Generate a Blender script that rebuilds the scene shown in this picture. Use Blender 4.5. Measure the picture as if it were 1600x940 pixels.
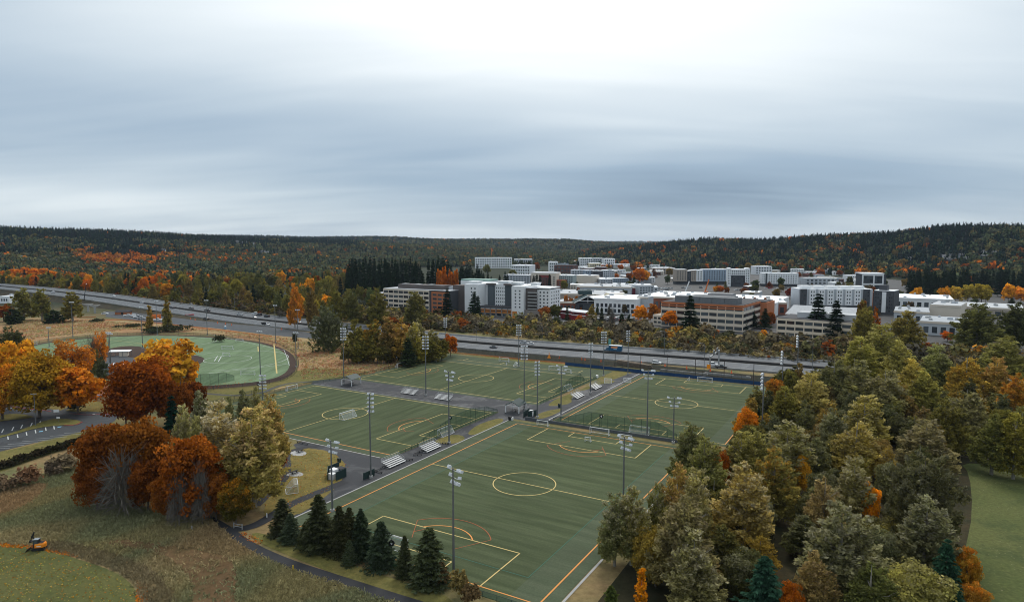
import bpy, math, random
import numpy as np
for o in list(bpy.data.objects): bpy.data.objects.remove(o)
S = bpy.context.scene
col = S.collection
R = math.radians
# ---------------------------------------------------------------- camera, sky, sun, exposure
F, PIT, CAMH = 1017.4, 0.0860390, 69.506
YAW, CX, CY = 1.04220573, 3.6213, 184.928        # axes of the sports complex, origin on the near pitch's centre spot
cam = bpy.data.cameras.new('camera'); co = bpy.data.objects.new('camera', cam); col.objects.link(co)
cam.sensor_width = 36; cam.lens = 36*F/1600; cam.clip_start = 1; cam.clip_end = 40000
co.location = (0, 0, CAMH); co.rotation_euler = (math.pi/2-PIT, 0, 0)
S.camera = co
S.view_settings.view_transform = 'Standard'; S.view_settings.look = 'None'
S.view_settings.exposure = 0.35; S.view_settings.gamma = 1
S.cycles.max_bounces = 6; S.cycles.diffuse_bounces = 2; S.cycles.glossy_bounces = 2
S.cycles.transmission_bounces = 4; S.cycles.transparent_max_bounces = 10; S.cycles.volume_bounces = 0
S.cycles.use_denoising = True; S.cycles.filter_width = 1.0
S.cycles.caustics_reflective = False; S.cycles.caustics_refractive = False

SUN_EL, SUN_AZ = 48, 12                       # behind the cloud, ahead of the camera and a little to the right
W = bpy.data.worlds.new('World'); S.world = W; W.use_nodes = True
nt = W.node_tree; nt.nodes.clear()
def wn(t, **k):
    n = nt.nodes.new(t)
    for a, b in k.items(): setattr(n, a, b)
    return n
L = nt.links.new
def wmath(op, a, b=None, c=None):
    n = wn('ShaderNodeMath', operation=op)
    for i, v in enumerate((a, b, c)):
        if v is None: continue
        if isinstance(v, (int, float)): n.inputs[i].default_value = v
        else: L(v, n.inputs[i])
    return n.outputs[0]
sky = wn('ShaderNodeTexSky'); sky.sky_type = 'NISHITA'; sky.sun_disc = False
sky.sun_elevation = R(SUN_EL); sky.sun_rotation = R(SUN_AZ)
tc = wn('ShaderNodeTexCoord'); sep = wn('ShaderNodeSeparateXYZ'); L(tc.outputs['Generated'], sep.inputs[0])
zc = wmath('MAXIMUM', sep.outputs[2], 0.0)
den = wmath('ADD', zc, 0.14)
comb = wn('ShaderNodeCombineXYZ')               # a cloud deck seen in perspective
L(wmath('DIVIDE', sep.outputs[0], den), comb.inputs[0]); L(wmath('DIVIDE', sep.outputs[1], den), comb.inputs[1])
def wnoise(scale, rot, sx, sy, detail, dist=0.0, off=(0, 0, 0)):
    m = wn('ShaderNodeMapping'); L(comb.outputs[0], m.inputs[0])
    m.inputs['Rotation'].default_value = (0, 0, R(rot)); m.inputs['Scale'].default_value = (sx, sy, 1); m.inputs['Location'].default_value = off
    n = wn('ShaderNodeTexNoise'); L(m.outputs[0], n.inputs['Vector'])
    n.inputs['Scale'].default_value = scale; n.inputs['Detail'].default_value = detail; n.inputs['Distortion'].default_value = dist
    n.inputs['Roughness'].default_value = 0.5
    return n.outputs[0]
n1 = wnoise(0.55, 20, .55, 1.1, 3, .4, (3.1, 1.7, 0))
n2 = wnoise(1.5, 14, .35, 1.5, 4, .6, (7.3, 2.2, 0))
def bump(az, el, waz, wel):                       # a broad soft patch of thicker or thinner cloud
    d = (math.sin(R(az))*math.cos(R(el)), math.cos(R(az))*math.cos(R(el)), math.sin(R(el)))
    azv = wmath('ARCTAN2', sep.outputs[0], sep.outputs[1])
    a = wmath('DIVIDE', wmath('SUBTRACT', azv, R(az)), R(waz)); e = wmath('DIVIDE', wmath('SUBTRACT', sep.outputs[2], math.sin(R(el))), R(wel))
    s = wmath('ADD', wmath('MULTIPLY', a, a), wmath('MULTIPLY', e, e))
    return wmath('EXPONENT', wmath('MULTIPLY', s, -1.0))
t = wmath('MULTIPLY_ADD', n1, .58, .03)
t = wmath('ADD', t, wmath('MULTIPLY_ADD', n2, .22, .05))
t = wmath('ADD', t, wmath('MULTIPLY', bump(4, 22, 48, 10.5), .44))      # the bright gap
t = wmath('SUBTRACT', t, wmath('MULTIPLY', bump(20, 5.0, 17, 3.0), .38))  # dark bank low on the right
t = wmath('SUBTRACT', t, wmath('MULTIPLY', bump(-30, 10, 24, 5), .10))
t = wmath('SUBTRACT', t, wmath('MULTIPLY', bump(-4, 6.5, 22, 3.4), .07))
t = wmath('ADD', t, wmath('MULTIPLY', bump(-34, 3.4, 15, 1.5), .17))
t = wmath('ADD', t, wmath('MULTIPLY', bump(0, 0.3, 70, 1.9), .10))
t = wmath('ADD', t, wmath('MULTIPLY', wmath('MAXIMUM', wmath('SUBTRACT', sep.outputs[2], .36), 0.0), .9))
cr = wn('ShaderNodeValToRGB'); L(t, cr.inputs[0])
e = cr.color_ramp.elements
e[0].position = .12; e[0].color = (.15, .22, .31, 1)
e[1].position = .95; e[1].color = (.86, .885, .895, 1)
for p, c in ((.34, (.25, .335, .43, 1)), (.54, (.41, .485, .55, 1)), (.74, (.625, .68, .71, 1))):
    x = e.new(p); x.color = c
bg1 = wn('ShaderNodeBackground'); L(sky.outputs[0], bg1.inputs[0]); bg1.inputs[1].default_value = .10
bg2 = wn('ShaderNodeBackground'); L(cr.outputs[0], bg2.inputs[0]); bg2.inputs[1].default_value = 1.06
mx = wn('ShaderNodeMixShader'); mx.inputs[0].default_value = .93
L(bg1.outputs[0], mx.inputs[1]); L(bg2.outputs[0], mx.inputs[2])
ow = wn('ShaderNodeOutputWorld'); L(mx.outputs[0], ow.inputs[0])
sl = bpy.data.lights.new('sun', 'SUN'); so = bpy.data.objects.new('sun', sl); col.objects.link(so)
sl.energy = 1.5; sl.angle = R(22); sl.color = (1, .95, .88)
so.rotation_euler = (R(90-SUN_EL), 0, R(180-SUN_AZ))
so.location = (0, 0, 300)

# ---------------------------------------------------------------- geometry of the photograph
def G(px, py, z=0.0):
    a = (px-800)/F; b = -(py-470)/F
    dy = math.cos(PIT)+math.sin(PIT)*b; dz = -math.sin(PIT)+math.cos(PIT)*b
    k = (z-CAMH)/dz
    return (a*k, dy*k)
def U(u, v): return (CX+u*math.cos(YAW)-v*math.sin(YAW), CY+u*math.sin(YAW)+v*math.cos(YAW))
def toUV(x, y):
    x -= CX; y -= CY
    return (x*math.cos(YAW)+y*math.sin(YAW), -x*math.sin(YAW)+y*math.cos(YAW))
def htop(base, ytop):
    x, y = G(*base); return CAMH-y*(ytop-382.25)/F
def pxw(base, w): return w*G(*base)[1]/F/math.cos(PIT)
def sm(a, b, x):
    t = np.clip((np.asarray(x, float)-a)/(b-a), 0, 1); return t*t*(3-2*t)
def terr(x, y):
    x = np.asarray(x, float); y = np.asarray(y, float)
    yy = np.maximum(y, 200.0); q = np.clip(800+F*x/yy, -900, 2500)
    def layer(crest, dist, d0, tree, fall):
        yc = np.interp(q, crest[0], crest[1]); dc = np.interp(q, dist[0], dist[1]); s = np.interp(q, d0[0], d0[1])
        H = CAMH+(382.25-yc)*dc/F-tree
        return np.maximum(H, 0)*sm(s, dc, yy)**1.15*(1-.25*sm(dc, dc*1.7, yy))
    a = layer(([-900, 0, 100, 200, 300, 420, 560, 700, 850], [340, 348, 353, 358.5, 363.5, 368, 374, 381, 392]),
              ([0, 700], [2250, 3300]), ([0, 700], [1080, 1900]), 25, 1)
    b = layer(([880, 940, 1000, 1040, 1100, 1200, 1300, 1400, 1450, 1500, 1600, 2500], [396, 386, 380, 374, 370.5, 368.5, 363, 356, 351.5, 348.5, 346.5, 340]),
              ([900, 1600], [2900, 1750]), ([900, 1600], [2000, 1000]), 25, 1)
    c = layer(([-900, 250, 400, 600, 700, 800, 880, 940, 1000, 2500], [362, 364, 367, 368.5, 371.5, 372.5, 371.5, 376.5, 380, 378]),
              ([0, 2500], [5000, 5600]), ([0, 2500], [2900, 3300]), 24, 1)
    d = layer(([-900, 2500], [377.5, 377]), ([0, 1], [9000, 9000]), ([0, 1], [6500, 6500]), 20, 1)
    z = np.maximum(np.maximum(a, b), np.maximum(c, d))
    und = 4*np.sin(x*.006+y*.004)+3*np.sin(x*.013-y*.009+2)
    return z+und*sm(5, 40, z)

# ---------------------------------------------------------------- materials
MATS = {}
def nodemat(name):
    m = bpy.data.materials.new(name); m.use_nodes = True; m.node_tree.nodes.clear()
    return m, m.node_tree
def N(T, t, ins=None, **k):
    n = T.nodes.new(t)
    for a, b in k.items(): setattr(n, a, b)
    for a, b in (ins or {}).items():
        if hasattr(b, 'is_linked') or hasattr(b, 'links'): T.links.new(b, n.inputs[a])
        else: n.inputs[a].default_value = b
    return n
def mulc(T, c, f):                                 # colour * scalar
    v = N(T, 'ShaderNodeVectorMath', operation='SCALE')
    if isinstance(c, tuple): v.inputs[0].default_value = c[:3]
    else: T.links.new(c, v.inputs[0])
    if isinstance(f, float): v.inputs['Scale'].default_value = f
    else: T.links.new(f, v.inputs['Scale'])
    return v.outputs[0]
def mixc(T, f, a, b):
    m = N(T, 'ShaderNodeMix', data_type='RGBA')
    for s, v in ((0, f), (6, a), (7, b)):
        if isinstance(v, (int, float)): m.inputs[s].default_value = v
        elif isinstance(v, tuple): m.inputs[s].default_value = (*v[:3], 1)
        else: T.links.new(v, m.inputs[s])
    return m.outputs[2]
def noise(T, scale, detail=4, vec=None, rough=.6, dist=0.):
    n = N(T, 'ShaderNodeTexNoise', {'Scale': scale, 'Detail': detail, 'Roughness': rough, 'Distortion': dist})
    if vec is not None: T.links.new(vec, n.inputs['Vector'])
    return n.outputs[0]
def ramp(T, f, lo, hi):
    n = N(T, 'ShaderNodeMapRange', {'From Min': lo, 'From Max': hi}); n.clamp = True
    T.links.new(f, n.inputs[0]); return n.outputs[0]
def mmath(T, op, a, b):
    n = N(T, 'ShaderNodeMath', operation=op)
    for i, v in ((0, a), (1, b)):
        if isinstance(v, (int, float)): n.inputs[i].default_value = v
        else: T.links.new(v, n.inputs[i])
    return n.outputs[0]
def out(T, sh): T.links.new(sh, N(T, 'ShaderNodeOutputMaterial').inputs[0])
def M(name, c, rough=.8, metal=0., var=.25, scale=.6, spec=.3):
    if name in MATS: return MATS[name]
    m, T = nodemat(name)
    pos = N(T, 'ShaderNodeNewGeometry').outputs['Position']
    n = noise(T, scale, 5, pos)
    f = mmath(T, 'MULTIPLY_ADD', n, 2*var); f.node.inputs[2].default_value = 1-var
    b = N(T, 'ShaderNodeBsdfPrincipled', {'Base Color': mulc(T, c, f), 'Roughness': rough, 'Metallic': metal, 'Specular IOR Level': spec})
    out(T, b.outputs[0]); MATS[name] = m
    return m
def objmat(name, rough=.5, spec=.4, metal=0.):      # takes the object's own colour (vehicles, small far buildings)
    m, T = nodemat(name)
    oi = N(T, 'ShaderNodeObjectInfo')
    n = noise(T, 1.3, 4, N(T, 'ShaderNodeNewGeometry').outputs['Position'])
    f = mmath(T, 'MULTIPLY_ADD', n, .3); f.node.inputs[2].default_value = .85
    out(T, N(T, 'ShaderNodeBsdfPrincipled', {'Base Color': mulc(T, oi.outputs['Color'], f), 'Roughness': rough, 'Specular IOR Level': spec, 'Metallic': metal}).outputs[0])
    MATS[name] = m; return m
PAINT = objmat('vehicle_paint', .3, .5); WALLC = objmat('render_wall', .85, .2)
def leafmat():
    m, T = nodemat('leaves')
    oi = N(T, 'ShaderNodeObjectInfo')
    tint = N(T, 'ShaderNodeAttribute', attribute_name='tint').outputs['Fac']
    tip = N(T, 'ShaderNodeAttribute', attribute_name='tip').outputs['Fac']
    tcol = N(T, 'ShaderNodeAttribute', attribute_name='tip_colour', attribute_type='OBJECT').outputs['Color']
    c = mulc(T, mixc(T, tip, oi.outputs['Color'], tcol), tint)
    d = N(T, 'ShaderNodeBsdfDiffuse', {'Color': c}); tr = N(T, 'ShaderNodeBsdfTranslucent', {'Color': c})
    mxs = N(T, 'ShaderNodeMixShader', {0: .36}); T.links.new(d.outputs[0], mxs.inputs[1]); T.links.new(tr.outputs[0], mxs.inputs[2])
    out(T, mxs.outputs[0]); return m
LEAF = leafmat()
def fcolmat():
    m, T = nodemat('mixed_foliage')
    a = N(T, 'ShaderNodeAttribute', attribute_name='fcol').outputs['Color']
    d = N(T, 'ShaderNodeBsdfDiffuse', {'Color': a}); tr = N(T, 'ShaderNodeBsdfTranslucent', {'Color': a})
    mxs = N(T, 'ShaderNodeMixShader', {0: .2}); T.links.new(d.outputs[0], mxs.inputs[1]); T.links.new(tr.outputs[0], mxs.inputs[2])
    out(T, mxs.outputs[0]); return m
FCOL = fcolmat()
BARK = M('bark', (.12, .10, .08), .95, var=.5, scale=3)
PALEBARK = M('pale_bark', (.26, .24, .20), .95, var=.5, scale=3)
TWIG = M('grey_twig', (.14, .125, .105), .95, var=.5, scale=.5)
def groundmat(name, cols, s1, s2, extra=None, rough=.95, bumpy=0.):
    """mottled ground: cols = (base, second, third) mixed by two noises in world space"""
    m, T = nodemat(name)
    pos = N(T, 'ShaderNodeNewGeometry').outputs['Position']
    a = ramp(T, noise(T, s1, 6, pos, .65, .6), .42, .60); b = ramp(T, noise(T, s1*2.7, 5, pos, .65), .50, .66)
    f = noise(T, s2, 5, pos, .75)
    c = mixc(T, b, mixc(T, a, cols[0], cols[1]), cols[2])
    ff = mmath(T, 'MULTIPLY_ADD', f, 1.5); ff.node.inputs[2].default_value = .25
    c = mulc(T, c, ff)
    if extra: c = extra(T, pos, c)
    bs = N(T, 'ShaderNodeBsdfPrincipled', {'Base Color': c, 'Roughness': rough, 'Specular IOR Level': .12})
    if bumpy:
        bp = N(T, 'ShaderNodeBump', {'Strength': .8, 'Distance': bumpy}); T.links.new(f, bp.inputs['Height']); T.links.new(bp.outputs[0], bs.inputs['Normal'])
    out(T, bs.outputs[0]); MATS[name] = m; return m
def leaflitter(colr, lo, hi, sc=1.6):
    def f(T, pos, c):
        v = N(T, 'ShaderNodeTexVoronoi', {'Scale': sc}); T.links.new(pos, v.inputs['Vector'])
        k = ramp(T, v.outputs['Distance'], .20, .12)
        p = ramp(T, noise(T, .05, 3, pos), lo, hi)
        r = ramp(T, noise(T, .9, 2, pos), .45, .62)
        return mixc(T, mmath(T, 'MULTIPLY', mmath(T, 'MULTIPLY', k, p), r), c, colr)
    return f
def hillmix(T, pos, c):
    s = N(T, 'ShaderNodeSeparateXYZ'); T.links.new(pos, s.inputs[0])
    return mixc(T, ramp(T, s.outputs[1], 560., 760.), c, (.028, .034, .018))
GROUND = groundmat('meadow', ((.15, .135, .058), (.24, .165, .08), (.105, .115, .05)), .022, .55, hillmix, bumpy=.35)
DRY = groundmat('dry_meadow', ((.30, .215, .105), (.33, .17, .085), (.20, .165, .075)), .03, .5, bumpy=.4)
LAWN = groundmat('lawn', ((.078, .086, .028), (.095, .096, .032), (.062, .072, .025)), .05, 1.1, leaflitter((.38, .30, .08), .30, .5))
LAWNR = groundmat('side_lawn', ((.074, .092, .030), (.096, .106, .036), (.06, .076, .027)), .03, 1.1, leaflitter((.36, .33, .2), .48, .6))
VERGE = groundmat('verge_grass', ((.125, .118, .036), (.16, .135, .045), (.10, .095, .03)), .06, .8, leaflitter((.42, .27, .06), .42, .55))
LITTER = groundmat('leafy_grass', ((.155, .125, .038), (.20, .15, .045), (.115, .10, .03)), .08, 1.0, leaflitter((.42, .27, .07), .2, .35, 1.2))
MUD = groundmat('mud', ((.10, .062, .030), (.13, .082, .040), (.09, .066, .030)), .06, .7, bumpy=.4)
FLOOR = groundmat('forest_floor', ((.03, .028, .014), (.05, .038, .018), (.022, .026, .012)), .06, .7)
DIRT = groundmat('infield_dirt', ((.055, .036, .028), (.065, .042, .032), (.048, .033, .026)), .05, .8)
BARKCHIP = groundmat('bark_chips', ((.20, .068, .028), (.25, .10, .05), (.17, .06, .026)), .1, 1.)
def asphalt(name, c, wet=0.45, rough=.62):
    m, T = nodemat(name)
    pos = N(T, 'ShaderNodeNewGeometry').outputs['Position']
    a = noise(T, .09, 6, pos, .7, .8); f = noise(T, 2.2, 4, pos)
    p = ramp(T, a, .50, .60)
    ff = mmath(T, 'MULTIPLY_ADD', f, .6); ff.node.inputs[2].default_value = .7
    cc = mulc(T, mixc(T, p, c, tuple(x*.7 for x in c)), ff)
    rr = mmath(T, 'MULTIPLY_ADD', p, -wet*.55); rr.node.inputs[2].default_value = rough
    b = N(T, 'ShaderNodeBsdfPrincipled', {'Base Color': cc, 'Roughness': rr, 'Specular IOR Level': .25})
    out(T, b.outputs[0]); MATS[name] = m; return m
ASPH = asphalt('wet_asphalt', (.036, .038, .043), .55, .80)
PATH = asphalt('path_asphalt', (.030, .031, .035), .2, .85)
ROAD = asphalt('freeway_asphalt', (.095, .105, .117), .3, .75)
LOT = asphalt('car_park_asphalt', (.050, .056, .062), .4, .75)
TOWNG = asphalt('town_paving', (.055, .055, .055), .3, .8)
CONC = M('concrete', (.34, .34, .33), .85, var=.3, scale=.4)
DKCONC = M('dark_concrete', (.055, .053, .052), .9, var=.4, scale=.3)
def turf(name, c1, c2, band):
    m, T = nodemat(name)
    oc = N(T, 'ShaderNodeTexCoord').outputs['Object']
    mp = N(T, 'ShaderNodeMapping'); T.links.new(oc, mp.inputs[0]); mp.inputs['Scale'].default_value = (1., .09, 1.)
    st = noise(T, .42, 4, mp.outputs[0], .6); big = noise(T, .035, 4, oc, .6); fine = noise(T, 2.2, 3, oc)
    c = mixc(T, ramp(T, st, .40, .64), c1, c2)
    f = mmath(T, 'ADD', mmath(T, 'MULTIPLY', big, .5), mmath(T, 'MULTIPLY', fine, .5)); f = mmath(T, 'ADD', f, .5)
    w = N(T, 'ShaderNodeTexWave', {'Scale': 1/(band*2*math.pi)*3.14159, 'Distortion': .15}, bands_direction='X'); T.links.new(oc, w.inputs['Vector'])
    mp2 = N(T, 'ShaderNodeMapping'); T.links.new(oc, mp2.inputs[0]); mp2.inputs['Scale'].default_value = (.5, .03, 1.); mp2.inputs['Rotation'].default_value = (0, 0, .05)
    s2 = ramp(T, noise(T, .35, 5, mp2.outputs[0], .75, .4), .36, .64)
    f2 = mmath(T, 'ADD', mmath(T, 'MULTIPLY', ramp(T, w.outputs['Fac'], .42, .58), .04), mmath(T, 'MULTIPLY_ADD', s2, .24)); f2.node.inputs[1].links[0].from_node.inputs[2].default_value = .88
    b = N(T, 'ShaderNodeBsdfPrincipled', {'Base Color': mulc(T, mulc(T, c, f), f2), 'Roughness': .9, 'Specular IOR Level': .06})
    out(T, b.outputs[0]); MATS[name] = m; return m
TURF = turf('artificial_turf', (.056, .072, .036), (.080, .098, .051), 9.)
TURFEDGE = turf('turf_margin', (.070, .088, .053), (.084, .101, .062), 9.)
TURF2 = turf('pale_turf', (.118, .168, .092), (.15, .21, .122), 14.)
YEL = M('yellow_line', (.50, .385, .14), .7, var=.15); ORL = M('orange_line', (.62, .25, .05), .7, var=.15)
RUST = M('rust_line', (.30, .075, .015), .7, var=.2); GRL = M('green_line', (.02, .10, .065), .7, var=.15)
WHL = M('white_line', (.46, .48, .47), .7, var=.2, scale=.3)
WHITE = M('white_paint', (.72, .73, .73), .5, var=.1); GALV = M('galvanised_steel', (.40, .41, .41), .45, .6, .15)
POLE = M('pole_grey', (.17, .18, .19), .5, .5, .15, .3); LAMPW = M('lamp_housing', (.62, .65, .68), .4, var=.08)
DKGREEN = M('dark_green_panel', (.02, .042, .04), .6, var=.2); BLACK = M('black_rubber', (.018, .018, .02), .7, var=.2)
BLUEW = M('blue_windscreen', (.012, .05, .14), .7, var=.2, scale=.2); WOOD = M('weathered_wood', (.19, .15, .11), .9, var=.35, scale=1.5)
ORNET = M('orange_mesh', (.65, .17, .035), .7, var=.2); REDP = M('red_paint', (.30, .025, .03), .5, var=.15)
ROOFW = M('white_membrane', (.80, .82, .84), .7, var=.14, scale=.08); ROOFG = M('grey_membrane', (.46, .48, .50), .85, var=.2, scale=.08)
ROOFD = M('dark_roof', (.055, .056, .062), .85, var=.2, scale=.1); BRICK = M('brick', (.24, .085, .05), .9, var=.25, scale=.5)
ORBR = M('orange_brick', (.42, .15, .065), .9, var=.2, scale=.5); DKBRICK = M('dark_brick', (.12, .055, .045), .9, var=.25, scale=.5)
CREAM = M('cream_render', (.62, .55, .46), .85, var=.12, scale=.1); TAN = M('tan_render', (.36, .31, .26), .85, var=.12, scale=.1)
WWALL = M('white_render', (.74, .76, .77), .85, var=.1, scale=.1); GWALL = M('grey_render', (.44, .47, .50), .85, var=.12, scale=.1)
CHAR = M('charcoal_cladding', (.06, .064, .072), .8, var=.2, scale=.1); BLUEG = M('blue_grey_cladding', (.27, .34, .42), .8, var=.15, scale=.1)
TAUPE = M('taupe_panel', (.105, .09, .085), .8, var=.15, scale=.1); AMBER = M('amber_panel', (.52, .19, .035), .7, var=.2, scale=.3)
STONE = M('stone_facing', (.24, .215, .195), .95, var=.4, scale=1.2); MINT = M('copper_roof', (.22, .35, .31), .7, var=.15, scale=.1)
def glassm():
    m, T = nodemat('window_glass')
    oi = N(T, 'ShaderNodeObjectInfo')
    c = mixc(T, ramp(T, oi.outputs['Random'], .1, 1.), (.015, .02, .025), (.09, .11, .125))
    out(T, N(T, 'ShaderNodeBsdfPrincipled', {'Base Color': c, 'Roughness': .12, 'Specular IOR Level': .5}).outputs[0]); return m
GLASS = glassm()
def netm(name, c, a):
    m, T = nodemat(name)
    pos = N(T, 'ShaderNodeNewGeometry').outputs['Position']
    f = mmath(T, 'MULTIPLY_ADD', noise(T, .8, 3, pos), .3); f.node.inputs[2].default_value = a-.15
    b = N(T, 'ShaderNodeBsdfDiffuse', {'Color': (*c, 1)}); t_ = N(T, 'ShaderNodeBsdfTransparent')
    x = N(T, 'ShaderNodeMixShader', {0: f}); T.links.new(t_.outputs[0], x.inputs[1]); T.links.new(b.outputs[0], x.inputs[2])
    out(T, x.outputs[0]); return m
GREENMESH = netm('green_chain_link', (.012, .085, .055), .42); DARKMESH = netm('dark_chain_link', (.04, .045, .045), .3)
NET = netm('white_net', (.6, .63, .63), .22)

# ---------------------------------------------------------------- mesh helpers
class MB:
    def __init__(s): s.v = []; s.f = []; s.m = []
    def add(s, v, f, mi=0):
        b = len(s.v); s.v += [tuple(p) for p in v]; s.f += [tuple(i+b for i in q) for q in f]; s.m += [mi]*len(f); return s
    def box(s, x0, x1, y0, y1, z0, z1, mi=0):
        v = [(x, y, z) for z in (z0, z1) for x, y in ((x0, y0), (x1, y0), (x1, y1), (x0, y1))]
        return s.add(v, [(3, 2, 1, 0), (4, 5, 6, 7), (0, 1, 5, 4), (1, 2, 6, 5), (2, 3, 7, 6), (3, 0, 4, 7)], mi)
    def bar(s, p, q, r0, r1=None, n=6, mi=0, cap=True):
        r1 = r0 if r1 is None else r1
        p = np.array(p, float); q = np.array(q, float); d = q-p; d /= np.linalg.norm(d)+1e-9
        a = np.cross(d, (0, 0, 1) if abs(d[2]) < .9 else (1, 0, 0)); a /= np.linalg.norm(a); b = np.cross(d, a)
        v = [c+r*(a*math.cos(2*math.pi*i/n)+b*math.sin(2*math.pi*i/n)) for c, r in ((p, r0), (q, r1)) for i in range(n)]
        f = [(i, n+i, n+(i+1) % n, (i+1) % n) for i in range(n)]
        if cap: f += [tuple(range(n)), tuple(range(2*n-1, n-1, -1))]
        return s.add(v, f, mi)
    def poly(s, pts, z, mi=0): return s.add([(x, y, z) for x, y in pts], [tuple(range(len(pts)))], mi)
    def strip(s, pts, w, z, mi=0, closed=False, w0=None):
        """flat ribbon along pts; w = half widths (left,right) or a width"""
        pts = [np.array(p[:2], float) for p in pts]; zs = [z]*len(pts) if np.isscalar(z) else z
        n = len(pts); wl, wr = (w/2, w/2) if np.isscalar(w) else w
        vs = []
        for i in range(n):
            a = pts[(i-1) % n] if (closed or i > 0) else pts[i]; b = pts[(i+1) % n] if (closed or i < n-1) else pts[i]
            d = b-a; d /= np.linalg.norm(d)+1e-9; nn = np.array((-d[1], d[0]))
            l = pts[i]+nn*wl; r = pts[i]-nn*wr
            vs += [(l[0], l[1], zs[i]), (r[0], r[1], zs[i])]
        fs = [(2*i, 2*i+1, 2*((i+1) % n)+1, 2*((i+1) % n)) for i in range(n if closed else n-1)]
        return s.add(vs, fs, mi)
    def wall(s, pts, h, th=.1, z=0., mi=0):
        """upright slab of height h (scalar or per point) along pts"""
        for i in range(len(pts)-1):
            a = np.array(pts[i][:2], float); b = np.array(pts[i+1][:2], float); d = b-a; l = np.linalg.norm(d); d /= l; nn = np.array((-d[1], d[0]))*th/2
            h0, h1 = (h, h) if np.isscalar(h) else (h[i], h[i+1]); z0, z1 = (z, z) if np.isscalar(z) else (z[i], z[i+1])
            c = [a-nn, b-nn, b+nn, a+nn]; zz = [z0, z1, z1, z0]; hh = [z0+h0, z1+h1, z1+h1, z0+h0]
            v = [(*c[k], zz[k]) for k in range(4)]+[(*c[k], hh[k]) for k in range(4)]
            s.add(v, [(3, 2, 1, 0), (4, 5, 6, 7), (0, 1, 5, 4), (1, 2, 6, 5), (2, 3, 7, 6), (3, 0, 4, 7)], mi)
        return s
    def mesh(s, name, mats):
        me = bpy.data.meshes.new(name); me.from_pydata([tuple(map(float, p)) for p in s.v], [], s.f)
        for m in (mats if isinstance(mats, (list, tuple)) else [mats]): me.materials.append(m)
        if any(s.m): me.polygons.foreach_set('material_index', s.m)
        me.update(); return me
    def build(s, name, mats, parent=None, loc=(0, 0, 0), rz=0.): return O(name, s.mesh(name, mats), parent, loc, rz)
KIDS = {}
def O(name, me, parent=None, loc=(0, 0, 0), rz=0., scale=None, color=None):
    o = bpy.data.objects.new(name, me); col.objects.link(o); o.parent = parent
    if parent is not None: KIDS.setdefault(parent.name, []).append(o)
    o.location = loc; o.rotation_euler = (0, 0, rz)
    if scale: o.scale = scale
    if color: o.color = (*color[:3], 1)
    return o
def tag(o, label=None, cat=None, group=None, kind=None):
    if label: o['label'] = label
    if cat: o['category'] = cat
    if group: o['group'] = group
    if kind: o['kind'] = kind
    return o
def empty(name, loc, rz=0., label=None, cat=None, group=None):
    o = O(name, None, None, loc, rz); o.empty_display_size = .5; return tag(o, label, cat, group)
def struct(o, kind='structure'): o['kind'] = kind; return o
def copy_tree(o, parent=None):
    c = o.copy(); col.objects.link(c); c.parent = parent
    if parent is not None: KIDS.setdefault(parent.name, []).append(c)
    for ch in KIDS.get(o.name, []): copy_tree(ch, c)
    return c
rnd = random.Random(5); rng = np.random.default_rng(7)

# ================================================================ THE SETTING
qs = np.concatenate([np.arange(-880, -200, 60), np.arange(-200, 1800, 12.5), np.arange(1800, 2480, 60)])
ds = np.concatenate([[-400, -150, 0, 60], np.geomspace(120, 1000, 40), np.geomspace(1015, 12000, 130)])
QQ, DD = np.meshgrid(qs, ds)
XX = (QQ-800)/F*np.maximum(DD, 320); ZZ = terr(XX, DD)
ZZ[DD < 950] = 0
nr, nc = XX.shape
idx = np.arange(nr*nc).reshape(nr, nc)
me = bpy.data.meshes.new('ground')
me.from_pydata(np.stack([XX.ravel(), DD.ravel(), ZZ.ravel()], 1).tolist(), [],
               np.stack([idx[:-1, :-1], idx[:-1, 1:], idx[1:, 1:], idx[1:, :-1]], -1).reshape(-1, 4).tolist())
me.materials.append(GROUND); me.polygons.foreach_set('use_smooth', [True]*len(me.polygons))
struct(O('ground', me))
def PX(pts, z=0.): return [G(*p, z) for p in pts]
def smooth(pts, it=2, closed=True):
    for _ in range(it):
        n = len(pts); o = []
        for i in range(n if closed else n-1):
            a = pts[i]; b = pts[(i+1) % n]
            o += [(a[0]*.75+b[0]*.25, a[1]*.75+b[1]*.25), (a[0]*.25+b[0]*.75, a[1]*.25+b[1]*.75)]
        if not closed: o = [pts[0]]+o+[pts[-1]]
        pts = o
    return pts
def sheet(name, pts, z, mat, smoothit=0, jit=0.):
    if smoothit: pts = smooth(pts, smoothit)
    if jit: pts = [(x+rnd.uniform(-jit, jit), y+rnd.uniform(-jit, jit)) for x, y in pts]
    from mathutils.geometry import tessellate_polygon
    from mathutils import Vector
    f = tessellate_polygon([[Vector((x, y, 0)) for x, y in pts]])
    m = MB(); m.add([(x, y, z) for x, y in pts], [tuple(t) for t in f])
    o = m.build(name, mat)
    o.data.update()
    if sum(p.normal.z*p.area for p in o.data.polygons) < 0: o.data.flip_normals()
    return struct(o)
sheet('dry_meadow', PX([(-60, 560), (-60, 515), (20, 496), (150, 497), (240, 505), (330, 512), (420, 520), (500, 530), (560, 540), (590, 552), (650, 560), (690, 557), (640, 572), (560, 590), (480, 598), (420, 612), (380, 610), (460, 588), (470, 560), (430, 540), (330, 520), (200, 518), (60, 532)]), .02, DRY, 1)
sheet('verge', PX([(255, 640), (300, 605), (400, 596), (440, 592), (470, 575), (530, 575), (590, 582), (555, 592), (480, 598), (425, 606), (380, 640), (320, 660)]), .024, VERGE, 1)
sheet('verge', PX([(690, 557), (790, 556), (890, 570), (1000, 579), (1005, 586), (985, 592), (935, 592), (900, 580), (800, 563)]), .024, VERGE)
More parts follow.
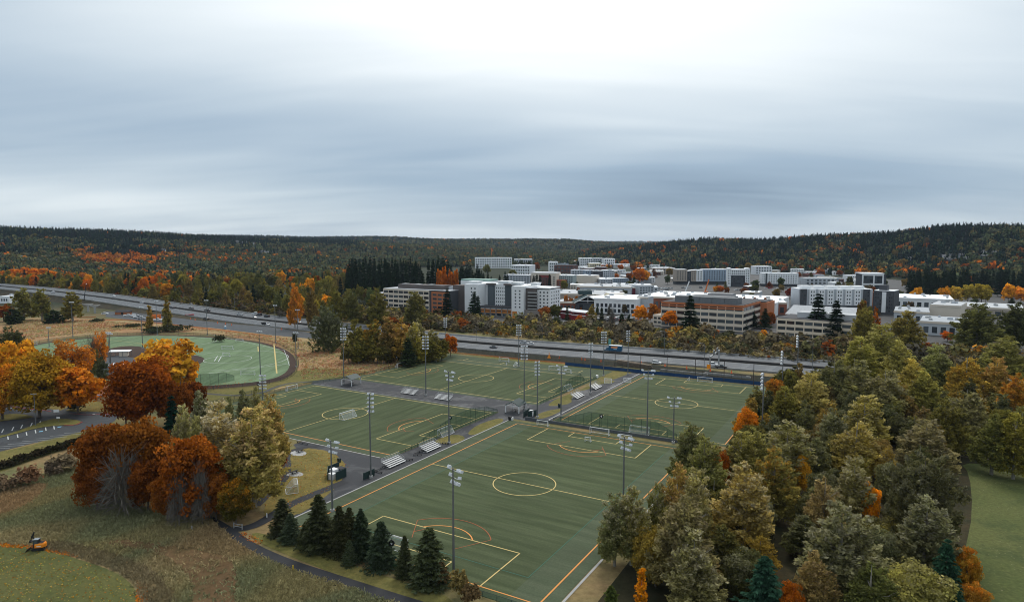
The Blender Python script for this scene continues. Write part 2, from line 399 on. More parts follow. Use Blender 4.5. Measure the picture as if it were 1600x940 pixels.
sheet('lawn', PX([(-80, 846), (0, 849), (60, 856), (120, 872), (175, 890), (208, 912), (222, 945), (210, 990), (-80, 990)]), .03, LAWN, 2)
sheet('lawn', PX([(-60, 717), (0, 706), (70, 690), (130, 675), (150, 660), (178, 655), (175, 672), (140, 690), (60, 715), (0, 738), (-60, 752)]), .03, VERGE, 1)
sheet('lawn', PX([(40, 610), (140, 600), (200, 610), (190, 640), (150, 650), (110, 646), (60, 640), (0, 620), (-40, 600), (20, 590)]), .03, LITTER, 1)
sheet('side_lawn', PX([(1490, 940), (1508, 860), (1520, 800), (1515, 740), (1500, 722), (1560, 727), (1800, 748), (1900, 1000), (1480, 1000)]), .03, LAWNR, 1)
sheet('park_grass', PX([(412, 792), (430, 745), (442, 712), (470, 698), (520, 705), (545, 730), (528, 760), (490, 790), (462, 806), (440, 800), (415, 812)]), .062, LITTER, 1)
sheet('park_grass', PX([(395, 830), (430, 838), (520, 868), (600, 900), (690, 925), (720, 950), (690, 965), (560, 910), (460, 872), (392, 842)]), .062, VERGE, 1)
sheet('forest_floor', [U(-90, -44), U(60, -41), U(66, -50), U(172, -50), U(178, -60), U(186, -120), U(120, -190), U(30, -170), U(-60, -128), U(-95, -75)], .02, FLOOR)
sheet('mud_track', PX([(150, 846), (200, 842), (262, 851), (320, 860), (362, 868), (372, 900), (368, 960), (296, 960), (298, 912), (276, 880), (240, 864), (185, 853)]), .03, MUD, 2, .35)
# paved ground between the pitches
sheet('plaza_paving', [U(-56, 39), U(-22, 39), U(60, 39), U(60, 24), U(176, 24), U(176, 30), U(130, 34), U(90, 41), U(85, 43), U(85, 100), U(88, 152), U(72, 164), U(64, 158), U(65, 60), U(66, 49), U(2, 49), U(-4, 52), U(-4, 88), U(-8, 88), U(-16, 74), U(-24, 60), U(-32, 47), U(-46, 41)], .04, ASPH)
def ribbon(name, pts, w, z, mat, it=2, smoothpx=True):
    p = smooth(PX(pts), it, False); return struct(MB().strip(p, w, z).build(name, mat))
ribbon('path', [(300, 800), (345, 822), (380, 850), (440, 878), (520, 904), (600, 930), (680, 955)], 3.6, .075, PATH)
ribbon('path', [(360, 828), (400, 822), (440, 795), (470, 780), (540, 752)], 3.2, .08, PATH)
ribbon('path', [(400, 790), (424, 768), (446, 748), (450, 728), (446, 712), (462, 701), (500, 696)], 2.4, .085, PATH)
ribbon('path', [(120, 598), (180, 594), (330, 617), (400, 618), (440, 600), (480, 596), (560, 592)], 2.2, .044, TOWNG)
ribbon('path', [(90, 645), (118, 632), (122, 618)], 2., .045, TOWNG)
for pts in ([(676, 690), (690, 683), (712, 678), (728, 682), (722, 690), (700, 694)], [(730, 676), (745, 664), (770, 655), (785, 653), (787, 658), (770, 668), (745, 678), (735, 680)],
            [(853, 634), (870, 622), (900, 612), (893, 622), (893, 630), (870, 634)], [(833, 652), (850, 642), (882, 637), (870, 646), (845, 655)], [(905, 608), (940, 596), (963, 594), (955, 599), (935, 600), (915, 610)]):
    sheet('grass_island', PX(pts), .055, VERGE, 1)
for pts in ([(452, 707), (465, 703), (480, 706), (476, 712), (458, 712)], [(445, 742), (460, 736), (475, 739), (472, 744), (455, 744)]):
    sheet('picnic_slab', PX(pts), .09, CONC, 1)
# ---- soccer pitches
def pitch(name, cu, cv, along_u, Lh, Wh, mu, mv, edge, boxes=(1, 1), orange=(), arcs=True, mw=None):
    """Lh, Wh half length and half width of the pitch; mu/mv = turf beyond the goal lines / touchlines"""
    x, y = U(cu, cv); rz = YAW if along_u else YAW+math.pi/2
    (a0, a1), (b0, b1) = mu, mv
    o = MB().box(a0, a1, b0, b1, -.2, .06).build(name, TURFEDGE, None, (x, y, 0), rz); struct(o)
    e = edge; g = MB().add([(-Lh-1, -Wh+e, .07), (Lh+1, -Wh+e, .07), (Lh+1, Wh-e, .07), (-Lh-1, Wh-e, .07)], [(0, 1, 2, 3)]).build('playing_surface', TURF, o)
    l = MB(); z = .11; w = .30
    def seg(p, q, mi=0, ww=w): l.strip([p, q], ww, z, mi)
    def arc(c, r, a0, a1, mi=0, ww=w, n=40): l.strip([(c[0]+r*math.cos(a), c[1]+r*math.sin(a)) for a in np.linspace(a0, a1, n)], ww, z+.012*mi, mi)
    arc((0, 0), 9.15, 0, 2*math.pi, 0, w, 72)
    seg((0, -Wh+.2), (0, Wh-.2))
    for s in (-1, 1):
        if boxes[0 if s < 0 else 1]:
            X = s*Lh; b = X-s*16.5; g_ = X-s*5.5
            seg((b, -20.15), (b, 20.15)); seg((g_, -9.15), (g_, 9.15))
            for q in (-1, 1): seg((X, 20.15*q), (b, 20.15*q)); seg((X, 9.15*q), (g_, 9.15*q))
            th = math.acos(5.5/9.15)
            if arcs:
                c = (X-s*11, 0); base = math.pi if s > 0 else 0.
                arc(c, 9.15, base-th, base+th, 1)
    for mi, k, v, hi, ww in orange:      # (material, axis, position, (from, to), width)
        if k == 'a': seg((v, hi[0]), (v, hi[1]), mi, ww)
        else: seg((hi[0], v), (hi[1], v), mi, ww)
    for s in (-1, 1):                     # fainter fan of a second sport
        X = s*(Lh-11); base = math.pi if s > 0 else 0.
        arc((X, 0), 13.5, base-.95, base+.95, 2, .2); arc((X+s*1, 0), 8.2, base+.55, base+1.2, 2, .22)
        p = [(X+13.5*math.cos(base+q*.95), 13.5*math.sin(base+q*.95)) for q in (-1, 1)]
        seg((X+s*.5, -6), p[0] if p[0][1] < 0 else p[1], 2, .16); seg((X+s*.5, 6), p[1] if p[0][1] < 0 else p[0], 2, .16)
    if mw:
        for v in (-mw, mw): seg((-Lh+8, v), (Lh-8, v), 3, .2)
        seg((-Lh+8, -mw), (-Lh+8, mw), 3, .2)
    l.build('pitch_lines', [YEL, ORL, RUST, GRL], o)
    return o
# near pitch
pitch('turf_pitch', 0, 0, True, 54.7, 33.7, (-57.5, 57.5), (-36.9, 38.8), 6.5, orange=[(1, 'b', 33.7, (-54.7, 54.7), .34), (1, 'b', -33.7, (-54.7, 54.7), .34), (1, 'a', -54.7, (-33.7, 33.7), .30), (1, 'a', 54.7, (-33.7, 33.7), .26)], mw=27)
# left pitch: length runs to the left (along v); its a axis = v, b axis = -u
pitch('turf_pitch', 31.8, 102.6, False, 51.5, 31.5, (-53.2, 57), (-33.4, 34.8), 1., orange=[(1, 'b', 31.5, (-51.5, 51.5), .34), (0, 'b', -31.5, (-51.5, 51.5), .4), (0, 'a', -51.5, (-31.5, 31.5), .34), (0, 'a', 51.5, (-31.5, 31.5), .3)])
pitch('turf_pitch', 119, 95.4, False, 52.4, 31.8, (-55, 57), (-54, 34.5), 1., orange=[(0, 'b', 31.8, (-52.4, 52.4), .36), (0, 'b', -31.8, (-52.4, 52.4), .36), (0, 'a', -52.4, (-31.8, 31.8), .36), (0, 'a', 52.4, (-31.8, 31.8), .36), (0, 'b', -40, (-40, 40), .3), (0, 'a', -40, (-46, -40), .4), (0, 'a', 10, (-46, -40), .4), (0, 'a', 36, (-46, -40), .4)])
pitch('turf_pitch', 118, -10.6, True, 50, 31.7, (-52.2, 55), (-37, 34), 6., orange=[(1, 'b', 31.7, (-50, 50), .34), (1, 'b', -31.7, (-50, 50), .34), (0, 'a', 50, (-31.7, 31.7), .3), (0, 'a', -50, (-31.7, 31.7), .3)])
kerbs = MB()
for pts, ww in (([U(-57, 39.2), U(59, 39.2)], .5), ([U(-57, -37.4), U(57, -37.4)], .55), ([U(64, 24.2), U(66, 25.6), U(174, 25.6)], .55), ([U(-3.6, 52), U(-3.6, 158)], .45), ([U(66.2, 50), U(66.2, 158)], .3), ([U(82, -48.), U(173, -48.)], .5)):
    kerbs.strip(pts, ww, .1)
struct(kerbs.build('turf_kerb', CONC))
# ---- the pale oval field with its dirt infields
ov = smooth(PX([(455, 572), (448, 552), (425, 541), (390, 533), (330, 527), (260, 524), (190, 525), (120, 530), (62, 537), (30, 548), (60, 565), (150, 580), (260, 606), (340, 602), (400, 597), (440, 588)]), 2)
sheet('warning_track', [((x+240)*1.045-240, (y-420)*1.07+420) for x, y in ov], .035, DIRT)
sheet('oval_field', ov, .05, TURF2)
sheet('infield', PX([(160, 548), (185, 541), (215, 540), (235, 546), (240, 560), (228, 580), (180, 588), (150, 578)]), .065, DIRT, 2)
sheet('infield', PX([(262, 580), (275, 560), (300, 554), (316, 557), (321, 562), (312, 569), (285, 578)]), .065, DIRT, 2)
ol = MB()
def pxarc(cx, cy, r, a0, a1, n=30):
    x, y = G(cx, cy); return [(x+r*math.cos(a), y+r*math.sin(a)) for a in np.linspace(a0, a1, n)]
for c, r in (((293, 534), 19), ((358, 562), 34), ((356, 561), 13.5)): ol.strip(pxarc(*c, r, 0, 6.283, 50), .32, .08, closed=False)
ol.strip(PX([(327, 521.5), (400, 538), (444, 547), (449, 560), (452, 571)]), .3, .085); ol.strip(PX([(326, 583), (420, 572), (452, 568)]), .4, .085)
ol.strip(PX([(428, 537), (432.5, 583)]), .8, .085, 1); ol.strip(PX([(403, 541), (403.5, 549)]), .6, .085, 1); ol.strip(PX([(299, 553), (303, 546)]), .6, .085, 1); ol.strip(PX([(335, 564), (340, 556)]), .5, .09); ol.strip(PX([(341, 565), (346, 556.5)]), .5, .09)
for a, b in (((70, 540), (170, 531)), ((170, 531), (300, 545)), ((150, 545), (260, 533))): ol.strip(PX([a, b]), .28, .085, 1)
struct(ol.build('oval_lines', [WHL, YEL]))
sheet('ballpark_paving', PX([(136, 578), (150, 562), (185, 555), (215, 560), (212, 575), (200, 590), (160, 588)]), .07, LOT)
# ---- playground, car park, hedge side
sheet('playground_surface', PX([(90, 612), (150, 602), (188, 604), (185, 617), (150, 624), (100, 622)]), .05, BARKCHIP, 1)
sheet('playground_mulch', PX([(140, 625), (185, 612), (182, 622), (160, 628)]), .06, MUD, 1)
sheet('car_park', PX([(-80, 632), (0, 630), (60, 636), (110, 643), (160, 643), (185, 648), (178, 660), (150, 667), (120, 676), (60, 690), (0, 705), (-80, 724)]), .036, LOT, 1)
for pts in ([(-80, 690), (0, 682), (40, 669), (75, 655), (100, 654), (128, 657), (122, 664), (95, 664), (60, 668), (20, 679), (-80, 704)], [(-80, 652), (0, 648), (30, 646), (56, 651), (40, 654), (0, 658), (-80, 672)]):
    o = sheet('kerbed_island', PX(pts), .15, VERGE, 1)
pl = MB()
for i in range(9):
    x0, y0 = -60+22*i, 717-4.3*i
    pl.strip(PX([(x0+32, y0-9), (x0-16+0*i, y0-6+0*i)]), .16, .05)
for x, y in ((12, 684), (27, 681), (41, 677.5), (55, 674), (71, 670), (84, 668)): pl.strip(PX([(x, y-2.6), (x+1, y+2.4)]), .35, .06)
for x, y in ((4, 673), (20, 669.5), (34, 666), (49, 663), (62, 660.5)): pl.strip(PX([(x-1.5, y+3), (x+1.5, y-3)]), .35, .06)
for x, y in ((15, 637), (47, 640.5), (62, 642.5), (147, 647), (166, 648.5)): pl.strip(PX([(x-3, y-.6), (x+4, y+.6)]), .35, .06)
for x, y in ((64, 674), (93, 667)): pl.strip(PX([(x-3, y), (x+3, y-.6)]), 1.3, .06, 1)
struct(pl.build('parking_lines', [WHL, M('blue_marking', (.16, .36, .5))]))
rk = MB()
for pts in ([(0, 633), (30, 637), (80, 642.5)], [(108, 646), (140, 648.6), (160, 646.5), (172, 647.5)], [(100, 665), (118, 664), (129, 659)]): rk.strip(smooth(PX(pts), 1, False), .45, .16)
struct(rk.build('red_kerb', REDP))
# ---- freeway
MED = [(1800, 622), (1500, 594), (1300, 577.5), (1200, 568.5), (1000, 554.5), (800, 541), (715, 534.2), (600, 521), (485, 508), (400, 499.5), (275, 481.5), (175, 466.5), (82, 455), (0, 447), (-120, 439)]
def fz(px): return 6.5*float(sm(420, 120, px)) if px < 420 else 0.
medp = []
for px, py in MED:
    z = fz(px); x, y = G(px, py, z); medp.append((x, y, z))
mp = np.array(medp)
tt = np.concatenate([[0], np.cumsum(np.linalg.norm(np.diff(mp[:, :2], axis=0), axis=1))])
ts = np.linspace(0, tt[-1], 110)
def gsm(a): 
    a = np.interp(ts, tt, a); k = np.exp(-np.linspace(-2, 2, 13)**2); k /= k.sum(); return np.convolve(np.pad(a, 6, mode='edge'), k, 'valid')
FW = np.stack([gsm(mp[:, i]) for i in range(3)], 1)
FW[:4] = np.stack([np.interp(ts[:4], tt, mp[:, i]) for i in range(3)], 1); FW[-4:] = np.stack([np.interp(ts[-4:], tt, mp[:, i]) for i in range(3)], 1)
dv = np.gradient(FW[:, :2], axis=0); dv /= np.linalg.norm(dv, axis=1)[:, None]
FN = np.stack([-dv[:, 1], dv[:, 0]], 1)       # travelling right -> left, the left-hand normal points to the camera side
if FN[50] @ np.array([0, 1.]) > 0: FN = -FN    # make it point to the camera (negative y)
def foff(d, i0=0, i1=None): return [(*(FW[i, :2]+FN[i]*d),) for i in range(i0, len(FW) if i1 is None else i1)]
def fzs(dz, i0=0, i1=None): return [FW[i, 2]+dz for i in range(i0, len(FW) if i1 is None else i1)]
NEAR, FAR = 24.5, 24.
r = MB(); n = len(FW)
A, B, C_, D_ = foff(NEAR), foff(2.4), foff(-2.4), foff(-FAR)
for P_, Q_ in ((A, B), (C_, D_)):
    v = [(*p, z) for p, z in zip(P_, fzs(.06))]+[(*p, z) for p, z in zip(Q_, fzs(.06))]
    r.add(v, [(i, i+1, n+i+1, n+i) for i in range(n-1)])
fo = r.build('freeway', ROAD)
if sum(p.normal.z for p in fo.data.polygons) < 0: fo.data.flip_normals()
struct(fo)
em = MB()                                       # embankment shoulders that carry the raised end
v = []
for d, zf in ((NEAR+9, 0), (NEAR, 1), (-FAR, 1), (-FAR-9, 0)): v += [(*p, z*zf+(.03 if zf else -.05)) for p, z in zip(foff(d), fzs(0))]
for k in range(3): em.add(v[k*n:(k+2)*n], [(i, i+1, n+i+1, n+i) for i in range(n-1)])
v = [(*p, z+.045) for p, z in zip(foff(2.6), fzs(0))]+[(*p, z+.045) for p, z in zip(foff(-2.6), fzs(0))]; em.add(v, [(i, i+1, n+i+1, n+i) for i in range(n-1)])
eo = em.build('embankment', groundmat('embankment_soil', ((.05, .045, .032), (.07, .055, .035), (.04, .04, .025)), .05, .6))
struct(eo)
lm = MB()
for d in (NEAR-2.4, 4., -4., -FAR+2.6): lm.strip(foff(d), .3, fzs(.09))
for d in (NEAR-6.1, NEAR-9.8, NEAR-13.5, NEAR-17.2, -6.7, -10.4, -14.1, -17.8):
    o_ = np.array(foff(d)); cum = np.concatenate([[0], np.cumsum(np.linalg.norm(np.diff(o_, axis=0), axis=1))]); zz = np.array(fzs(.09))
    for s0 in np.arange(5, min(cum[-1], 1150), 14.):
        p = [(np.interp(s, cum, o_[:, 0]), np.interp(s, cum, o_[:, 1])) for s in (s0, s0+4.5)]
        lm.strip(p, .26, [float(np.interp(s, cum, zz)) for s in (s0, s0+4.5)])
struct(lm.build('lane_lines', WHL))
def barrier(name, d, h, th, mat, label, i0=0, i1=None):
    o = MB().wall(foff(d, i0, i1), h, th, fzs(.05, i0, i1)).build(name, mat); return tag(o, label, 'barrier')
barrier('median_barrier', 0, 1.3, 1.9, DKCONC, 'long dark concrete barrier along the middle of the freeway')
barrier('concrete_barrier', -FAR-.5, 1.1, .5, CONC, 'pale concrete barrier along the far edge of the freeway')
barrier('guard_rail', NEAR+.6, .8, .3, GALV, 'low steel guard rail along the near edge of the freeway', 0, 62)
barrier('bridge_parapet', NEAR+.6, 1.2, .5, CONC, 'pale concrete parapet on the raised left end of the freeway', 62)
sheet('construction_yard', PX([(165, 495), (250, 505), (330, 512), (430, 524), (520, 532), (520, 524), (430, 512), (330, 497), (240, 489), (165, 486)]), .05, LOT)
sheet('works_strip', PX([(700, 548), (800, 560), (900, 568), (1010, 576), (1210, 600), (1210, 589), (1000, 567), (800, 552), (700, 540)]), .05, groundmat('works_soil', ((.028, .03, .02), (.042, .034, .022), (.024, .03, .018)), .08, .8))
sheet('town_paving', PX([(690, 500), (880, 503), (1010, 513), (1300, 532), (1500, 545), (1900, 575), (2400, 460), (1700, 424), (1300, 425), (1000, 425), (840, 428), (760, 440), (590, 470), (580, 490)]), .03, TOWNG)
sheet('park_lane', PX([(872, 497), (940, 503), (1010, 508), (1010, 512), (930, 508), (870, 502)]), .05, ROAD)

# ================================================================ TREES
def cardmesh(name, C, A, B, tint, tip=None, mat=None):
    n = len(C); V = np.empty((n, 4, 3)); V[:, 0] = C+A; V[:, 1] = C+B; V[:, 2] = C-A; V[:, 3] = C-B
    me = bpy.data.meshes.new(name); me.vertices.add(4*n); me.vertices.foreach_set('co', V.astype(np.float32).ravel())
    me.loops.add(4*n); me.loops.foreach_set('vertex_index', np.arange(4*n, dtype=np.int32))
    me.polygons.add(n); me.polygons.foreach_set('loop_start', np.arange(0, 4*n, 4, dtype=np.int32)); me.polygons.foreach_set('loop_total', np.full(n, 4, dtype=np.int32))
    if tint is not None and np.ndim(tint) == 2:
        at = me.attributes.new('fcol', 'FLOAT_COLOR', 'FACE'); at.data.foreach_set('color', np.concatenate([tint, np.ones((n, 1))], 1).astype(np.float32).ravel())
    elif tint is not None:
        me.attributes.new('tint', 'FLOAT', 'FACE').data.foreach_set('value', tint.astype(np.float32))
        me.attributes.new('tip', 'FLOAT', 'FACE').data.foreach_set('value', (np.zeros(n) if tip is None else tip).astype(np.float32))
    me.update(calc_edges=True); me.materials.append(mat or LEAF); return me
def nrm(v): return v/(np.linalg.norm(v, axis=-1, keepdims=True)+1e-9)
def rv(n): return nrm(rng.normal(size=(n, 3)))
def perp(A): return nrm(np.cross(A, rv(len(A))))
def limbs(H, r, n, spread, h0, h1, mat, up=.8, lean=0.):
    m = MB(); m.bar((0, 0, -.3), (lean*H*.5, 0, H*.55), r, r*.55, 7); m.bar((lean*H*.5, 0, H*.55), (lean*H*.6, .1, H*.93), r*.55, r*.08, 6)
    for i in range(n):
        a = i*2.4+rng.uniform(0, 1); h = H*rng.uniform(h0, h1); l = spread*rng.uniform(.5, .95)
        e = (lean*h+math.cos(a)*l, math.sin(a)*l, h+l*up)
        m.bar((lean*h*.8, 0, h), e, r*.32, r*.08, 5)
        for k in range(2):
            b = a+rng.uniform(-.8, .8); f = rng.uniform(.5, .9); s = (lean*h+math.cos(a)*l*f, math.sin(a)*l*f, h+l*up*f)
            m.bar(s, (s[0]+math.cos(b)*l*.5, s[1]+math.sin(b)*l*.5, s[2]+l*.5*up), r*.12, r*.04, 4)
    return m.mesh('trunk', mat)
def p_cottonwood(nspray, nleaf, leaf, H=20., Rr=4.6, nlead=5, low=.16, up=(.7, 1.5), pal=None):
    C = []; A = []; T = []; K = []
    leads = [(0, 0, H*.985, Rr*.62)]
    for i in range(nlead):
        a = i*2.4+rng.uniform(-.5, .5); rr = Rr*rng.uniform(.34, .74)
        leads.append((rr*math.cos(a), rr*math.sin(a), H*rng.uniform(.62, .98)*(1-.14*rr/Rr), Rr*rng.uniform(.38, .58)))
    per = max(6, nspray//len(leads))
    for ox, oy, top, Rl in leads:
        h0 = low*H*rng.uniform(.8, 1.4)
        for s in range(per):
            t = rng.uniform(0, 1)**.85; h = h0+(top-h0)*t
            r = Rl*(max(.02, 1-((t-.38)/.63)**2.5)**.5 if t > .38 else .70+.30*t/.38)*rng.uniform(.72, 1.16)
            a = rng.uniform(0, 2*math.pi); L_ = rng.uniform(1.2, 2.4)*(H/20)
            d = np.array((math.cos(a), math.sin(a), rng.uniform(*up))); d /= np.linalg.norm(d)
            end = np.array((ox*(.55+.45*min(1, 1.5*(1-t)))+r*math.cos(a), oy*(.55+.45*min(1, 1.5*(1-t)))+r*math.sin(a), min(h+rng.uniform(-.3, .7), top)))
            q = rng.uniform(0, 1, nleaf)**.8
            p = end-d*L_*(1-q)[:, None]+rng.normal(size=(nleaf, 3))*(.42-.26*q)[:, None]*(H/20)
            C.append(p); A.append(nrm(d+.75*rng.normal(size=(nleaf, 3)))*leaf*rng.uniform(.6, 1.2, (nleaf, 1)))
            tc = rng.uniform(.62, 1.22); T.append(tc*rng.uniform(.65, 1.35, nleaf))
            K.append(np.clip((q-.3)/.45, 0, 1)*(rng.uniform(0, 1, nleaf)**.7)*np.clip((p[:, 2]/H-.25)/.4, 0.12, 1)*(rng.uniform(0.25, 1)**.6))  # pale leaf undersides; the height weighting also paints in lit crown tops
    C = np.concatenate(C); A = np.concatenate(A); B = perp(A)*np.linalg.norm(A, axis=1, keepdims=True)*.5
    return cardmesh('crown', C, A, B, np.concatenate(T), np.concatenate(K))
def p_maple(nb, nl, leaf, H=14., Rr=6.5, cz=.56, rz=.44, flat=.5, gap=.0, low=-.75):
    C = []; Nn = []; T = []; K = []; ph = rng.uniform(0, 6.28, 3)
    for i in range(nb):
        while True:
            d = rv(1)[0]
            if d[2] > low: break
        az_ = math.atan2(d[1], d[0]); mod = 1+.16*math.sin(3*az_+ph[0]+2*d[2])+.13*math.sin(5*az_+ph[1]-4*d[2])+.1*math.sin(7*d[2]+ph[2])
        rad = rng.uniform(.5, 1.)**.6*rng.uniform(.86, 1.04)*mod
        c = np.array((d[0]*Rr*.86*rad, d[1]*Rr*.86*rad, cz*H+d[2]*rz*H*.92*rad)); bs = Rr*rng.uniform(.17, .30)
        if c[2] < .18*H: continue
        u = rv(nl); u[:, 2] = np.abs(u[:, 2])*np.where(rng.uniform(0, 1, nl) < .75, 1, -1)
        p = c+u*bs*(rng.uniform(.25, 1, (nl, 1))**.5)*np.array((1.1, 1.1, .72))
        C.append(p); Nn.append(nrm(u*.6+np.array((0, 0, flat))+.6*rng.normal(size=(nl, 3))))
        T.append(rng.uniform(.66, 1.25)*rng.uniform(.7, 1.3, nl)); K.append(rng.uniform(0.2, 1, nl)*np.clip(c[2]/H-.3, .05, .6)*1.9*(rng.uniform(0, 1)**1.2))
    C = np.concatenate(C); Nn = np.concatenate(Nn); A = perp(Nn); B = np.cross(Nn, A); s = leaf*rng.uniform(.6, 1.25, (len(C), 1))
    return cardmesh('crown', C, A*s, B*s*.7, np.concatenate(T), np.concatenate(K))
def p_conifer(nw, nbough, nn, leaf, H=18., Rr=3.7, low=.07, droop=.3, pw=.85, ragged=.25):
    C = []; A = []; B = []; T = []; K = []
    for w in range(nw):
        t = (w+rng.uniform(0, .8))/nw; z = H*(low+(1-low)*t); r = Rr*(1-t)**pw*rng.uniform(1-ragged, 1.08)+.12
        nb = max(3, int(nbough*(.35+.65*(1-t))))
        a0 = rng.uniform(0, 6.28)
        for b in range(nb):
            a = a0+b*2*math.pi/nb+rng.uniform(-.3, .3); rr = r*rng.uniform(.7, 1.12); d = np.array((math.cos(a), math.sin(a), 0)); sd = np.array((-d[1], d[0], 0))
            s = rng.uniform(.12, 1, nn)**.75
            zz = z-droop*rr*s+.45*droop*rr*s*s*1.6
            side = rng.choice([-1., 1.], nn)
            p = d*(rr*s)[:, None]+sd*(side*(1-.65*s)*.32*rr*rng.uniform(.1, 1, nn))[:, None]; p[:, 2] += zz+rng.normal(size=nn)*.08
            ax = nrm(d+sd*(side*.7)[:, None]+np.array((0, 0, -.35))+.28*rng.normal(size=(nn, 3)))
            nnr = nrm(np.array((0, 0, 1))+.55*rng.normal(size=(nn, 3))); bx = nrm(np.cross(nnr, ax))
            l = leaf*rng.uniform(.7, 1.25, nn)[:, None]
            C.append(p); A.append(ax*l); B.append(bx*l*.38); T.append(rng.uniform(.7, 1.2)*rng.uniform(.65, 1.35, nn)); K.append(np.clip((s-.7)/.3, 0, 1)*rng.uniform(0, 1, nn))
    C = np.concatenate(C+[np.array([[0, 0, H*.985]])]); A = np.concatenate(A+[np.array([[0, 0, H*.022]])]); B = np.concatenate(B+[np.array([[.12, .0, 0]])])
    return cardmesh('crown', C, A, B, np.concatenate(T+[np.ones(1)]), np.concatenate(K+[np.zeros(1)]))
def p_twigs(n, H, Rr, nroot=9, w=.05, zlow=.25):
    """a dome of fine bare shoots"""
    m = []; roots = []
    for i in range(nroot):
        a = rng.uniform(0, 6.28); roots.append((Rr*.3*math.cos(a)*rng.uniform(0, 1), Rr*.3*math.sin(a)*rng.uniform(0, 1), H*rng.uniform(.06, zlow)))
    ro = np.array(roots)[rng.integers(0, nroot, n)]
    d = rv(n); d[:, 2] = np.abs(d[:, 2])*1.1+.05; d = nrm(d)
    end = d*np.array((Rr, Rr, H))*rng.uniform(.6, 1.0, (n, 1))
    st = ro+(end-ro)*rng.uniform(0, .6, (n, 1))
    A = (end-st)/2; C = (end+st)/2
    return cardmesh('twigs', C, A, perp(A)*w*rng.uniform(.5, 1.3, (n, 1)), None, mat=TWIG)
P = {}
def proto(kind, lod, H, Rr, crowns, trunks): P[(kind, lod)] = (H, Rr, crowns, trunks)
tcot = [limbs(20, .34, 9, 3.0, .2, .7, PALEBARK, 1.1) for _ in range(2)]
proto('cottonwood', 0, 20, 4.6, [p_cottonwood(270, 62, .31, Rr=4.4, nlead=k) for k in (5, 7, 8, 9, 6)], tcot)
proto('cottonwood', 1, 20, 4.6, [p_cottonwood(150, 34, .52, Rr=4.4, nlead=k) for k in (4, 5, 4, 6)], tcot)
tmap = [limbs(14, .36, 10, 4.6, .2, .6, BARK, .8) for _ in range(2)]
proto('maple', 0, 14, 6.5, [p_maple(200, 85, .31, cz=.53, rz=.47, low=-.9) for _ in range(4)], tmap)
proto('maple', 1, 14, 6.5, [p_maple(85, 42, .62, rz=.46) for _ in range(4)], tmap)
proto('airy_maple', 0, 14, 6.5, [p_maple(75, 75, .33, gap=.3, flat=.9)], [limbs(14, .34, 18, 5.6, .2, .7, BARK, .7)])
tcon = [limbs(18, .26, 0, 1, .2, .5, BARK)]
proto('spruce', 0, 18, 3.9, [p_conifer(32, 14, 32, .42, Rr=5.0, droop=.30, pw=.62, low=.03, ragged=.45) for _ in range(4)], tcon)
proto('fir', 1, 18, 3.6, [p_conifer(20, 9, 16, .85, Rr=3.6, droop=.5, pw=.75, ragged=.4, low=.12) for _ in range(4)], tcon)
tpop = [limbs(20, .25, 6, 1.2, .15, .7, PALEBARK, 2.2)]
proto('poplar', 1, 20, 2.0, [p_cottonwood(90, 30, .5, Rr=2.1, nlead=2, low=.06, up=(1.8, 3.2)) for _ in range(2)], tpop)
proto('willow', 0, 22, 10, [p_cottonwood(420, 60, .36, H=22, Rr=9.6, nlead=9, low=.05, up=(.5, 1.3)) for _ in range(2)], [limbs(22, .5, 12, 6, .15, .6, BARK, 1.)])
proto('bare', 0, 14, 5, [p_twigs(1300, 14, 5, 48, .05, .7) for _ in range(2)], [limbs(14, .15, 16, 3.8, .2, .75, TWIG, 1.)])
proto('yew', 1, 12, 3.2, [p_cottonwood(110, 30, .5, H=12, Rr=2.9, nlead=2, low=.03, up=(1.2, 2.4))], tcon)
OR = (.60, .165, .014); BO = (.72, .215, .015); YO = (.46, .205, .022); DR = (.155, .04, .012); RU = (.27, .075, .015); RED = (.22, .03, .014)
OL = (.115, .100, .034); OY = (.19, .15, .035); GO = (.10, .098, .055); DO = (.055, .055, .026); BR = (.15, .10, .045); CON = (.017, .030, .022); SPR = (.042, .046, .027); TEAL = (.012, .036, .034); PALE = (.19, .17, .085); GY = (.085, .082, .062)
TIPC = (.52, .46, .32); TIPO = (.62, .34, .14); TIPG = (.20, .19, .12); TIPY = (.50, .24, .03)
NAMES = dict(cottonwood='cottonwood_tree', maple='maple_tree', airy_maple='maple_tree', spruce='spruce_tree', fir='fir_tree', poplar='poplar_tree', willow='willow_tree', bare='bare_tree', yew='cedar_tree')
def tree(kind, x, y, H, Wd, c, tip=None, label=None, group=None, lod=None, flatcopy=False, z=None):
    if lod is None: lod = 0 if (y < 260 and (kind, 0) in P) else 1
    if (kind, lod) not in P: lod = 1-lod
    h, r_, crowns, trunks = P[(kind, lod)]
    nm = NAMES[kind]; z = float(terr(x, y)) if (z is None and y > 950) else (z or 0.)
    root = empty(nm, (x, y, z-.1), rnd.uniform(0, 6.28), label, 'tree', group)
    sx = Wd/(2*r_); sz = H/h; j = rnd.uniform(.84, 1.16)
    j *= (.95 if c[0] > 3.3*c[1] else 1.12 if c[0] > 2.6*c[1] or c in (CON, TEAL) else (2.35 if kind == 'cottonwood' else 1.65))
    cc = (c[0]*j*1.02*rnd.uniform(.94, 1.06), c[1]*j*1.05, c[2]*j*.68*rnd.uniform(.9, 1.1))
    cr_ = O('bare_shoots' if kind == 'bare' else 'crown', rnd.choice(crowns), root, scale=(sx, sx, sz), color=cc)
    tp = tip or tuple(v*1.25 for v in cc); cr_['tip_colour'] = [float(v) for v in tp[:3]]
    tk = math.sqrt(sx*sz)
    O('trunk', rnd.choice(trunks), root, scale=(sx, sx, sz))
    return root
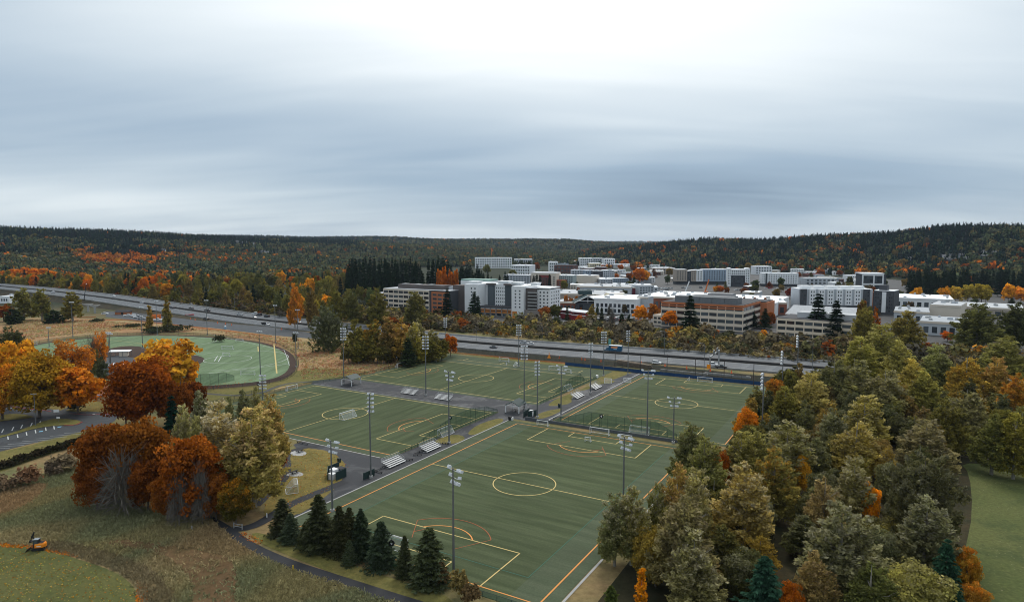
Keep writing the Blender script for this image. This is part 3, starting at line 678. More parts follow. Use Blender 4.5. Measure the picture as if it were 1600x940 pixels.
def tb(kind, px, base, top, wpx, c, tip, label, group=None, **k):       # base pixel, top pixel, width in pixels
    x, y = G(px, base); return tree(kind, x, y, htop((px, base), top), pxw((px, base), wpx), c, tip, label, group, **k)
def tt_(kind, px, top, H, wpx, c, tip, label, group=None, **k):           # top pixel and height
    x, y = G(px, top, H); return tree(kind, x, y, H, wpx*y/F, c, tip, label, group, **k)
# ---- autumn trees on the left
GL = 'autumn trees around the park road'
for a in [('maple', 14, 640, 535, 70, YO, TIPY, 'golden maple cut by the frame edge, behind the two orange ones'), ('maple', 62, 652, 556, 92, (.26, .16, .022), YO, 'big olive gold maple beside the car park lamp'),
          ('maple', 4, 655, 570, 70, (.36, .15, .02), OR, 'amber maple at the frame edge over the park road'), ('maple', 44, 615, 533, 42, YO, TIPY, 'tall narrow golden maple behind the olive gold one'),
          ('maple', 122, 646, 574, 72, BO, (.8, .33, .05), 'bright orange maple spreading over the road beside the playground'), ('airy_maple', 116, 606, 528, 62, (.55, .17, .02), (.45, .26, .07), 'orange maple with bare upper twigs behind the bright spreading one'),
          ('bare', 146, 590, 515, 40, GY, None, 'bare grey tree beside the ballpark with a few orange leaves'), ('airy_maple', 158, 588, 517, 26, (.6, .2, .03), None, 'thin orange leaved tree beside the bare grey one'), ('willow', 18, 578, 508, 62, DO, TIPG, 'dark olive round tree at the frame edge by the oval field'),
          ('cottonwood', 152, 592, 545, 16, GO, TIPG, 'slim bare stemmed tree by the playground path'), ('cottonwood', 161, 598, 557, 20, (.06, .065, .05), None, 'small grey green tree beside the playground path'),
          ('maple', 262, 622, 530, 98, (.36, .20, .025), (.70, .27, .03), 'large gold and orange maple in front of the oval field'), ('maple', 283, 618, 552, 56, YO, TIPY, 'yellow maple behind the floodlight, right side of the gold and orange one'),
          ('maple', 228, 668, 556, 104, (.25, .062, .012), (.42, .12, .016), 'tall deep rust red maple, pointed crown, beside the playground'), ('maple', 197, 665, 590, 50, (.17, .032, .014), RED, 'crimson flank maple against the tall rust red one'), ('maple', 275, 668, 598, 50, (.20, .06, .015), (.3, .09, .015), 'dark rust maple between the floodlight and the tall red maple'),
          ('maple', 302, 655, 596, 44, (.16, .045, .014), RU, 'dark red brown round tree by the fence of the oval'), ('maple', 170, 785, 662, 86, (.21, .062, .014), (.36, .12, .02), 'rust red maple standing behind the grey bare bush'), ('maple', 222, 782, 655, 90, (.22, .07, .016), (.38, .14, .02), 'brownish red maple with orange crown next to the grey bare bush'),
          ('maple', 300, 808, 684, 98, (.30, .08, .016), (.50, .16, .02), 'orange red maple hung with grey bare shoots above the dark path'), ('fir', 272, 722, 622, 40, TEAL, None, 'dark spruce wedged between the red maples and the pale cottonwoods')]:
    tb(*a, GL, lod=None)
tb('bare', 194, 800, 690, 104, GY, None, 'grey leafless bush in front of the rust red maples', GL)
tb('bare', 280, 822, 712, 46, GY, None, 'grey drooping bare shoots in front of the orange red maple, left stem', GL); tb('bare', 316, 819, 712, 44, GY, None, 'grey drooping bare shoots in front of the orange red maple, right stem', GL)
for px, b_, t_, w_, c, lb in ((152, 797, 728, 60, (.19, .06, .016), 'low rust red bushy tree on the meadow side of the grey leafless bush'), (232, 799, 722, 62, (.17, .05, .014), 'low dark red bushy tree between the two grey bare clumps'), (262, 815, 748, 44, (.22, .07, .016), 'small russet tree under the orange red maple, beside the meadow'), (338, 812, 744, 50, (.20, .065, .016), 'small russet tree under the orange red maple, beside the path'), (298, 806, 735, 60, (.24, .075, .016), 'low russet tree behind the drooping grey shoots')):
    tb('maple', px, b_, t_, w_, c, None, lb, GL)
GC = 'pale cottonwoods beside the left pitch'
for a in [('cottonwood', 344, 775, 622, 100, (.235, .165, .085), (.80, .74, .58), 'cottonwood with white tipped leaves and brownish crown'), ('cottonwood', 398, 792, 631, 112, (.175, .145, .068), (.72, .50, .27), 'broad cottonwood with peach tinted crown and white stem'),
          ('cottonwood', 424, 748, 612, 64, (.20, .145, .06), (.80, .48, .20), 'cottonwood with orange tipped crown leaning over the left pitch'), ('cottonwood', 288, 745, 630, 42, PALE, TIPC, 'pale grey green cottonwood next to the dark spruce'), ('cottonwood', 316, 715, 607, 40, GO, TIPC, 'grey green cottonwood behind the white tipped one'),
          ('cottonwood', 312, 748, 648, 34, PALE, (.4, .36, .16), 'small yellow green cottonwood beside the white tipped one'), ('cottonwood', 383, 700, 606, 34, GO, TIPG, 'olive cottonwood top showing behind the white tipped one'), ('cottonwood', 402, 690, 602, 26, OL, TIPC, 'slim olive cottonwood at the pitch corner floodlight'),
          ('cottonwood', 360, 690, 618, 22, GO, None, 'thin grey cottonwood behind the pale pair'), ('maple', 440, 735, 690, 20, RU, OR, 'narrow orange sapling between the cottonwoods and the curving path')]:
    tb(*a, GC)
for a in [('maple', 369, 818, 757, 52, (.055, .05, .016), (.95, .36, .02), 'bushy young maple with bright orange outer leaves'), ('maple', 340, 800, 742, 40, DO, RU, 'dark green and rust thicket tree below the cottonwoods')]: tb(*a, GC)
# ---- spruces behind the near goal
GS = 'row of spruces along the near end of the front pitch'
for a in [('spruce', 442, 838, 780, 46, SPR, 'leftmost dark spruce of the row by the path gate'), ('spruce', 455, 850, 807, 38, (.05, .064, .045), 'small blue green spruce, front left of the row'), ('spruce', 499, 862, 774, 62, SPR, 'tallest dark spruce of the row under the lamp'), ('spruce', 478, 856, 822, 30, SPR, 'low young spruce filling between the two left ones'),
          ('spruce', 531, 868, 791, 44, (.040, .041, .024), 'narrow dark spruce right of the tallest'), ('spruce', 547, 872, 793, 42, (.040, .041, .024), 'twin topped dark spruce in the middle of the row'), ('spruce', 565, 875, 799, 46, (.030, .042, .030), 'full dark spruce at the penalty box corner'), ('spruce', 546, 886, 848, 26, (.055, .066, .048), 'small bluish spruce in front of the middle trees'),
          ('spruce', 596, 890, 818, 54, (.032, .044, .034), 'spruce in front of the near goal and its round sign'), ('spruce', 633, 905, 843, 34, SPR, 'smaller spruce left of the big rightmost one'), ('spruce', 671, 916, 828, 70, (.044, .054, .036), 'largest bushy spruce at the right end of the row')]:
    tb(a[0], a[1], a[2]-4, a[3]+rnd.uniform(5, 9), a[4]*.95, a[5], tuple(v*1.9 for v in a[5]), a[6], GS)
# ---- grove in front of the freeway and trees along it
GF = 'trees along the freeway'
for a in [('willow', 514, 548, 474, 66, (.085, .088, .058), (.22, .22, .16), 'broad grey green willow beside the freeway'), ('cottonwood', 556, 562, 498, 36, OL, OY, 'olive tree at the left end of the grove'), ('cottonwood', 584, 565, 497, 42, OL, TIPY, 'olive gold tree in the grove with pale crown'), ('cottonwood', 606, 566, 490, 38, BR, TIPO, 'brown gold tree in the middle of the grove'),
          ('cottonwood', 628, 566, 494, 38, (.21, .14, .045), TIPO, 'orange topped tree in the grove above the pitch'), ('cottonwood', 649, 568, 500, 36, OY, TIPC, 'pale topped cottonwood in the grove above the pitch'), ('cottonwood', 655, 556, 496, 30, OL, TIPC, 'tall olive tree at the right of the grove'), ('cottonwood', 677, 562, 512, 30, (.17, .15, .06), TIPC, 'small pale olive tree beside the corner floodlight'),
          ('maple', 704, 556, 521, 22, OR, BO, 'small orange tree next to the freeway wall'), ('maple', 572, 560, 515, 30, OL, OR, 'low amber tree inside the grove'), ('fir', 638, 572, 528, 34, (.03, .043, .028), None, 'dark evergreen at the foot of the grove'), ('fir', 560, 566, 535, 28, (.03, .043, .028), None, 'dark evergreen bush at the left foot of the grove'), ('maple', 690, 562, 530, 24, OL, OY, 'low olive tree under the corner floodlight'),
          ('poplar', 262, 517, 458, 15, (.21, .165, .07), TIPY, 'tall slim tan poplar beside the works yard'), ('poplar', 235, 518, 476, 13, (.23, .165, .07), TIPY, 'shorter slim tan poplar beside the works yard'), ('cottonwood', 38, 500, 447, 38, OL, OY, 'olive tree in the clump before the bridge, left stem'), ('cottonwood', 66, 500, 448, 34, (.12, .105, .035), (.3, .22, .06), 'olive gold tree in the clump before the bridge, right stem'),
          ('cottonwood', 114, 502, 453, 36, (.125, .10, .035), OY, 'olive brown tree standing before the bridge pier'), ('maple', 6, 502, 474, 34, RU, OR, 'low orange tree at the frame edge below the freeway'), ('yew', 20, 506, 482, 40, (.035, .05, .03), None, 'dark evergreen hedge tree under the olive clump'), ('yew', 84, 505, 484, 36, (.035, .05, .03), None, 'dark evergreen bush tree near the bridge')]:
    tb(*a, GF)
for i, px in enumerate((545, 560, 574, 590, 600, 615, 626, 641, 660, 668, 682)):
    tb(['maple', 'cottonwood', 'willow'][i % 3], px, 566+rnd.uniform(-3, 4), 540+rnd.uniform(-12, 5), rnd.uniform(22, 34), rnd.choice([DO, OL, BR, (.07, .06, .03)]), OY, 'low olive undergrowth tree in the shade of the grove', 'undergrowth trees of the grove')
# ---- trees between the freeway and the town
GT = 'trees along the town side of the freeway'
for a in [('cottonwood', 461, 512, 438, 24, (.33, .15, .03), BO, 'orange crowned tall tree beyond the freeway'), ('cottonwood', 487, 512, 447, 26, BR, OY, 'brown olive tree right of the orange crowned one'), ('cottonwood', 525, 508, 448, 32, OL, OY, 'olive tree on the far freeway bank above the willow'), ('cottonwood', 552, 508, 449, 34, (.09, .085, .035), OL, 'dark olive tree before the curved office wing'),
          ('cottonwood', 589, 510, 448, 40, OL, (.3, .22, .07), 'tall olive tree covering the left end of the striped office'), ('cottonwood', 648, 512, 452, 44, (.095, .085, .036), OY, 'dark olive tree in the middle of the striped office front'), ('fir', 699, 498, 451, 24, CON, None, 'black green fir before the office stair tower'), ('fir', 741, 500, 456, 26, (.022, .04, .026), None, 'pointed dark conifer before the white hotel'), ('fir', 747, 500, 462, 16, (.022, .04, .026), None, 'second spire of the conifer before the white hotel'),
          ('fir', 1077, 530, 462, 36, CON, None, 'tall dark fir before the orange banded office'), ('fir', 1087, 531, 495, 26, (.035, .045, .033), None, 'shorter grey green fir beside the tall one at the office'), ('fir', 1277, 528, 459, 40, CON, None, 'dark fir before the low white banded office'), ('fir', 1305, 532, 470, 38, CON, None, 'second dark fir right of the first at the low office'),
          ('yew', 971, 519, 490, 17, (.022, .036, .022), None, 'left dark cedar of the pair at the lane entrance'), ('yew', 983, 519, 491, 15, (.022, .036, .022), None, 'right dark cedar of the pair at the lane entrance'), ('maple', 1000, 504, 478, 24, (.55, .22, .02), BO, 'golden orange maple beside the office lane'), ('maple', 1021, 505, 474, 20, (.34, .13, .025), OR, 'brown orange maple at the office corner'), ('maple', 1047, 512, 485, 24, BO, (.8, .35, .03), 'bright orange round maple before the office'),
          ('cottonwood', 925, 506, 474, 19, OL, (.33, .13, .02), 'olive tree with orange top behind the red train cars'), ('fir', 940, 505, 480, 11, (.03, .036, .022), None, 'slim dark tree in the middle of the mall car park'), ('bare', 956, 516, 474, 16, BR, None, 'brown bare conifer at the car park edge'), ('maple', 867, 500, 474, 18, (.08, .08, .033), OL, 'olive tree left of the red train cars'), ('maple', 852, 500, 477, 20, (.40, .14, .04), RU, 'russet thin tree at the corner of the hotel'),
          ('willow', 870, 510, 494, 22, (.07, .075, .05), None, 'grey green round bush below the train cars'), ('maple', 905, 506, 492, 10, OR, BO, 'small orange tree in front of the red train car'), ('fir', 886, 502, 477, 9, (.035, .04, .02), None, 'slim olive tree between the train cars'),
          ('fir', 1175, 512, 483, 24, CON, None, 'dark evergreen right of the orange banded office'), ('fir', 1195, 514, 482, 22, (.02, .036, .026), None, 'dark evergreen with pointed top between the two offices'), ('fir', 1160, 516, 488, 22, CON, None, 'dark evergreen at the office end wall'), ('maple', 1205, 510, 487, 14, RU, OR, 'russet tree behind the dark evergreens'), ('maple', 1172, 494, 476, 16, OR, BO, 'orange tree before the long white store'), ('maple', 1190, 494, 478, 14, OR, BO, 'amber tree before the long white store, right of the first'),
          ('poplar', 1162, 492, 463, 8, (.25, .10, .06), RU, 'slim brown tree at the white store wall, left'), ('poplar', 1178, 492, 464, 8, (.26, .11, .07), RU, 'slim brown tree at the white store wall, middle'), ('poplar', 1195, 493, 464, 8, (.32, .12, .04), OR, 'slim orange brown tree at the white store wall, right'), ('maple', 1118, 523, 514, 12, OR, BO, 'small orange bush tree below the office front'), ('maple', 1113, 532, 518, 10, (.6, .25, .03), BO, 'golden sapling below the office front'), ('maple', 1194, 533, 515, 12, YO, BO, 'golden sapling between the offices'),
          ('cottonwood', 1365, 545, 478, 24, (.30, .10, .02), OR, 'rust tree showing behind the big cottonwood grove'), ('maple', 1480, 533, 517, 18, (.7, .16, .02), BO, 'fiery orange tree before the grey flat roofs'), ('maple', 1345, 540, 470, 18, (.13, .10, .035), RU, 'olive and rust tree before the white flats')]:
    tb(*a, GT)
for a in [('maple', 884, 484, 461, 8), ('maple', 892, 484, 463, 9), ('maple', 901, 484, 462, 8), ('maple', 910, 484, 466, 8)]: tb(*a, (.45, .17, .02), BO, 'orange tree in the short row before the mall entrance', 'orange trees before the mall entrance')
for px, b, t_, w_, c in ((998, 444, 420, 22, OR), (984, 441, 424, 12, RU), (1008, 442, 421, 14, YO), (963, 435, 427, 8, OR), (1012, 438, 424, 10, RU), (1125, 458, 446, 14, OR), (1136, 459, 448, 8, RU), (1118, 458, 447, 9, YO), (1162, 460, 450, 10, RU), (990, 425, 414, 12, RU), (976, 418, 406, 14, OR), (1213, 462, 454, 11, OY), (1233, 466, 450, 12, RED), (1240, 470, 458, 9, RU), (940, 422, 414, 8, OR), (950, 422, 412, 9, YO), (970, 424, 412, 9, OR), (1430, 466, 453, 14, YO)):
    tb('maple', px, b, t_, w_, c, None, 'autumn coloured street tree among the town roofs', 'street trees in the town')
for i in range(215):
    px = rnd.uniform(700, 1620); b = rnd.uniform(424, 500)
    if (1030 < px < 1160 or 700 < px < 860) and b > 455: continue
    tb(rnd.choice(['maple', 'maple', 'fir']), px, b, b-rnd.uniform(9, 17), rnd.uniform(8, 14), rnd.choice([DO, (.05, .06, .035), BR, RU, OL, (.08, .06, .05), (.045, .06, .035)]), None, 'dull coloured street tree among the town roofs', 'dull street trees in the town')
# ---- dark grove of firs behind the striped office
GD = 'tall firs of the dark grove behind the offices'
for i in range(125):
    px = rnd.uniform(542, 752); d = rnd.uniform(780, 1120); H = rnd.uniform(29, 52)*(1 if px < 700 else .82)
    x = (px-800)/F*d
    tree('fir', x, d, H, rnd.uniform(9, 12.5), CON, None, 'tall blackish fir packed in the grove behind the offices', GD, z=0)
for i in range(34):
    px = rnd.uniform(535, 760); d = rnd.uniform(730, 800); k = rnd.choice(['cottonwood', 'maple', 'fir'])
    tree(k, (px-800)/F*d, d, rnd.uniform(14, 24), rnd.uniform(9, 14), rnd.choice([OL, DO, GO, BR, (.07, .085, .04)]) if k != 'fir' else CON, None, 'mixed tree along the front edge of the dark fir grove', 'trees fronting the dark grove', z=0)
for px, b, t_ in ((694, 462, 418), (704, 462, 419), (687, 464, 420), (712, 462, 420), (705, 460, 424)): tb('maple', px, b+8, t_, 10, OR, BO, 'orange tree standing out before the dark firs', 'orange trees before the dark firs')
for px in (752, 757, 764, 769, 781, 789, 793, 832, 838, 843, 850, 856): tree('fir', (px-800)/F*1020, 1020+rnd.uniform(-60, 60), rnd.uniform(22, 29), 9, CON, None, 'dark fir standing between the white town buildings', 'firs between the white buildings')
for i in range(95):                                # dark firs on the right, in front of the hill
    px = rnd.uniform(1412, 1640); d = rnd.uniform(840, 1010); x = (px-800)/F*d
    tree('fir', x, d, rnd.uniform(24, 36), rnd.uniform(9, 12), CON, None, 'tall dark fir of the belt below the hill behind the golden maples', 'firs below the hill behind the golden maples')
for px, w_, c in ((1432, 16, YO), (1475, 16, YO), (1492, 20, (.36, .22, .04)), (1512, 24, (.25, .19, .04)), (1533, 26, (.27, .2, .04)), (1575, 20, YO), (1595, 24, (.5, .2, .03)), (1540, 14, OY)):
    tb('maple', px, 474, 443+rnd.uniform(0, 6), w_, c, None, 'golden rounded maple in the row before the dark firs', 'golden maples on the right')
# ---- wood beyond the freeway on the left
def spots(n, f, dmin, tries=40000, taken=None):
    res = list(taken or []); k0 = len(res); cell = {}
    def key(p): return (int(p[0]//dmin), int(p[1]//dmin))
    for p in res: cell.setdefault(key(p), []).append(p)
    for _ in range(tries):
        if len(res)-k0 >= n: break
        p = f()
        if p is None: continue
        i, j = key(p)
        if any((p[0]-a[0])**2+(p[1]-a[1])**2 < dmin*dmin for di in (-1, 0, 1) for dj in (-1, 0, 1) for a in cell.get((i+di, j+dj), [])): continue
        res.append(p); cell.setdefault((i, j), []).append(p)
    return res[k0:]
def fwd(px): 
    """distance at which the far edge of the freeway lies for a picture column"""
    return np.interp(px, fpx, fpy)
fe = np.array(foff(-FAR-10)); fpx_ = 800+F*fe[:, 0]/np.maximum(fe[:, 1], 1); o_ = np.argsort(fpx_); fpx = fpx_[o_]; fpy = fe[o_, 1]
def leftwood():
    px = rnd.uniform(-60, 545); d0 = float(fwd(px))+6
    d = d0+rnd.uniform(0, 1)**1.6*(1120-d0) if d0 < 1100 else None
    if d is None: return None
    if 360 < px < 460 and d < d0+70 and rnd.random() < .75: return None
    return ((px-800)/F*d, d)
WL = 'trees of the wood beyond the freeway on the left'
for x, y in spots(270, leftwood, 11):
    px = 800+F*x/y; q = rnd.random(); near = y < fwd(px)+60
    if q < .50: k, c, tp = 'cottonwood', rnd.choice([OL, OL, BR, DO, GO, (.16, .125, .04)]), OY
    elif q < .66: k, c, tp = 'maple', rnd.choice([OL, DO, DO, OY]), None
    elif q < .80: k, c, tp = 'maple', rnd.choice([RU, OR, YO]) if px < 330 or rnd.random() < .3 else OL, None
    elif q < .9: k, c, tp = 'poplar', OY, None
    else: k, c, tp = 'fir', CON, None
    H = rnd.uniform(15, 24) if near else rnd.uniform(18, 30); cn = 'orange' if c in (RU, OR, YO) else ('dark' if c in (CON, DO) else ('grey green' if c == GO else 'olive brown'))
    tree(k, x, y, H, {'cottonwood': rnd.uniform(10, 15), 'maple': rnd.uniform(12, 17), 'poplar': 6.5, 'fir': 9}[k], c, tp, f"{cn} {NAMES[k].replace('_tree', '')} in the wood beyond the freeway", WL)
for px, w_, H in ((8, 30, 24), (28, 36, 27), (48, 40, 31), (62, 36, 27), (82, 28, 23), (118, 16, 20), (131, 15, 21)):
    d = 1150+rnd.uniform(-15, 25); tree('maple', (px-800)/F*d, d, H, w_*d/F, (.55, .18, .014), BO, 'big bright orange tree beyond the far left of the freeway', 'big orange trees beyond the freeway')
# ---- the big grove on the right
GR = 'cottonwood grove right of the pitches'
RG = [('cottonwood', 962, 765, 17, 56, (.105, .10, .055), TIPC, 'slim olive grey cottonwood furthest into the front pitch'), ('cottonwood', 988, 757, 18, 58, (.12, .11, .05), TIPC, 'olive cottonwood right of the slim one at the pitch edge'), ('cottonwood', 1028, 748, 17, 40, OL, TIPC, 'half hidden olive cottonwood at the orange touchline'),
 ('cottonwood', 1060, 720, 21, 50, (.22, .15, .06), (.66, .40, .18), 'cottonwood with peach orange tip beside the cream tipped one'), ('cottonwood', 1088, 722, 21, 58, (.20, .17, .075), TIPC, 'cream tipped olive cottonwood right of the peach one'), ('cottonwood', 1070, 762, 23, 104, (.14, .115, .065), (.36, .29, .17), 'wide taupe brown cottonwood in front of the cream tipped one'), ('cottonwood', 1085, 820, 18, 90, (.13, .115, .06), TIPC, 'broad brown olive cottonwood lowest in the front of the grove'),
 ('cottonwood', 1165, 720, 22, 88, (.18, .135, .05), TIPC, 'large gold olive cottonwood with silvery tips, centre of the grove'), ('poplar', 1003, 884, 12, 26, (.66, .24, .015), (.8, .36, .02), 'slender bright orange sapling at the bottom of the grove'), ('spruce', 955, 914, 9, 46, (.045, .055, .022), None, 'low green conifer at the pitch end of the grove'), ('spruce', 1196, 866, 15, 80, (.02, .045, .042), None, 'wide dark teal conifer at the bottom of the grove'),
 ('cottonwood', 1212, 694, 20, 62, (.12, .105, .04), TIPY, 'olive cottonwood with amber lower leaves left of the tan one'), ('cottonwood', 1290, 738, 18, 56, (.20, .145, .075), (.38, .28, .15), 'tan cottonwood near the middle of the grove'), ('cottonwood', 1336, 708, 20, 66, (.14, .125, .06), TIPC, 'silver flecked olive cottonwood over the orange one'), ('cottonwood', 1318, 778, 22, 112, (.105, .10, .062), (.38, .35, .25), 'big grey olive cottonwood with pale flecks, lower middle'), 
 ('willow', 1447, 697, 25, 150, (.085, .082, .052), (.20, .19, .13), 'huge dark grey green willow at the edge of the side lawn'), ('cottonwood', 1450, 768, 19, 84, (.10, .096, .062), (.32, .30, .22), 'grey flecked lobe tree standing before the huge dark willow'), ('maple', 1358, 756, 13, 36, (.62, .25, .02), (.75, .36, .03), 'small bright orange maple between the two grey olive trees'),
 ('cottonwood', 1272, 858, 15, 66, (.17, .115, .06), (.26, .18, .1), 'brown nearly bare cottonwood at the bottom of the grove'), ('maple', 1236, 912, 10, 44, (.35, .10, .016), OR, 'rust orange shrubby maple at the bottom edge'), ('cottonwood', 1362, 872, 15, 88, (.07, .075, .032), (.12, .12, .05), 'dark green dense tree at the bottom of the grove'), ('maple', 1432, 886, 12, 104, (.22, .19, .07), (.36, .32, .15), 'pale yellow green rounded tree at the bottom edge'), ('spruce', 1481, 842, 17, 60, (.018, .042, .040), None, 'dark teal spruce beside the side lawn'), 
 ('maple', 1513, 858, 10, 38, (.22, .13, .025), (.85, .25, .02), 'orange topped maple at the corner of the side lawn'), ('maple', 1524, 910, 6, 40, (.26, .14, .03), BO, 'low amber shrub maple on the side lawn'),
 ('cottonwood', 1268, 577, 23, 62, (.20, .155, .06), (.42, .34, .16), 'sunny tan olive cottonwood nearest the far pitch corner'), ('cottonwood', 1228, 600, 18, 46, OL, OY, 'low olive tree under the corner floodlight of the grove'), ('cottonwood', 1232, 655, 21, 76, (.125, .115, .052), TIPC, 'olive grey cottonwood with twin pale tops, left middle'), ('cottonwood', 1305, 553, 24, 56, (.105, .10, .048), (.26, .24, .15), 'dark olive twin tree at the freeway end of the grove'), ('cottonwood', 1336, 552, 25, 66, (.125, .115, .055), (.34, .32, .22), 'grey tipped cottonwood at the freeway end of the grove'), 
 ('cottonwood', 1345, 522, 25, 52, (.21, .18, .06), (.40, .34, .15), 'bright olive cottonwood before the white flats'), ('cottonwood', 1378, 502, 30, 70, (.19, .165, .055), (.38, .33, .15), 'tallest olive yellow cottonwood near the freeway'), ('cottonwood', 1405, 527, 26, 46, (.17, .15, .055), (.33, .3, .15), 'olive yellow shoulder tree of the tallest cottonwood'), ('cottonwood', 1385, 569, 23, 64, (.15, .135, .065), (.45, .40, .27), 'cream grey cottonwood in the upper middle of the grove'), ('cottonwood', 1353, 612, 22, 66, (.22, .17, .06), (.52, .44, .24), 'sunny yellow olive cottonwood in the middle of the grove'), ('cottonwood', 1340, 650, 20, 70, (.20, .155, .05), (.5, .42, .22), 'yellow olive cottonwood in front of the sunny one'),
 ('cottonwood', 1425, 556, 23, 50, (.22, .175, .05), (.45, .36, .13), 'golden olive cottonwood right of the cream grey one'), ('cottonwood', 1443, 575, 22, 54, (.16, .135, .045), OY, 'olive cottonwood below the golden one'), ('cottonwood', 1468, 535, 25, 56, (.13, .125, .06), (.3, .28, .16), 'grey olive cottonwood before the grey roofs'), ('cottonwood', 1512, 551, 23, 52, (.24, .175, .045), TIPY, 'amber flecked cottonwood in the upper right'), ('cottonwood', 1513, 600, 23, 64, (.125, .11, .06), (.30, .26, .17), 'grey brown cottonwood in the right middle'), ('cottonwood', 1570, 520, 26, 62, (.15, .14, .055), (.30, .28, .13), 'olive round topped cottonwood at the upper right edge'), ('cottonwood', 1560, 554, 23, 44, (.22, .15, .05), TIPO, 'peach topped cottonwood at the right edge'), ('cottonwood', 1588, 578, 22, 44, (.26, .14, .03), OR, 'amber cottonwood cut by the right edge'), 
 ('cottonwood', 1450, 650, 19, 76, (.14, .12, .07), (.3, .26, .18), 'tan grey rounded cottonwood above the huge willow'), ('cottonwood', 1590, 640, 21, 60, (.16, .13, .04), OY, 'olive cottonwood cut by the right edge above the lawn'), ('cottonwood', 1305, 632, 20, 54, (.11, .105, .055), (.34, .32, .22), 'grey olive cottonwood left of the sunny one'), ('cottonwood', 1480, 620, 20, 50, (.10, .085, .03), OL, 'dark olive cottonwood behind the grey brown one'), ('cottonwood', 1555, 645, 19, 60, (.085, .08, .035), OL, 'dark olive tree at the fence of the side lawn'),
 ('cottonwood', 1530, 470, 34, 62, (.07, .072, .034), (.13, .12, .05), 'tall dark round tree before the golden maples'), ('cottonwood', 1588, 468, 34, 50, (.06, .062, .032), (.11, .1, .05), 'tall dark tree at the upper right edge'), ('cottonwood', 1352, 474, 32, 40, (.13, .11, .04), OY, 'tall olive tree before the white flats, upper left of the grove'), ('cottonwood', 1418, 482, 31, 54, (.12, .10, .035), (.30, .2, .05), 'tall olive brown tree before the grey flat roofs'),
 ('cottonwood', 1082, 654, 21, 62, (.105, .098, .05), (.25, .22, .14), 'dark olive cottonwood jutting over the far pitch'), ('cottonwood', 1102, 676, 20, 60, (.13, .12, .05), (.30, .27, .15), 'olive cottonwood beside the dark jutting one'), ('cottonwood', 1160, 668, 19, 60, (.17, .15, .05), (.36, .32, .15), 'olive yellow cottonwood below the small orange maple'), ('cottonwood', 1184, 664, 19, 56, (.19, .165, .055), (.38, .34, .16), 'yellow olive cottonwood left of the tall floodlight'), ('maple', 1166, 640, 13, 34, (.68, .22, .018), (.8, .3, .03), 'small bright orange maple at the edge of the far pitch'), ('fir', 1186, 637, 9, 13, CON, None, 'tiny dark fir beside the orange maple'),
 ('maple', 1128, 708, 12, 30, (.34, .09, .016), OR, 'rust red maple half hidden in the grove edge'), ('maple', 1206, 716, 13, 34, (.46, .24, .03), YO, 'amber maple behind the silvery tipped centre tree'), ('maple', 1212, 590, 12, 26, (.24, .12, .03), OR, 'brown orange shrub tree at the blue windscreen end'), ('maple', 1253, 714, 11, 26, (.5, .25, .03), None, 'small golden maple between two olive cottonwoods')]
placed = []
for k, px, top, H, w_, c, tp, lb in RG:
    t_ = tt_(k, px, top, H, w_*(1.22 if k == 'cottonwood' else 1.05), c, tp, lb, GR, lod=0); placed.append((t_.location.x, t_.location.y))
def grovespot():
    y = rnd.uniform(112, 345); x = rnd.uniform(20, 330); u, v = toUV(x, y); px = 800+F*x/y
    if v > -43.5 or u > 182 or px > 1760: return None
    if u < 60 and v > -47: return None
    if px > 1492-(y-125)*.15 and y < 207: return None
    return (x, y)
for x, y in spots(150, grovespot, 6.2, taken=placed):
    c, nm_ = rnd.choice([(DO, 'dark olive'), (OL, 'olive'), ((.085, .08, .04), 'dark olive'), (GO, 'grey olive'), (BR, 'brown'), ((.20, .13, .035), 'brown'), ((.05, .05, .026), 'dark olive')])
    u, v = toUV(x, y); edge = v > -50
    tree('cottonwood' if rnd.random() < .7 else 'maple', x, y, rnd.uniform(8, 12) if edge else rnd.uniform(9, 15), rnd.uniform(7, 10), c, TIPG if rnd.random() < .6 else OY, f'lower {nm_} tree filling the shade of the big cottonwood grove', 'lower trees of the big cottonwood grove', lod=0 if y < 230 else 1)
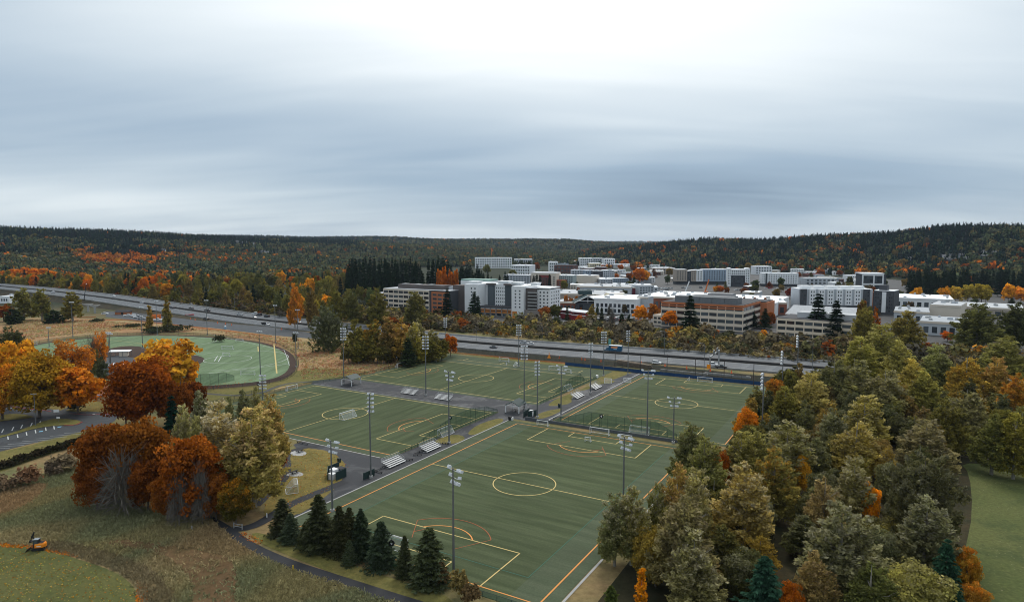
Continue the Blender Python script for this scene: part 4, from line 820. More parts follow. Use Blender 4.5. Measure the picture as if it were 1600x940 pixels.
# ---- foliage that nobody could count
def fcards(items, name, label, nper, mat=None, kind='conifer'):
    """items: arrays x,y,z,H,W,color -> one mesh of leaf clusters"""
    n = len(items); a = np.array(items, float); x, y, z, H, Wd = a[:, :5].T; colr = a[:, 5:8]
    if kind == 'conifer':
        t = np.linspace(0, 1, nper)[None, :]**1.25*np.ones((n, 1)); ang = rng.uniform(0, 6.28, (n, nper))
        r = Wd[:, None]/2*(1-t)**.62*rng.uniform(.45, 1.05, (n, nper))*.62; zz = H[:, None]*(.08+.88*t)
        d = np.stack([np.cos(ang), np.sin(ang), np.full_like(ang, -.75)], -1); s = (Wd/2)[:, None]*(.26+.5*(1-t))
        A = nrm(d)*s[..., None]; Bv = np.stack([-np.sin(ang), np.cos(ang), rng.uniform(-.4, .4, ang.shape)], -1)*(s*.55)[..., None]
        top = t > .96; A[top] = (np.stack([np.zeros(n), np.zeros(n), H*.07], -1)[:, None]*np.ones((1, nper, 1)))[top]; r[top] = 0; Bv[top] *= .5
        C = np.stack([x[:, None]+np.cos(ang)*r, y[:, None]+np.sin(ang)*r, z[:, None]+zz], -1)
        tint = rng.uniform(.7, 1.3, (n, nper, 1))
    else:
        d = nrm(rng.normal(size=(n, nper, 3))); d[..., 2] = np.where(d[..., 2] < -.45, -d[..., 2], d[..., 2])
        rad = rng.uniform(.55, 1.05, (n, nper, 1))*(1+.25*np.sin(d[..., :1]*5+d[..., 1:2]*4+x[:, None, None]))
        C = np.stack([x, y, z+H*.52], -1)[:, None]+d*rad*np.stack([Wd*.46, Wd*.46, H*.46], -1)[:, None]
        nn = nrm(d+np.array((0, 0, .4))+.7*rng.normal(size=d.shape)); A = nrm(np.cross(nn, nrm(rng.normal(size=d.shape)))); Bv = np.cross(nn, A)
        s = (np.sqrt(Wd*H)*.5*2.6/math.sqrt(nper))[:, None, None]*rng.uniform(.6, 1.15, (n, nper, 1)); A = A*s; Bv = Bv*s*.75
        tint = rng.uniform(.62, 1.38, (n, nper, 1))
    cc = np.clip(colr[:, None]*tint, 0, .9)
    m = cardmesh(name, C.reshape(-1, 3), A.reshape(-1, 3), Bv.reshape(-1, 3), cc.reshape(-1, 3), mat=FCOL)
    o = O(name, m); struct(o, 'stuff'); o['label'] = label; o['category'] = 'woodland'; return o
conif = []; broad = []
def nz(x, y, s, p): return math.sin(x*s+p)*math.sin(y*s*1.3+p*2.1)+.6*math.sin(x*s*2.3-y*s*1.7+p*.7)
nh = 0
for dlo, dhi, sp in ((940, 1500, 11.5), (1500, 2200, 13.5), (2200, 3400, 19), (3400, 6000, 34), (6000, 9600, 62)):
    rows = int((dhi-dlo)/sp)
    for i in range(rows):
        d = dlo+(i+rnd.random())*sp; step = sp/d*F
        for q in np.arange(-130, 1730, step):
            q_ = q+rnd.uniform(-.5, .5)*step; x = (q_-800)/F*d; dd = d+rnd.uniform(-.5, .5)*sp
            conif.append((x, dd, sp, q_))
cand = np.array(conif); conif = []
cz = terr(cand[:, 0], cand[:, 1]); NZ1 = np.sin(cand[:, 0]*.011+1)*np.sin(cand[:, 1]*.0097+2)+.6*np.sin(cand[:, 0]*.024-cand[:, 1]*.019); NZ2 = np.sin(cand[:, 0]*.006+4)*np.sin(cand[:, 1]*.005+1)+.7*np.sin(cand[:, 0]*.015+cand[:, 1]*.012+3)
rr_ = rng.uniform(0, 1, (len(cand), 4))
for k in range(len(cand)):
    x, d, sp, q = cand[k]; z = cz[k]; n1_, n2_ = NZ1[k], NZ2[k]
    if z < .6 and q > 560: continue                     # town and flat ground
    if z < .6 and d < 1150: continue
    S_ = sp/11.5; big = 1 if sp < 20 else (1.25 if sp < 40 else 2.0)
    if q < 560:                                           # left hill
        f = z/100.; pc = float(sm(.35, .75, f+.15*n1_))*.80+.17+.22*n1_; po = .17 if q < 330 else .06
        if f > .5: po *= .25
        if q < 280 and .10 < f < .42 and n2_ > -.4: po = .60
    elif q > 900 and d < 3300:
        f = z/90.; pc = .55+.3*float(sm(.1, .5, f))+.22*n1_; po = .12 if f < .7 else .06
    else:
        f = 0.3; pc = .22+.22*n1_+.35*float(sm(60, 105, z)); po = .025
    if d < 3300 and rr_[k, 3] < .05: continue
    if rr_[k, 0] < pc:
        H = rnd.uniform(15, 26)*(1 if big < 2 else 1.1); c = (.013*rnd.uniform(.7, 1.4), .028*rnd.uniform(.7, 1.3), .021*rnd.uniform(.8, 1.2))
        conif.append((x, d, z-1, H, rnd.uniform(10, 15)*(1 if big < 1.2 else big*1.25), *c))
    else:
        if rr_[k, 1] < po*(2.3 if n2_ > .35 else (.9 if n2_ > 0 else .25)): c = rnd.choice([OR, RU, (.42, .15, .022), YO, (.30, .11, .03), OR])
        else: c = rnd.choice([OL, (.06, .08, .04), (.095, .115, .055), (.05, .07, .035), (.15, .145, .06), (.13, .105, .05), (.075, .10, .05), (.10, .11, .07)])
        j = rnd.uniform(.75, 1.2)
        broad.append((x, d, z-1, rnd.uniform(12, 20)*big**.5, rnd.uniform(14, 21)*big, *(v*j for v in c)))
fcards(conif, 'hillside_firs', 'dark evergreen forest covering the hills along the horizon', 34)
fcards(broad, 'hillside_broadleaf_wood', 'olive brown and orange woodland on the hillsides', 40, kind='broad')
# scrub between the freeway and the town, and on the far banks
scrub = []
for i in range(4000):
    v = rnd.uniform(-230, 330); u = rnd.uniform(256, 334 if v < 200 else 300)
    if v > 165: u += (v-165)*.10
    x, y = U(u, v)
    n_ = nz(x, y, .05, 1.2); c = rnd.choice([(.20, .15, .075), (.25, .195, .075), (.15, .125, .085), (.16, .15, .06), (.33, .25, .07), (.12, .105, .075), (.17, .14, .085), (.09, .09, .045)]) if rnd.random() > .035 else rnd.choice([YO, RU, (.45, .2, .03)])
    j = rnd.uniform(.75, 1.15)
    h = (rnd.uniform(1.8, 4.5) if rnd.random() < .8 else rnd.uniform(5.5, 9.5))*(1.3 if n_ > .3 else .85)*(.7 if u < 270 else 1); scrub.append((x, y, 0, h, h*rnd.uniform(.8, 1.3), *(k*j for k in c)))
for i in range(2600):
    k = rnd.randrange(30, 84); dd_ = FAR+9+abs(rnd.gauss(0, 1))*45; p = FW[k, :2]-FN[k]*dd_
    x, y = p[0]+rnd.uniform(-12, 12), p[1]+rnd.uniform(-6, 6)
    if 800+F*x/y > 745: continue
    c = rnd.choice([BR, (.13, .10, .05), OL, OY, DO, (.09, .075, .055)]) if rnd.random() > .07 else RU; j = rnd.uniform(.75, 1.15); h = rnd.uniform(3, 8)
    scrub.append((x, y, 0, h, h*rnd.uniform(.8, 1.2), *(k_*j for k_ in c)))
fcards(scrub, 'bank_scrub', 'tangled brown and olive scrub on the bank beyond the freeway', 56, kind='broad')
brush = []
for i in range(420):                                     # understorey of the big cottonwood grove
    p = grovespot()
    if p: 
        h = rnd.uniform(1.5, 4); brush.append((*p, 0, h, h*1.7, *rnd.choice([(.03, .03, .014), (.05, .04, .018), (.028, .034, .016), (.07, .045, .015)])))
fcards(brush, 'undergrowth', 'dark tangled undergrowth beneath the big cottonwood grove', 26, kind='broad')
hedge = []
for s in np.linspace(0, 1, 130):
    p = smooth(PX([(-60, 748), (0, 734), (50, 716), (100, 700), (140, 690)]), 2, False); i = s*(len(p)-1); i0 = int(min(i, len(p)-2)); f_ = i-i0
    hedge.append((p[i0][0]*(1-f_)+p[i0+1][0]*f_+rnd.uniform(-1, 1), p[i0][1]*(1-f_)+p[i0+1][1]*f_+rnd.uniform(-1, 1), 0, rnd.uniform(1.6, 2.8), rnd.uniform(2.2, 3.2), *rnd.choice([(.03, .026, .014), (.045, .035, .02), (.03, .032, .014)])))
h_ = fcards(hedge, 'hedge', 'long dark clipped hedge between the car park lawn and the meadow', 60, kind='broad'); del h_['kind']; h_['category'] = 'hedge'
for px, b, t_, w_, c, lb in ((690, 914, 893, 30, BR, 'brown shrub at the foot of the biggest spruce'), (722, 930, 907, 30, (.20, .15, .05), 'yellowish brown shrub by the pitch corner fence'), (738, 944, 925, 26, BR, 'brown shrub at the bottom edge beside the pitch'),
                         (45, 757, 733, 32, (.24, .13, .07), 'russet rounded bush in the meadow'), (8, 765, 748, 36, (.22, .15, .09), 'pale brown bush at the edge of the meadow'), (105, 735, 712, 38, (.22, .17, .10), 'straw coloured bush below the hedge'), (88, 742, 724, 24, (.16, .12, .08), 'dull grey brown bush beside the straw coloured one'),
                         (345, 534, 522, 14, DO, 'dark rounded bush in the dry meadow behind the oval'), (461, 538, 519, 9, DO, 'small dark tree bush by the oval lamp post'), (210, 510, 505, 34, DO, 'low dark bramble mound in the dry meadow'), (265, 518, 508, 50, DO, 'wide dark bramble mound below the two poplars'), (150, 502, 497, 22, DO, 'small bramble mound near the works yard'), (245, 520, 511, 30, (.05, .06, .03), 'dark bramble mound at the oval outfield'), (120, 640, 628, 24, DO, 'dark shrub under the bright orange maple')):
    x, y = G(px, b); h = htop((px, b), t_); wd = pxw((px, b), w_)
    o = fcards([(rnd.gauss(0, wd*.22), rnd.gauss(0, wd*.18), 0, h*rnd.uniform(.7, 1), wd*rnd.uniform(.45, .7), *c) for k in range(7)], 'shrub', lb, 110, kind='broad')
    del o['kind']; o['category'] = 'shrub'; o.location = (x, y, -.2)
# long grass of the meadow and fallen leaves
def inpoly(P_, x, y):
    c = False; j = len(P_)-1
    for i in range(len(P_)):
        if (P_[i][1] > y) != (P_[j][1] > y) and x < (P_[j][0]-P_[i][0])*(y-P_[i][1])/(P_[j][1]-P_[i][1])+P_[i][0]: c = not c
        j = i
    return c
mead = PX([(-60, 775), (60, 742), (150, 722), (200, 790), (330, 812), (376, 852), (440, 885), (530, 912), (640, 950), (640, 1000), (230, 1000), (222, 936), (205, 905), (170, 886), (110, 866), (55, 853), (-60, 842)])
drym = PX([(-40, 556), (20, 500), (150, 500), (330, 516), (430, 526), (560, 545), (600, 556), (640, 570), (560, 588), (470, 592), (470, 560), (430, 535), (330, 517), (200, 515), (60, 528)])
mudp = PX([(150, 846), (200, 842), (262, 851), (320, 860), (362, 868), (372, 900), (368, 960), (296, 960), (298, 912), (276, 880), (240, 864), (185, 853)])
pts = []; cols_ = []; hs = []
rim = smooth(PX([(70, 858), (120, 868), (165, 882), (205, 900), (232, 930), (240, 970)]), 3, False); rus = smooth(PX([(-40, 778), (20, 762), (80, 752), (60, 778), (20, 800), (-40, 815)]), 2)
xs = [p[0] for p in mead]; ys = [p[1] for p in mead]
while len(pts) < 34000:
    x, y = rnd.uniform(min(xs), max(xs)), rnd.uniform(min(ys), max(ys))
    if not inpoly(mead, x, y): continue
    if inpoly(mudp, x, y) and rnd.random() < .93: continue
    a_ = nz(x, y, .09, 2); b_ = nz(x, y, .045, .4)
    s1, s2 = float(sm(-.3, .5, a_)), float(sm(-.3, .45, b_)); c = np.array((.30, .26, .125))*(1-s1)+np.array((.235, .24, .125))*s1; c = c*(1-s2*.75)+np.array((.42, .345, .18))*s2*.75; s3 = float(sm(.5, .95, nz(x, y, .033, 3.3))); c = c*(1-s3)+np.array((.34, .25, .13))*s3; dl = min((x-p_[0])**2+(y-p_[1])**2 for p_ in rim); c = c if dl > 16 else c*.4+np.array((.19, .145, .09))*.6; c = c if not inpoly(rus, x, y) else c*.4+np.array((.42, .24, .13))*.6
    pts.append((x, y)); f_ = rnd.uniform(.72, 1.2); cols_.append([k*f_ for k in c]); hs.append(rnd.uniform(.35, .95))
xs = [p[0] for p in drym]; ys = [p[1] for p in drym]
k0 = len(pts)
while len(pts) < k0+9000:
    x, y = rnd.uniform(min(xs), max(xs)), rnd.uniform(min(ys), max(ys))
    if not inpoly(drym, x, y): continue
    pts.append((x, y)); b_ = nz(x, y, .06, 1.); cols_.append([k*rnd.uniform(.7, 1.25) for k in ((.44, .33, .16) if b_ > -.3 else (.44, .23, .11))]); hs.append(rnd.uniform(.5, 1.2))
pts = np.array(pts); hs = np.array(hs); nb_ = 4
Cg = np.repeat(np.concatenate([pts, np.zeros((len(pts), 1))], 1), nb_, 0); hh = np.repeat(hs, nb_)
Ag = nrm(rng.normal(size=(len(Cg), 3))*np.array((1, 1, .15))+np.array((.25, .1, .8)))*hh[:, None]*.6
Cg = Cg+np.concatenate([rng.normal(size=(len(Cg), 2))*.35, (Ag[:, 2]*.75)[:, None]], 1); Bg = perp(Ag)*(hh*.16)[:, None]
gm = cardmesh('meadow_grass', Cg, Ag, Bg, np.repeat(np.array(cols_), nb_, 0)*rng.uniform(.8, 1.2, (len(Cg), 1)), mat=FCOL)
o = struct(O('meadow_grass', gm), 'stuff'); o['label'] = 'long tangled autumn grass of the meadows'; o['category'] = 'grass'
lf = []; lc = []
def scatter(poly, n, cs):
    xs = [p[0] for p in poly]; ys = [p[1] for p in poly]; k = 0
    while k < n:
        x, y = rnd.uniform(min(xs), max(xs)), rnd.uniform(min(ys), max(ys))
        if inpoly(poly, x, y): lf.append((x, y, .1)); lc.append([v*rnd.uniform(.7, 1.2) for v in rnd.choice(cs)]); k += 1
YL = [(.40, .30, .06), (.5, .33, .06), (.42, .2, .03), (.35, .3, .1)]
scatter(PX([(-40, 858), (60, 860), (140, 882), (205, 915), (215, 945), (-40, 960)]), 900, YL)
scatter(PX([(-20, 846), (60, 851), (125, 866), (120, 871), (50, 857), (-20, 853)]), 700, [BO, OR, (.6, .25, .03)])
scatter(PX([(213, 905), (232, 915), (228, 950), (212, 950)]), 260, [BO, OR])
scatter(PX([(412, 792), (440, 712), (520, 705), (545, 730), (490, 790)]), 900, YL+[OR]); scatter(PX([(416, 780), (436, 715), (452, 708), (446, 745)]), 320, [OR, RU, BO])
scatter(PX([(300, 605), (400, 592), (380, 600), (310, 612)]), 200, [OR, RU]); scatter(PX([(120, 600), (190, 598), (180, 645), (120, 645)]), 250, YL+[OR]); scatter(PX([(380, 830), (412, 845), (404, 852), (374, 838)]), 120, [RU, OR])
lf = np.array(lf); Al = nrm(rng.normal(size=lf.shape)*np.array((1, 1, .25)))*.19; Bl = perp(Al)*.14
o = struct(O('fallen_leaves', cardmesh('fallen_leaves', lf, Al, Bl, np.array(lc), mat=FCOL)), 'stuff'); o['label'] = 'yellow and orange leaves scattered over the grass'; o['category'] = 'leaves'

# ================================================================ HAZE
hz, T = nodemat('haze_air')
pv = N(T, 'ShaderNodeVolumePrincipled', {'Color': (.66, .80, .98, 1), 'Density': 2.6e-5, 'Anisotropy': 0.0})
T.links.new(pv.outputs[0], N(T, 'ShaderNodeOutputMaterial').inputs['Volume'])
ho = MB().box(-21000, 21000, -700, 12700, -3, 220).build('haze', hz); struct(ho, 'stuff'); ho['label'] = 'pale moist air fading the far hills'; ho['category'] = 'haze'

# ================================================================ SPORTS GROUND FURNITURE
head_me = MB().box(-.42, .42, -.38, .40, -.36, .36).bar((0, .40, 0), (0, .62, 0), .40, .30, 8).bar((0, -.36, 0), (0, -.62, -.1), .09, .09, 5).mesh('floodlight', LAMPW)
arm_me = {w: MB().bar((-w/2, 0, 0), (w/2, 0, 0), .085, .085, 6).mesh('crossarm', GALV) for w in (2.6, 3.4, 4.4)}
pole_me = MB().bar((0, 0, 0), (0, 0, 1), .28, .14, 10).mesh('pole', POLE)
base_me = MB().bar((0, 0, -.2), (0, 0, .7), .62, .58, 12).mesh('base', CONC)
def floodlight(px, base, top, style, yawdeg, label, grp='floodlight poles round the pitches', H=None, xy=None):
    x, y = xy or G(px, base); H = H or htop((px, base), top)
    r_ = empty('floodlight_pole', (x, y, 0), R(yawdeg), label, 'floodlight', grp)
    O('pole', pole_me, r_, scale=(1, 1, H)); O('base', base_me, r_)
    rows = {'B': ((H-.6, 4.4, (-2.1, 1.2, 2.1)), (H-2.1, 3.4, (-1.5, 1.6)), (H-3.5, 2.6, (-1.0, .1, 1.1))), 'A': tuple((H-.5-1.35*i, 2.6, (-1.1, 0., 1.1)) for i in range(5)), 'C': tuple((H-.5-1.3*i, 2.6, (-.55, .75)) for i in range(5)),
            'S': ((H-.3, 2.6, (-1.1, 0., 1.1)),), 'T': ((H-.3, 3.4, (-1.5, -.5, .5, 1.5)),)}[style]
    for i, (z, w, xs) in enumerate(rows):
        O('crossarm', arm_me[w], r_, (0, .12, z))
        for j, xx in enumerate(xs):
            h = O('floodlight', head_me, r_, (xx, .55, z+.18), R(rnd.uniform(-25, 25)+(35 if style in 'BC' and j % 2 else 0)))
            h.rotation_euler.x = R(-28); h.scale = (.82,)*3
    return r_
for a in [(709, 905, 738, 'B', -50, 'floodlight pole with seven white lamps at the front goal end of the nearest pitch'), (519.5, 798.7, 693, 'B', -35, 'floodlight pole rising beside the tallest spruce'), (579.5, 746, 617, 'C', -20, 'floodlight pole standing at the small dark green wall on the plaza'),
          (701.7, 692.5, 581, 'B', -40, 'floodlight pole beside the bleachers and the two grass islands'), (665.5, 618, 526, 'A', 0, 'tall floodlight pole between the two bleachers on the cross path'), (537.5, 600, 513, 'A', 0, 'tall floodlight pole at the small white framed shelter by the dry meadow'),
          (696, 557, 497, 'C', 10, 'floodlight pole at the far left corner in front of the orange tree'), (819, 640, 541, 'A', 0, 'tall floodlight pole beside the central shelter and bin enclosure'), (839.5, 652, 566, 'C', 20, 'floodlight pole right of the bin enclosure in the centre'), (876.5, 651, 572, 'B', -30, 'floodlight pole at the near left corner of the far right pitch'),
          (810.5, 572.5, 508, 'A', 0, 'floodlight pole behind the far pitch next to the freeway'), (922.5, 614, 537, 'C', 15, 'floodlight pole beside the bleachers of the far right pitch'), (943, 587, 519, 'A', 0, 'floodlight pole on the far grass, left of the pair'), (981, 585, 517, 'C', 20, 'floodlight pole on the far grass, right of the pair'),
          (1011, 682, 579, 'B', -20, 'floodlight pole behind the green fence at the near end of the far right pitch')]: floodlight(*a)
floodlight(0, 0, 0, 'B', -50, 'floodlight pole rising from the trees at the right touchline of the nearest pitch', H=22.5, xy=G(975.5, 681, 22.5))
floodlight(0, 0, 0, 'B', -20, 'floodlight pole standing before the cottonwoods at the end of the low grey wall', H=16.5, xy=G(1052, 692))
floodlight(1190, 691, 585, 'C', 60, 'floodlight pole against the grove beside the small orange maple')
floodlight(0, 0, 0, 'C', 70, 'floodlight pole at the end of the blue windscreen', H=22, xy=G(1224, 549, 22)); floodlight(0, 0, 0, 'C', 70, 'floodlight pole before the freeway at the edge of the grove', H=26, xy=G(1248, 524, 26))
GO_ = 'lamp poles round the oval field'
for a in [(114, 526, 472, 'T', 0, 'lamp pole behind the left half of the oval field with a wide lamp bar'), (77, 543, 512, 'S', 0, 'short lamp pole at the left rim of the oval field'), (171, 568, 520, 'S', 0, 'lamp pole behind the thin orange tree at the ballpark'), (223, 544, 480, 'S', 0, 'dark lamp pole rising from the infield of the oval'),
          (324, 524, 469, 'S', 0, 'lamp pole behind the middle of the oval field by the freeway works'), (246, 524, 470, 'S', 0, 'lamp pole between the two tan poplars'), (431, 536, 477, 'S', 0, 'lamp pole at the right rim of the oval field'), (466, 545, 484, 'S', 0, 'lamp pole in the dry meadow right of the oval field'),
          (407, 587, 518, 'S', 0, 'lamp pole in front of the goals on the right of the oval'), (463, 573, 520, 'S', 0, 'lamp pole on the verge right of the oval track'), (411, 640, 588, 'A', 0, 'short lamp cluster showing above the pale cottonwoods'), (283, 625, 564, 'A', 0, 'lamp cluster between the gold maple and the dark red tree'), (174, 586, 522, 'S', 0, 'plain grey pole between the two ballpark shelters')]:
    floodlight(*a[:5], a[5], GO_)
# ---- goals
def goal(px, py, w, h, d, yaw, label, tip=0., size='goal', uvxy=None):
    x, y = uvxy or G(px, py)
    r_ = empty('soccer_goal', (x, y, .07), yaw, label, 'soccer goal', 'soccer goals')
    t = .09; f = MB()
    f.bar((-w/2, 0, 0), (-w/2, 0, h), t).bar((w/2, 0, 0), (w/2, 0, h), t).bar((-w/2-t, 0, h), (w/2+t, 0, h), t)
    f.build('front_frame', WHITE, r_)
    b = MB()
    for s in (-1, 1): b.bar((s*w/2, 0, h), (s*w/2, d*.35, h), t*.7).bar((s*w/2, d*.35, h), (s*w/2, d, .08), t*.7).bar((s*w/2, 0, .06), (s*w/2, d, .06), t*.7)
    b.bar((-w/2, d, .06), (w/2, d, .06), t*.7); b.build('back_frame', WHITE, r_)
    n = MB(); n.add([(-w/2, 0, h), (w/2, 0, h), (w/2, d*.35, h), (-w/2, d*.35, h), (w/2, d, .08), (-w/2, d, .08)], [(0, 1, 2, 3), (3, 2, 4, 5)])
    for s in (-1, 1): n.add([(s*w/2, 0, .06), (s*w/2, 0, h), (s*w/2, d*.35, h), (s*w/2, d, .08)], [(0, 1, 2, 3)])
    n.build('net', NET, r_); r_.rotation_euler.x = tip
    return r_
YU = YAW; H90 = math.pi/2
gl = [(541, 652, 7.3, 2.44, 2.4, YAW+math.pi*1.0, 'white goal standing on the centre circle of the left pitch'), (693, 678, 7.3, 2.44, 2.3, YAW+math.pi, 'white goal behind the tall green fence of the left pitch'), (457, 609, 6, 2.2, 1.8, YAW, 'white goal at the far left end of the left pitch'), (628, 573, 7.3, 2.44, 2, YAW, 'white goal at the left end of the far left pitch'),
      (787, 565, 6.5, 2.3, 2, YAW-H90, 'white goal on the far margin behind the cross marked pitch'), (808, 572, 4, 2, 2, YAW+.7, 'white goal turned sideways by the far floodlight'), (866, 579, 6.4, 2.4, 2, YAW-H90+.1, 'bright netted white goal at the far margin, left of two'), (884, 582, 6, 2, 1.8, YAW-H90-.1, 'low white goal at the far margin, right of two'),
      (885, 609, 6, 2.4, 2.2, YAW+math.pi, 'white goal behind the green fence of the far left pitch'), (1000, 676, 7.3, 2.44, 2, YAW+H90, 'white goal at the near end of the far right pitch'), (1101, 597, 7.3, 2.44, 1.8, YAW-H90, 'white goal before the blue windscreen'), (847, 665, 4.5, 2, 1.6, YAW-H90, 'small white goal at the far corner of the nearest pitch'),
      (936, 679, 7.3, 2.44, 1.8, YAW-H90, 'full size white goal at the far end of the nearest pitch'), (918, 690, 2., 1.6, 1.2, YAW-H90, 'tiny pale goal in the far penalty area of the nearest pitch'), (977, 688, 4.5, 2, 1.6, YAW-H90, 'white goal behind the lamp heads at the far end of the nearest pitch'), (618, 853, 7.3, 2.44, 1.8, YAW+H90, 'white goal half hidden behind the spruces of the nearest pitch'),
      (950, 598, 3.6, 2.2, 2, YAW+1.9, 'white goal parked on the grass island near the bleachers'), (980, 596, 3.6, 1.9, 1.6, YAW+2., 'white goal parked on the paving at the touchline'), (465, 765, 5.2, 2.5, 3.2, YAW+.9, 'white A frame goal stored on the leafy grass'), (355, 546, 7.3, 2.44, 2, 0, 'wide white goal in the middle of the oval field'), (353, 557, 4, 2.2, 2, 0, 'smaller white goal in front of the wide one on the oval'),
      (286, 536, 4.5, 2.4, 2.2, .6, 'turned white goal on the far side of the oval'), (374, 534, 5, 2.2, 2, 0, 'white goal at the back rim of the oval'), (386.5, 586, 7.3, 2.44, 2, 0, 'white goal at the near right edge of the oval'), (52, 539, 4.5, 2.3, 2, .8, 'white goal at the left tip of the oval')]
for a in gl: goal(*a[:6], a[6])
# ---- bleachers
bench_me = MB().box(-4, 4, -.17, .17, -.04, .04).mesh('bench', WHITE)
foot_me = MB().box(-4, 4, -.15, .15, -.03, .03).mesh('footboard', GALV)
def bleacher(px, py, yaw, label):
    x, y = G(px, py); r_ = empty('bleacher', (x, y, .05), yaw, label, 'bleacher', 'aluminium bleachers beside the pitches')
    for i in range(5):
        O('bench', bench_me, r_, (0, .2+.75*i, .45+.32*i))
        if i: O('footboard', foot_me, r_, (0, -.18+.75*i, .14+.32*i))
    f = MB()
    for xx in (-3.6, -1.2, 1.2, 3.6): f.bar((xx, 0, 0), (xx, 3.3, 0), .06, n=4).bar((xx, 0, .05), (xx, 3.3, 1.6), .06, n=4).bar((xx, 3.3, 0), (xx, 3.3, 1.7), .06, n=4).bar((xx, 1.7, 0), (xx, 1.7, .8), .05, n=4)
    f.build('frame', GALV, r_)
    g = MB()
    for z in (1.9, 2.3, 2.75): g.bar((-4, 3.5, z), (4, 3.5, z), .045, n=4)
    for xx in np.linspace(-4, 4, 6): g.bar((xx, 3.5, 1.6), (xx, 3.5, 2.75), .045, n=4)
    for xx in (-4, 4): g.bar((xx, 3.5, 2.75), (xx, .6, 1.5), .045, n=4).bar((xx, 3.5, 2.3), (xx, .6, 1.0), .04, n=4).bar((xx, .6, .3), (xx, .6, 1.5), .04, n=4)
    g.build('guard_rail', GALV, r_)
bleacher(622, 727, YAW, 'aluminium bleacher at the near corner of the left pitch'); bleacher(679, 703, YAW, 'aluminium bleacher beside the green fence and small grass island'); bleacher(636, 616, YAW-H90-0.0, 'aluminium bleacher on the cross path, left of the tall pole')
bleacher(689.5, 625, YAW-H90, 'aluminium bleacher on the cross path, right of the tall pole'); bleacher(908, 621, YAW, 'aluminium bleacher nearer the camera at the far right pitch'); bleacher(936, 607, YAW, 'aluminium bleacher further off at the far right pitch')
# ---- shelters, bin enclosures, low benches
def shelter(px, py, yaw, label):
    x, y = G(px, py); r_ = empty('shelter', (x, y, .05), yaw, label, 'shelter', 'white framed shelters')
    w, d, h, rg = 3.0, 3.6, 3.0, 4.6
    for sx in (-1, 1):
        for sy in (-1, 1): MB().box(-.16, .16, -.16, .16, 0, h).build('post', WHITE, r_, (sx*w, sy*d, 0))
    for sy in (-1, 1): MB().bar((-w, 0, h), (0, 0, rg), .17, n=4).bar((0, 0, rg), (w, 0, h), .17, n=4).bar((-w, 0, h), (w, 0, h), .12, n=4).build('gable', WHITE, r_, (0, sy*d, 0))
    m = MB()
    for s in (-1, 1): m.add([(0, -d-.3, rg+.15), (0, d+.3, rg+.15), (s*(w+.3), d+.3, h+.05), (s*(w+.3), -d-.3, h+.05), (0, -d-.3, rg+.3), (0, d+.3, rg+.3), (s*(w+.3), d+.3, h+.2), (s*(w+.3), -d-.3, h+.2)], [(0, 1, 2, 3), (4, 5, 6, 7), (0, 4, 7, 3), (1, 5, 6, 2), (3, 2, 6, 7)])
    m.build('roof', DKGREEN, r_)
    b = MB().box(-.9, .9, -.35, .35, .65, .75).box(-.9, .9, -.9, -.55, .4, .46).box(-.9, .9, .55, .9, .4, .46).box(-.1, .1, -.1, .1, 0, .7).build('picnic_table', BLACK, None, (x, y, .06), yaw); tag(b, 'dark picnic table under the ' + ('central' if px > 700 else 'left') + ' white framed shelter', 'table')
shelter(549, 600, YAW-H90+.1, 'white framed shelter with dark green roof by the dry meadow'); shelter(806, 642, YAW-H90+.1, 'white framed shelter with dark green roof at the centre crossing')
def bin_(x, y, z0, yaw, c, h, w, name, label):
    r_ = empty(name, (x, y, z0), yaw, label, 'bin')
    m = MB(); b = w/2; t = w/2*1.12
    m.add([(-b, -b, 0), (b, -b, 0), (b, b, 0), (-b, b, 0), (-t, -t, h), (t, -t, h), (t, t, h), (-t, t, h)], [(3, 2, 1, 0), (4, 5, 6, 7), (0, 1, 5, 4), (1, 2, 6, 5), (2, 3, 7, 6), (3, 0, 4, 7)]).build('body', c, r_)
    MB().add([(-t, -t, h), (t, -t, h), (t, t*1.05, h), (-t, t*1.05, h), (-t, -t, h+.08), (t, -t, h+.08), (t, t, h+.22), (-t, t, h+.22)], [(3, 2, 1, 0), (4, 5, 6, 7), (0, 1, 5, 4), (1, 2, 6, 5), (2, 3, 7, 6), (3, 0, 4, 7)]).build('lid', WHITE if c is WHITE else BLACK, r_, (0, 0, .005))
def panels(name, segs, h, label, mat=DKGREEN):
    r_ = empty(name, (*G(*segs[0][0]), 0), 0, label, 'enclosure'); ox, oy = G(*segs[0][0])
    for s in segs:
        p = [(a-ox, b-oy) for a, b in PX(s)]; MB().wall(p, h, .14, .03).build('panel', mat, r_)
        for q in p: MB().bar((*q, 0), (*q, h+.1), .09, n=6).build('post', mat, r_)
panels('bin_enclosure', [[(525, 751), (541, 744)], [(512, 750), (512.5, 741)], [(513, 741), (530, 734)]], 2.6, 'dark green walled bin enclosure with white bins on the plaza')
panels('screen_wall', [[(568, 749.5), (585, 742)]], 2.1, 'short dark green wall panel at the foot of the floodlight'); panels('bin_enclosure', [[(818, 652), (827, 646)], [(825, 651), (838, 649)]], 2.4, 'dark green bin enclosure beside the central floodlight')
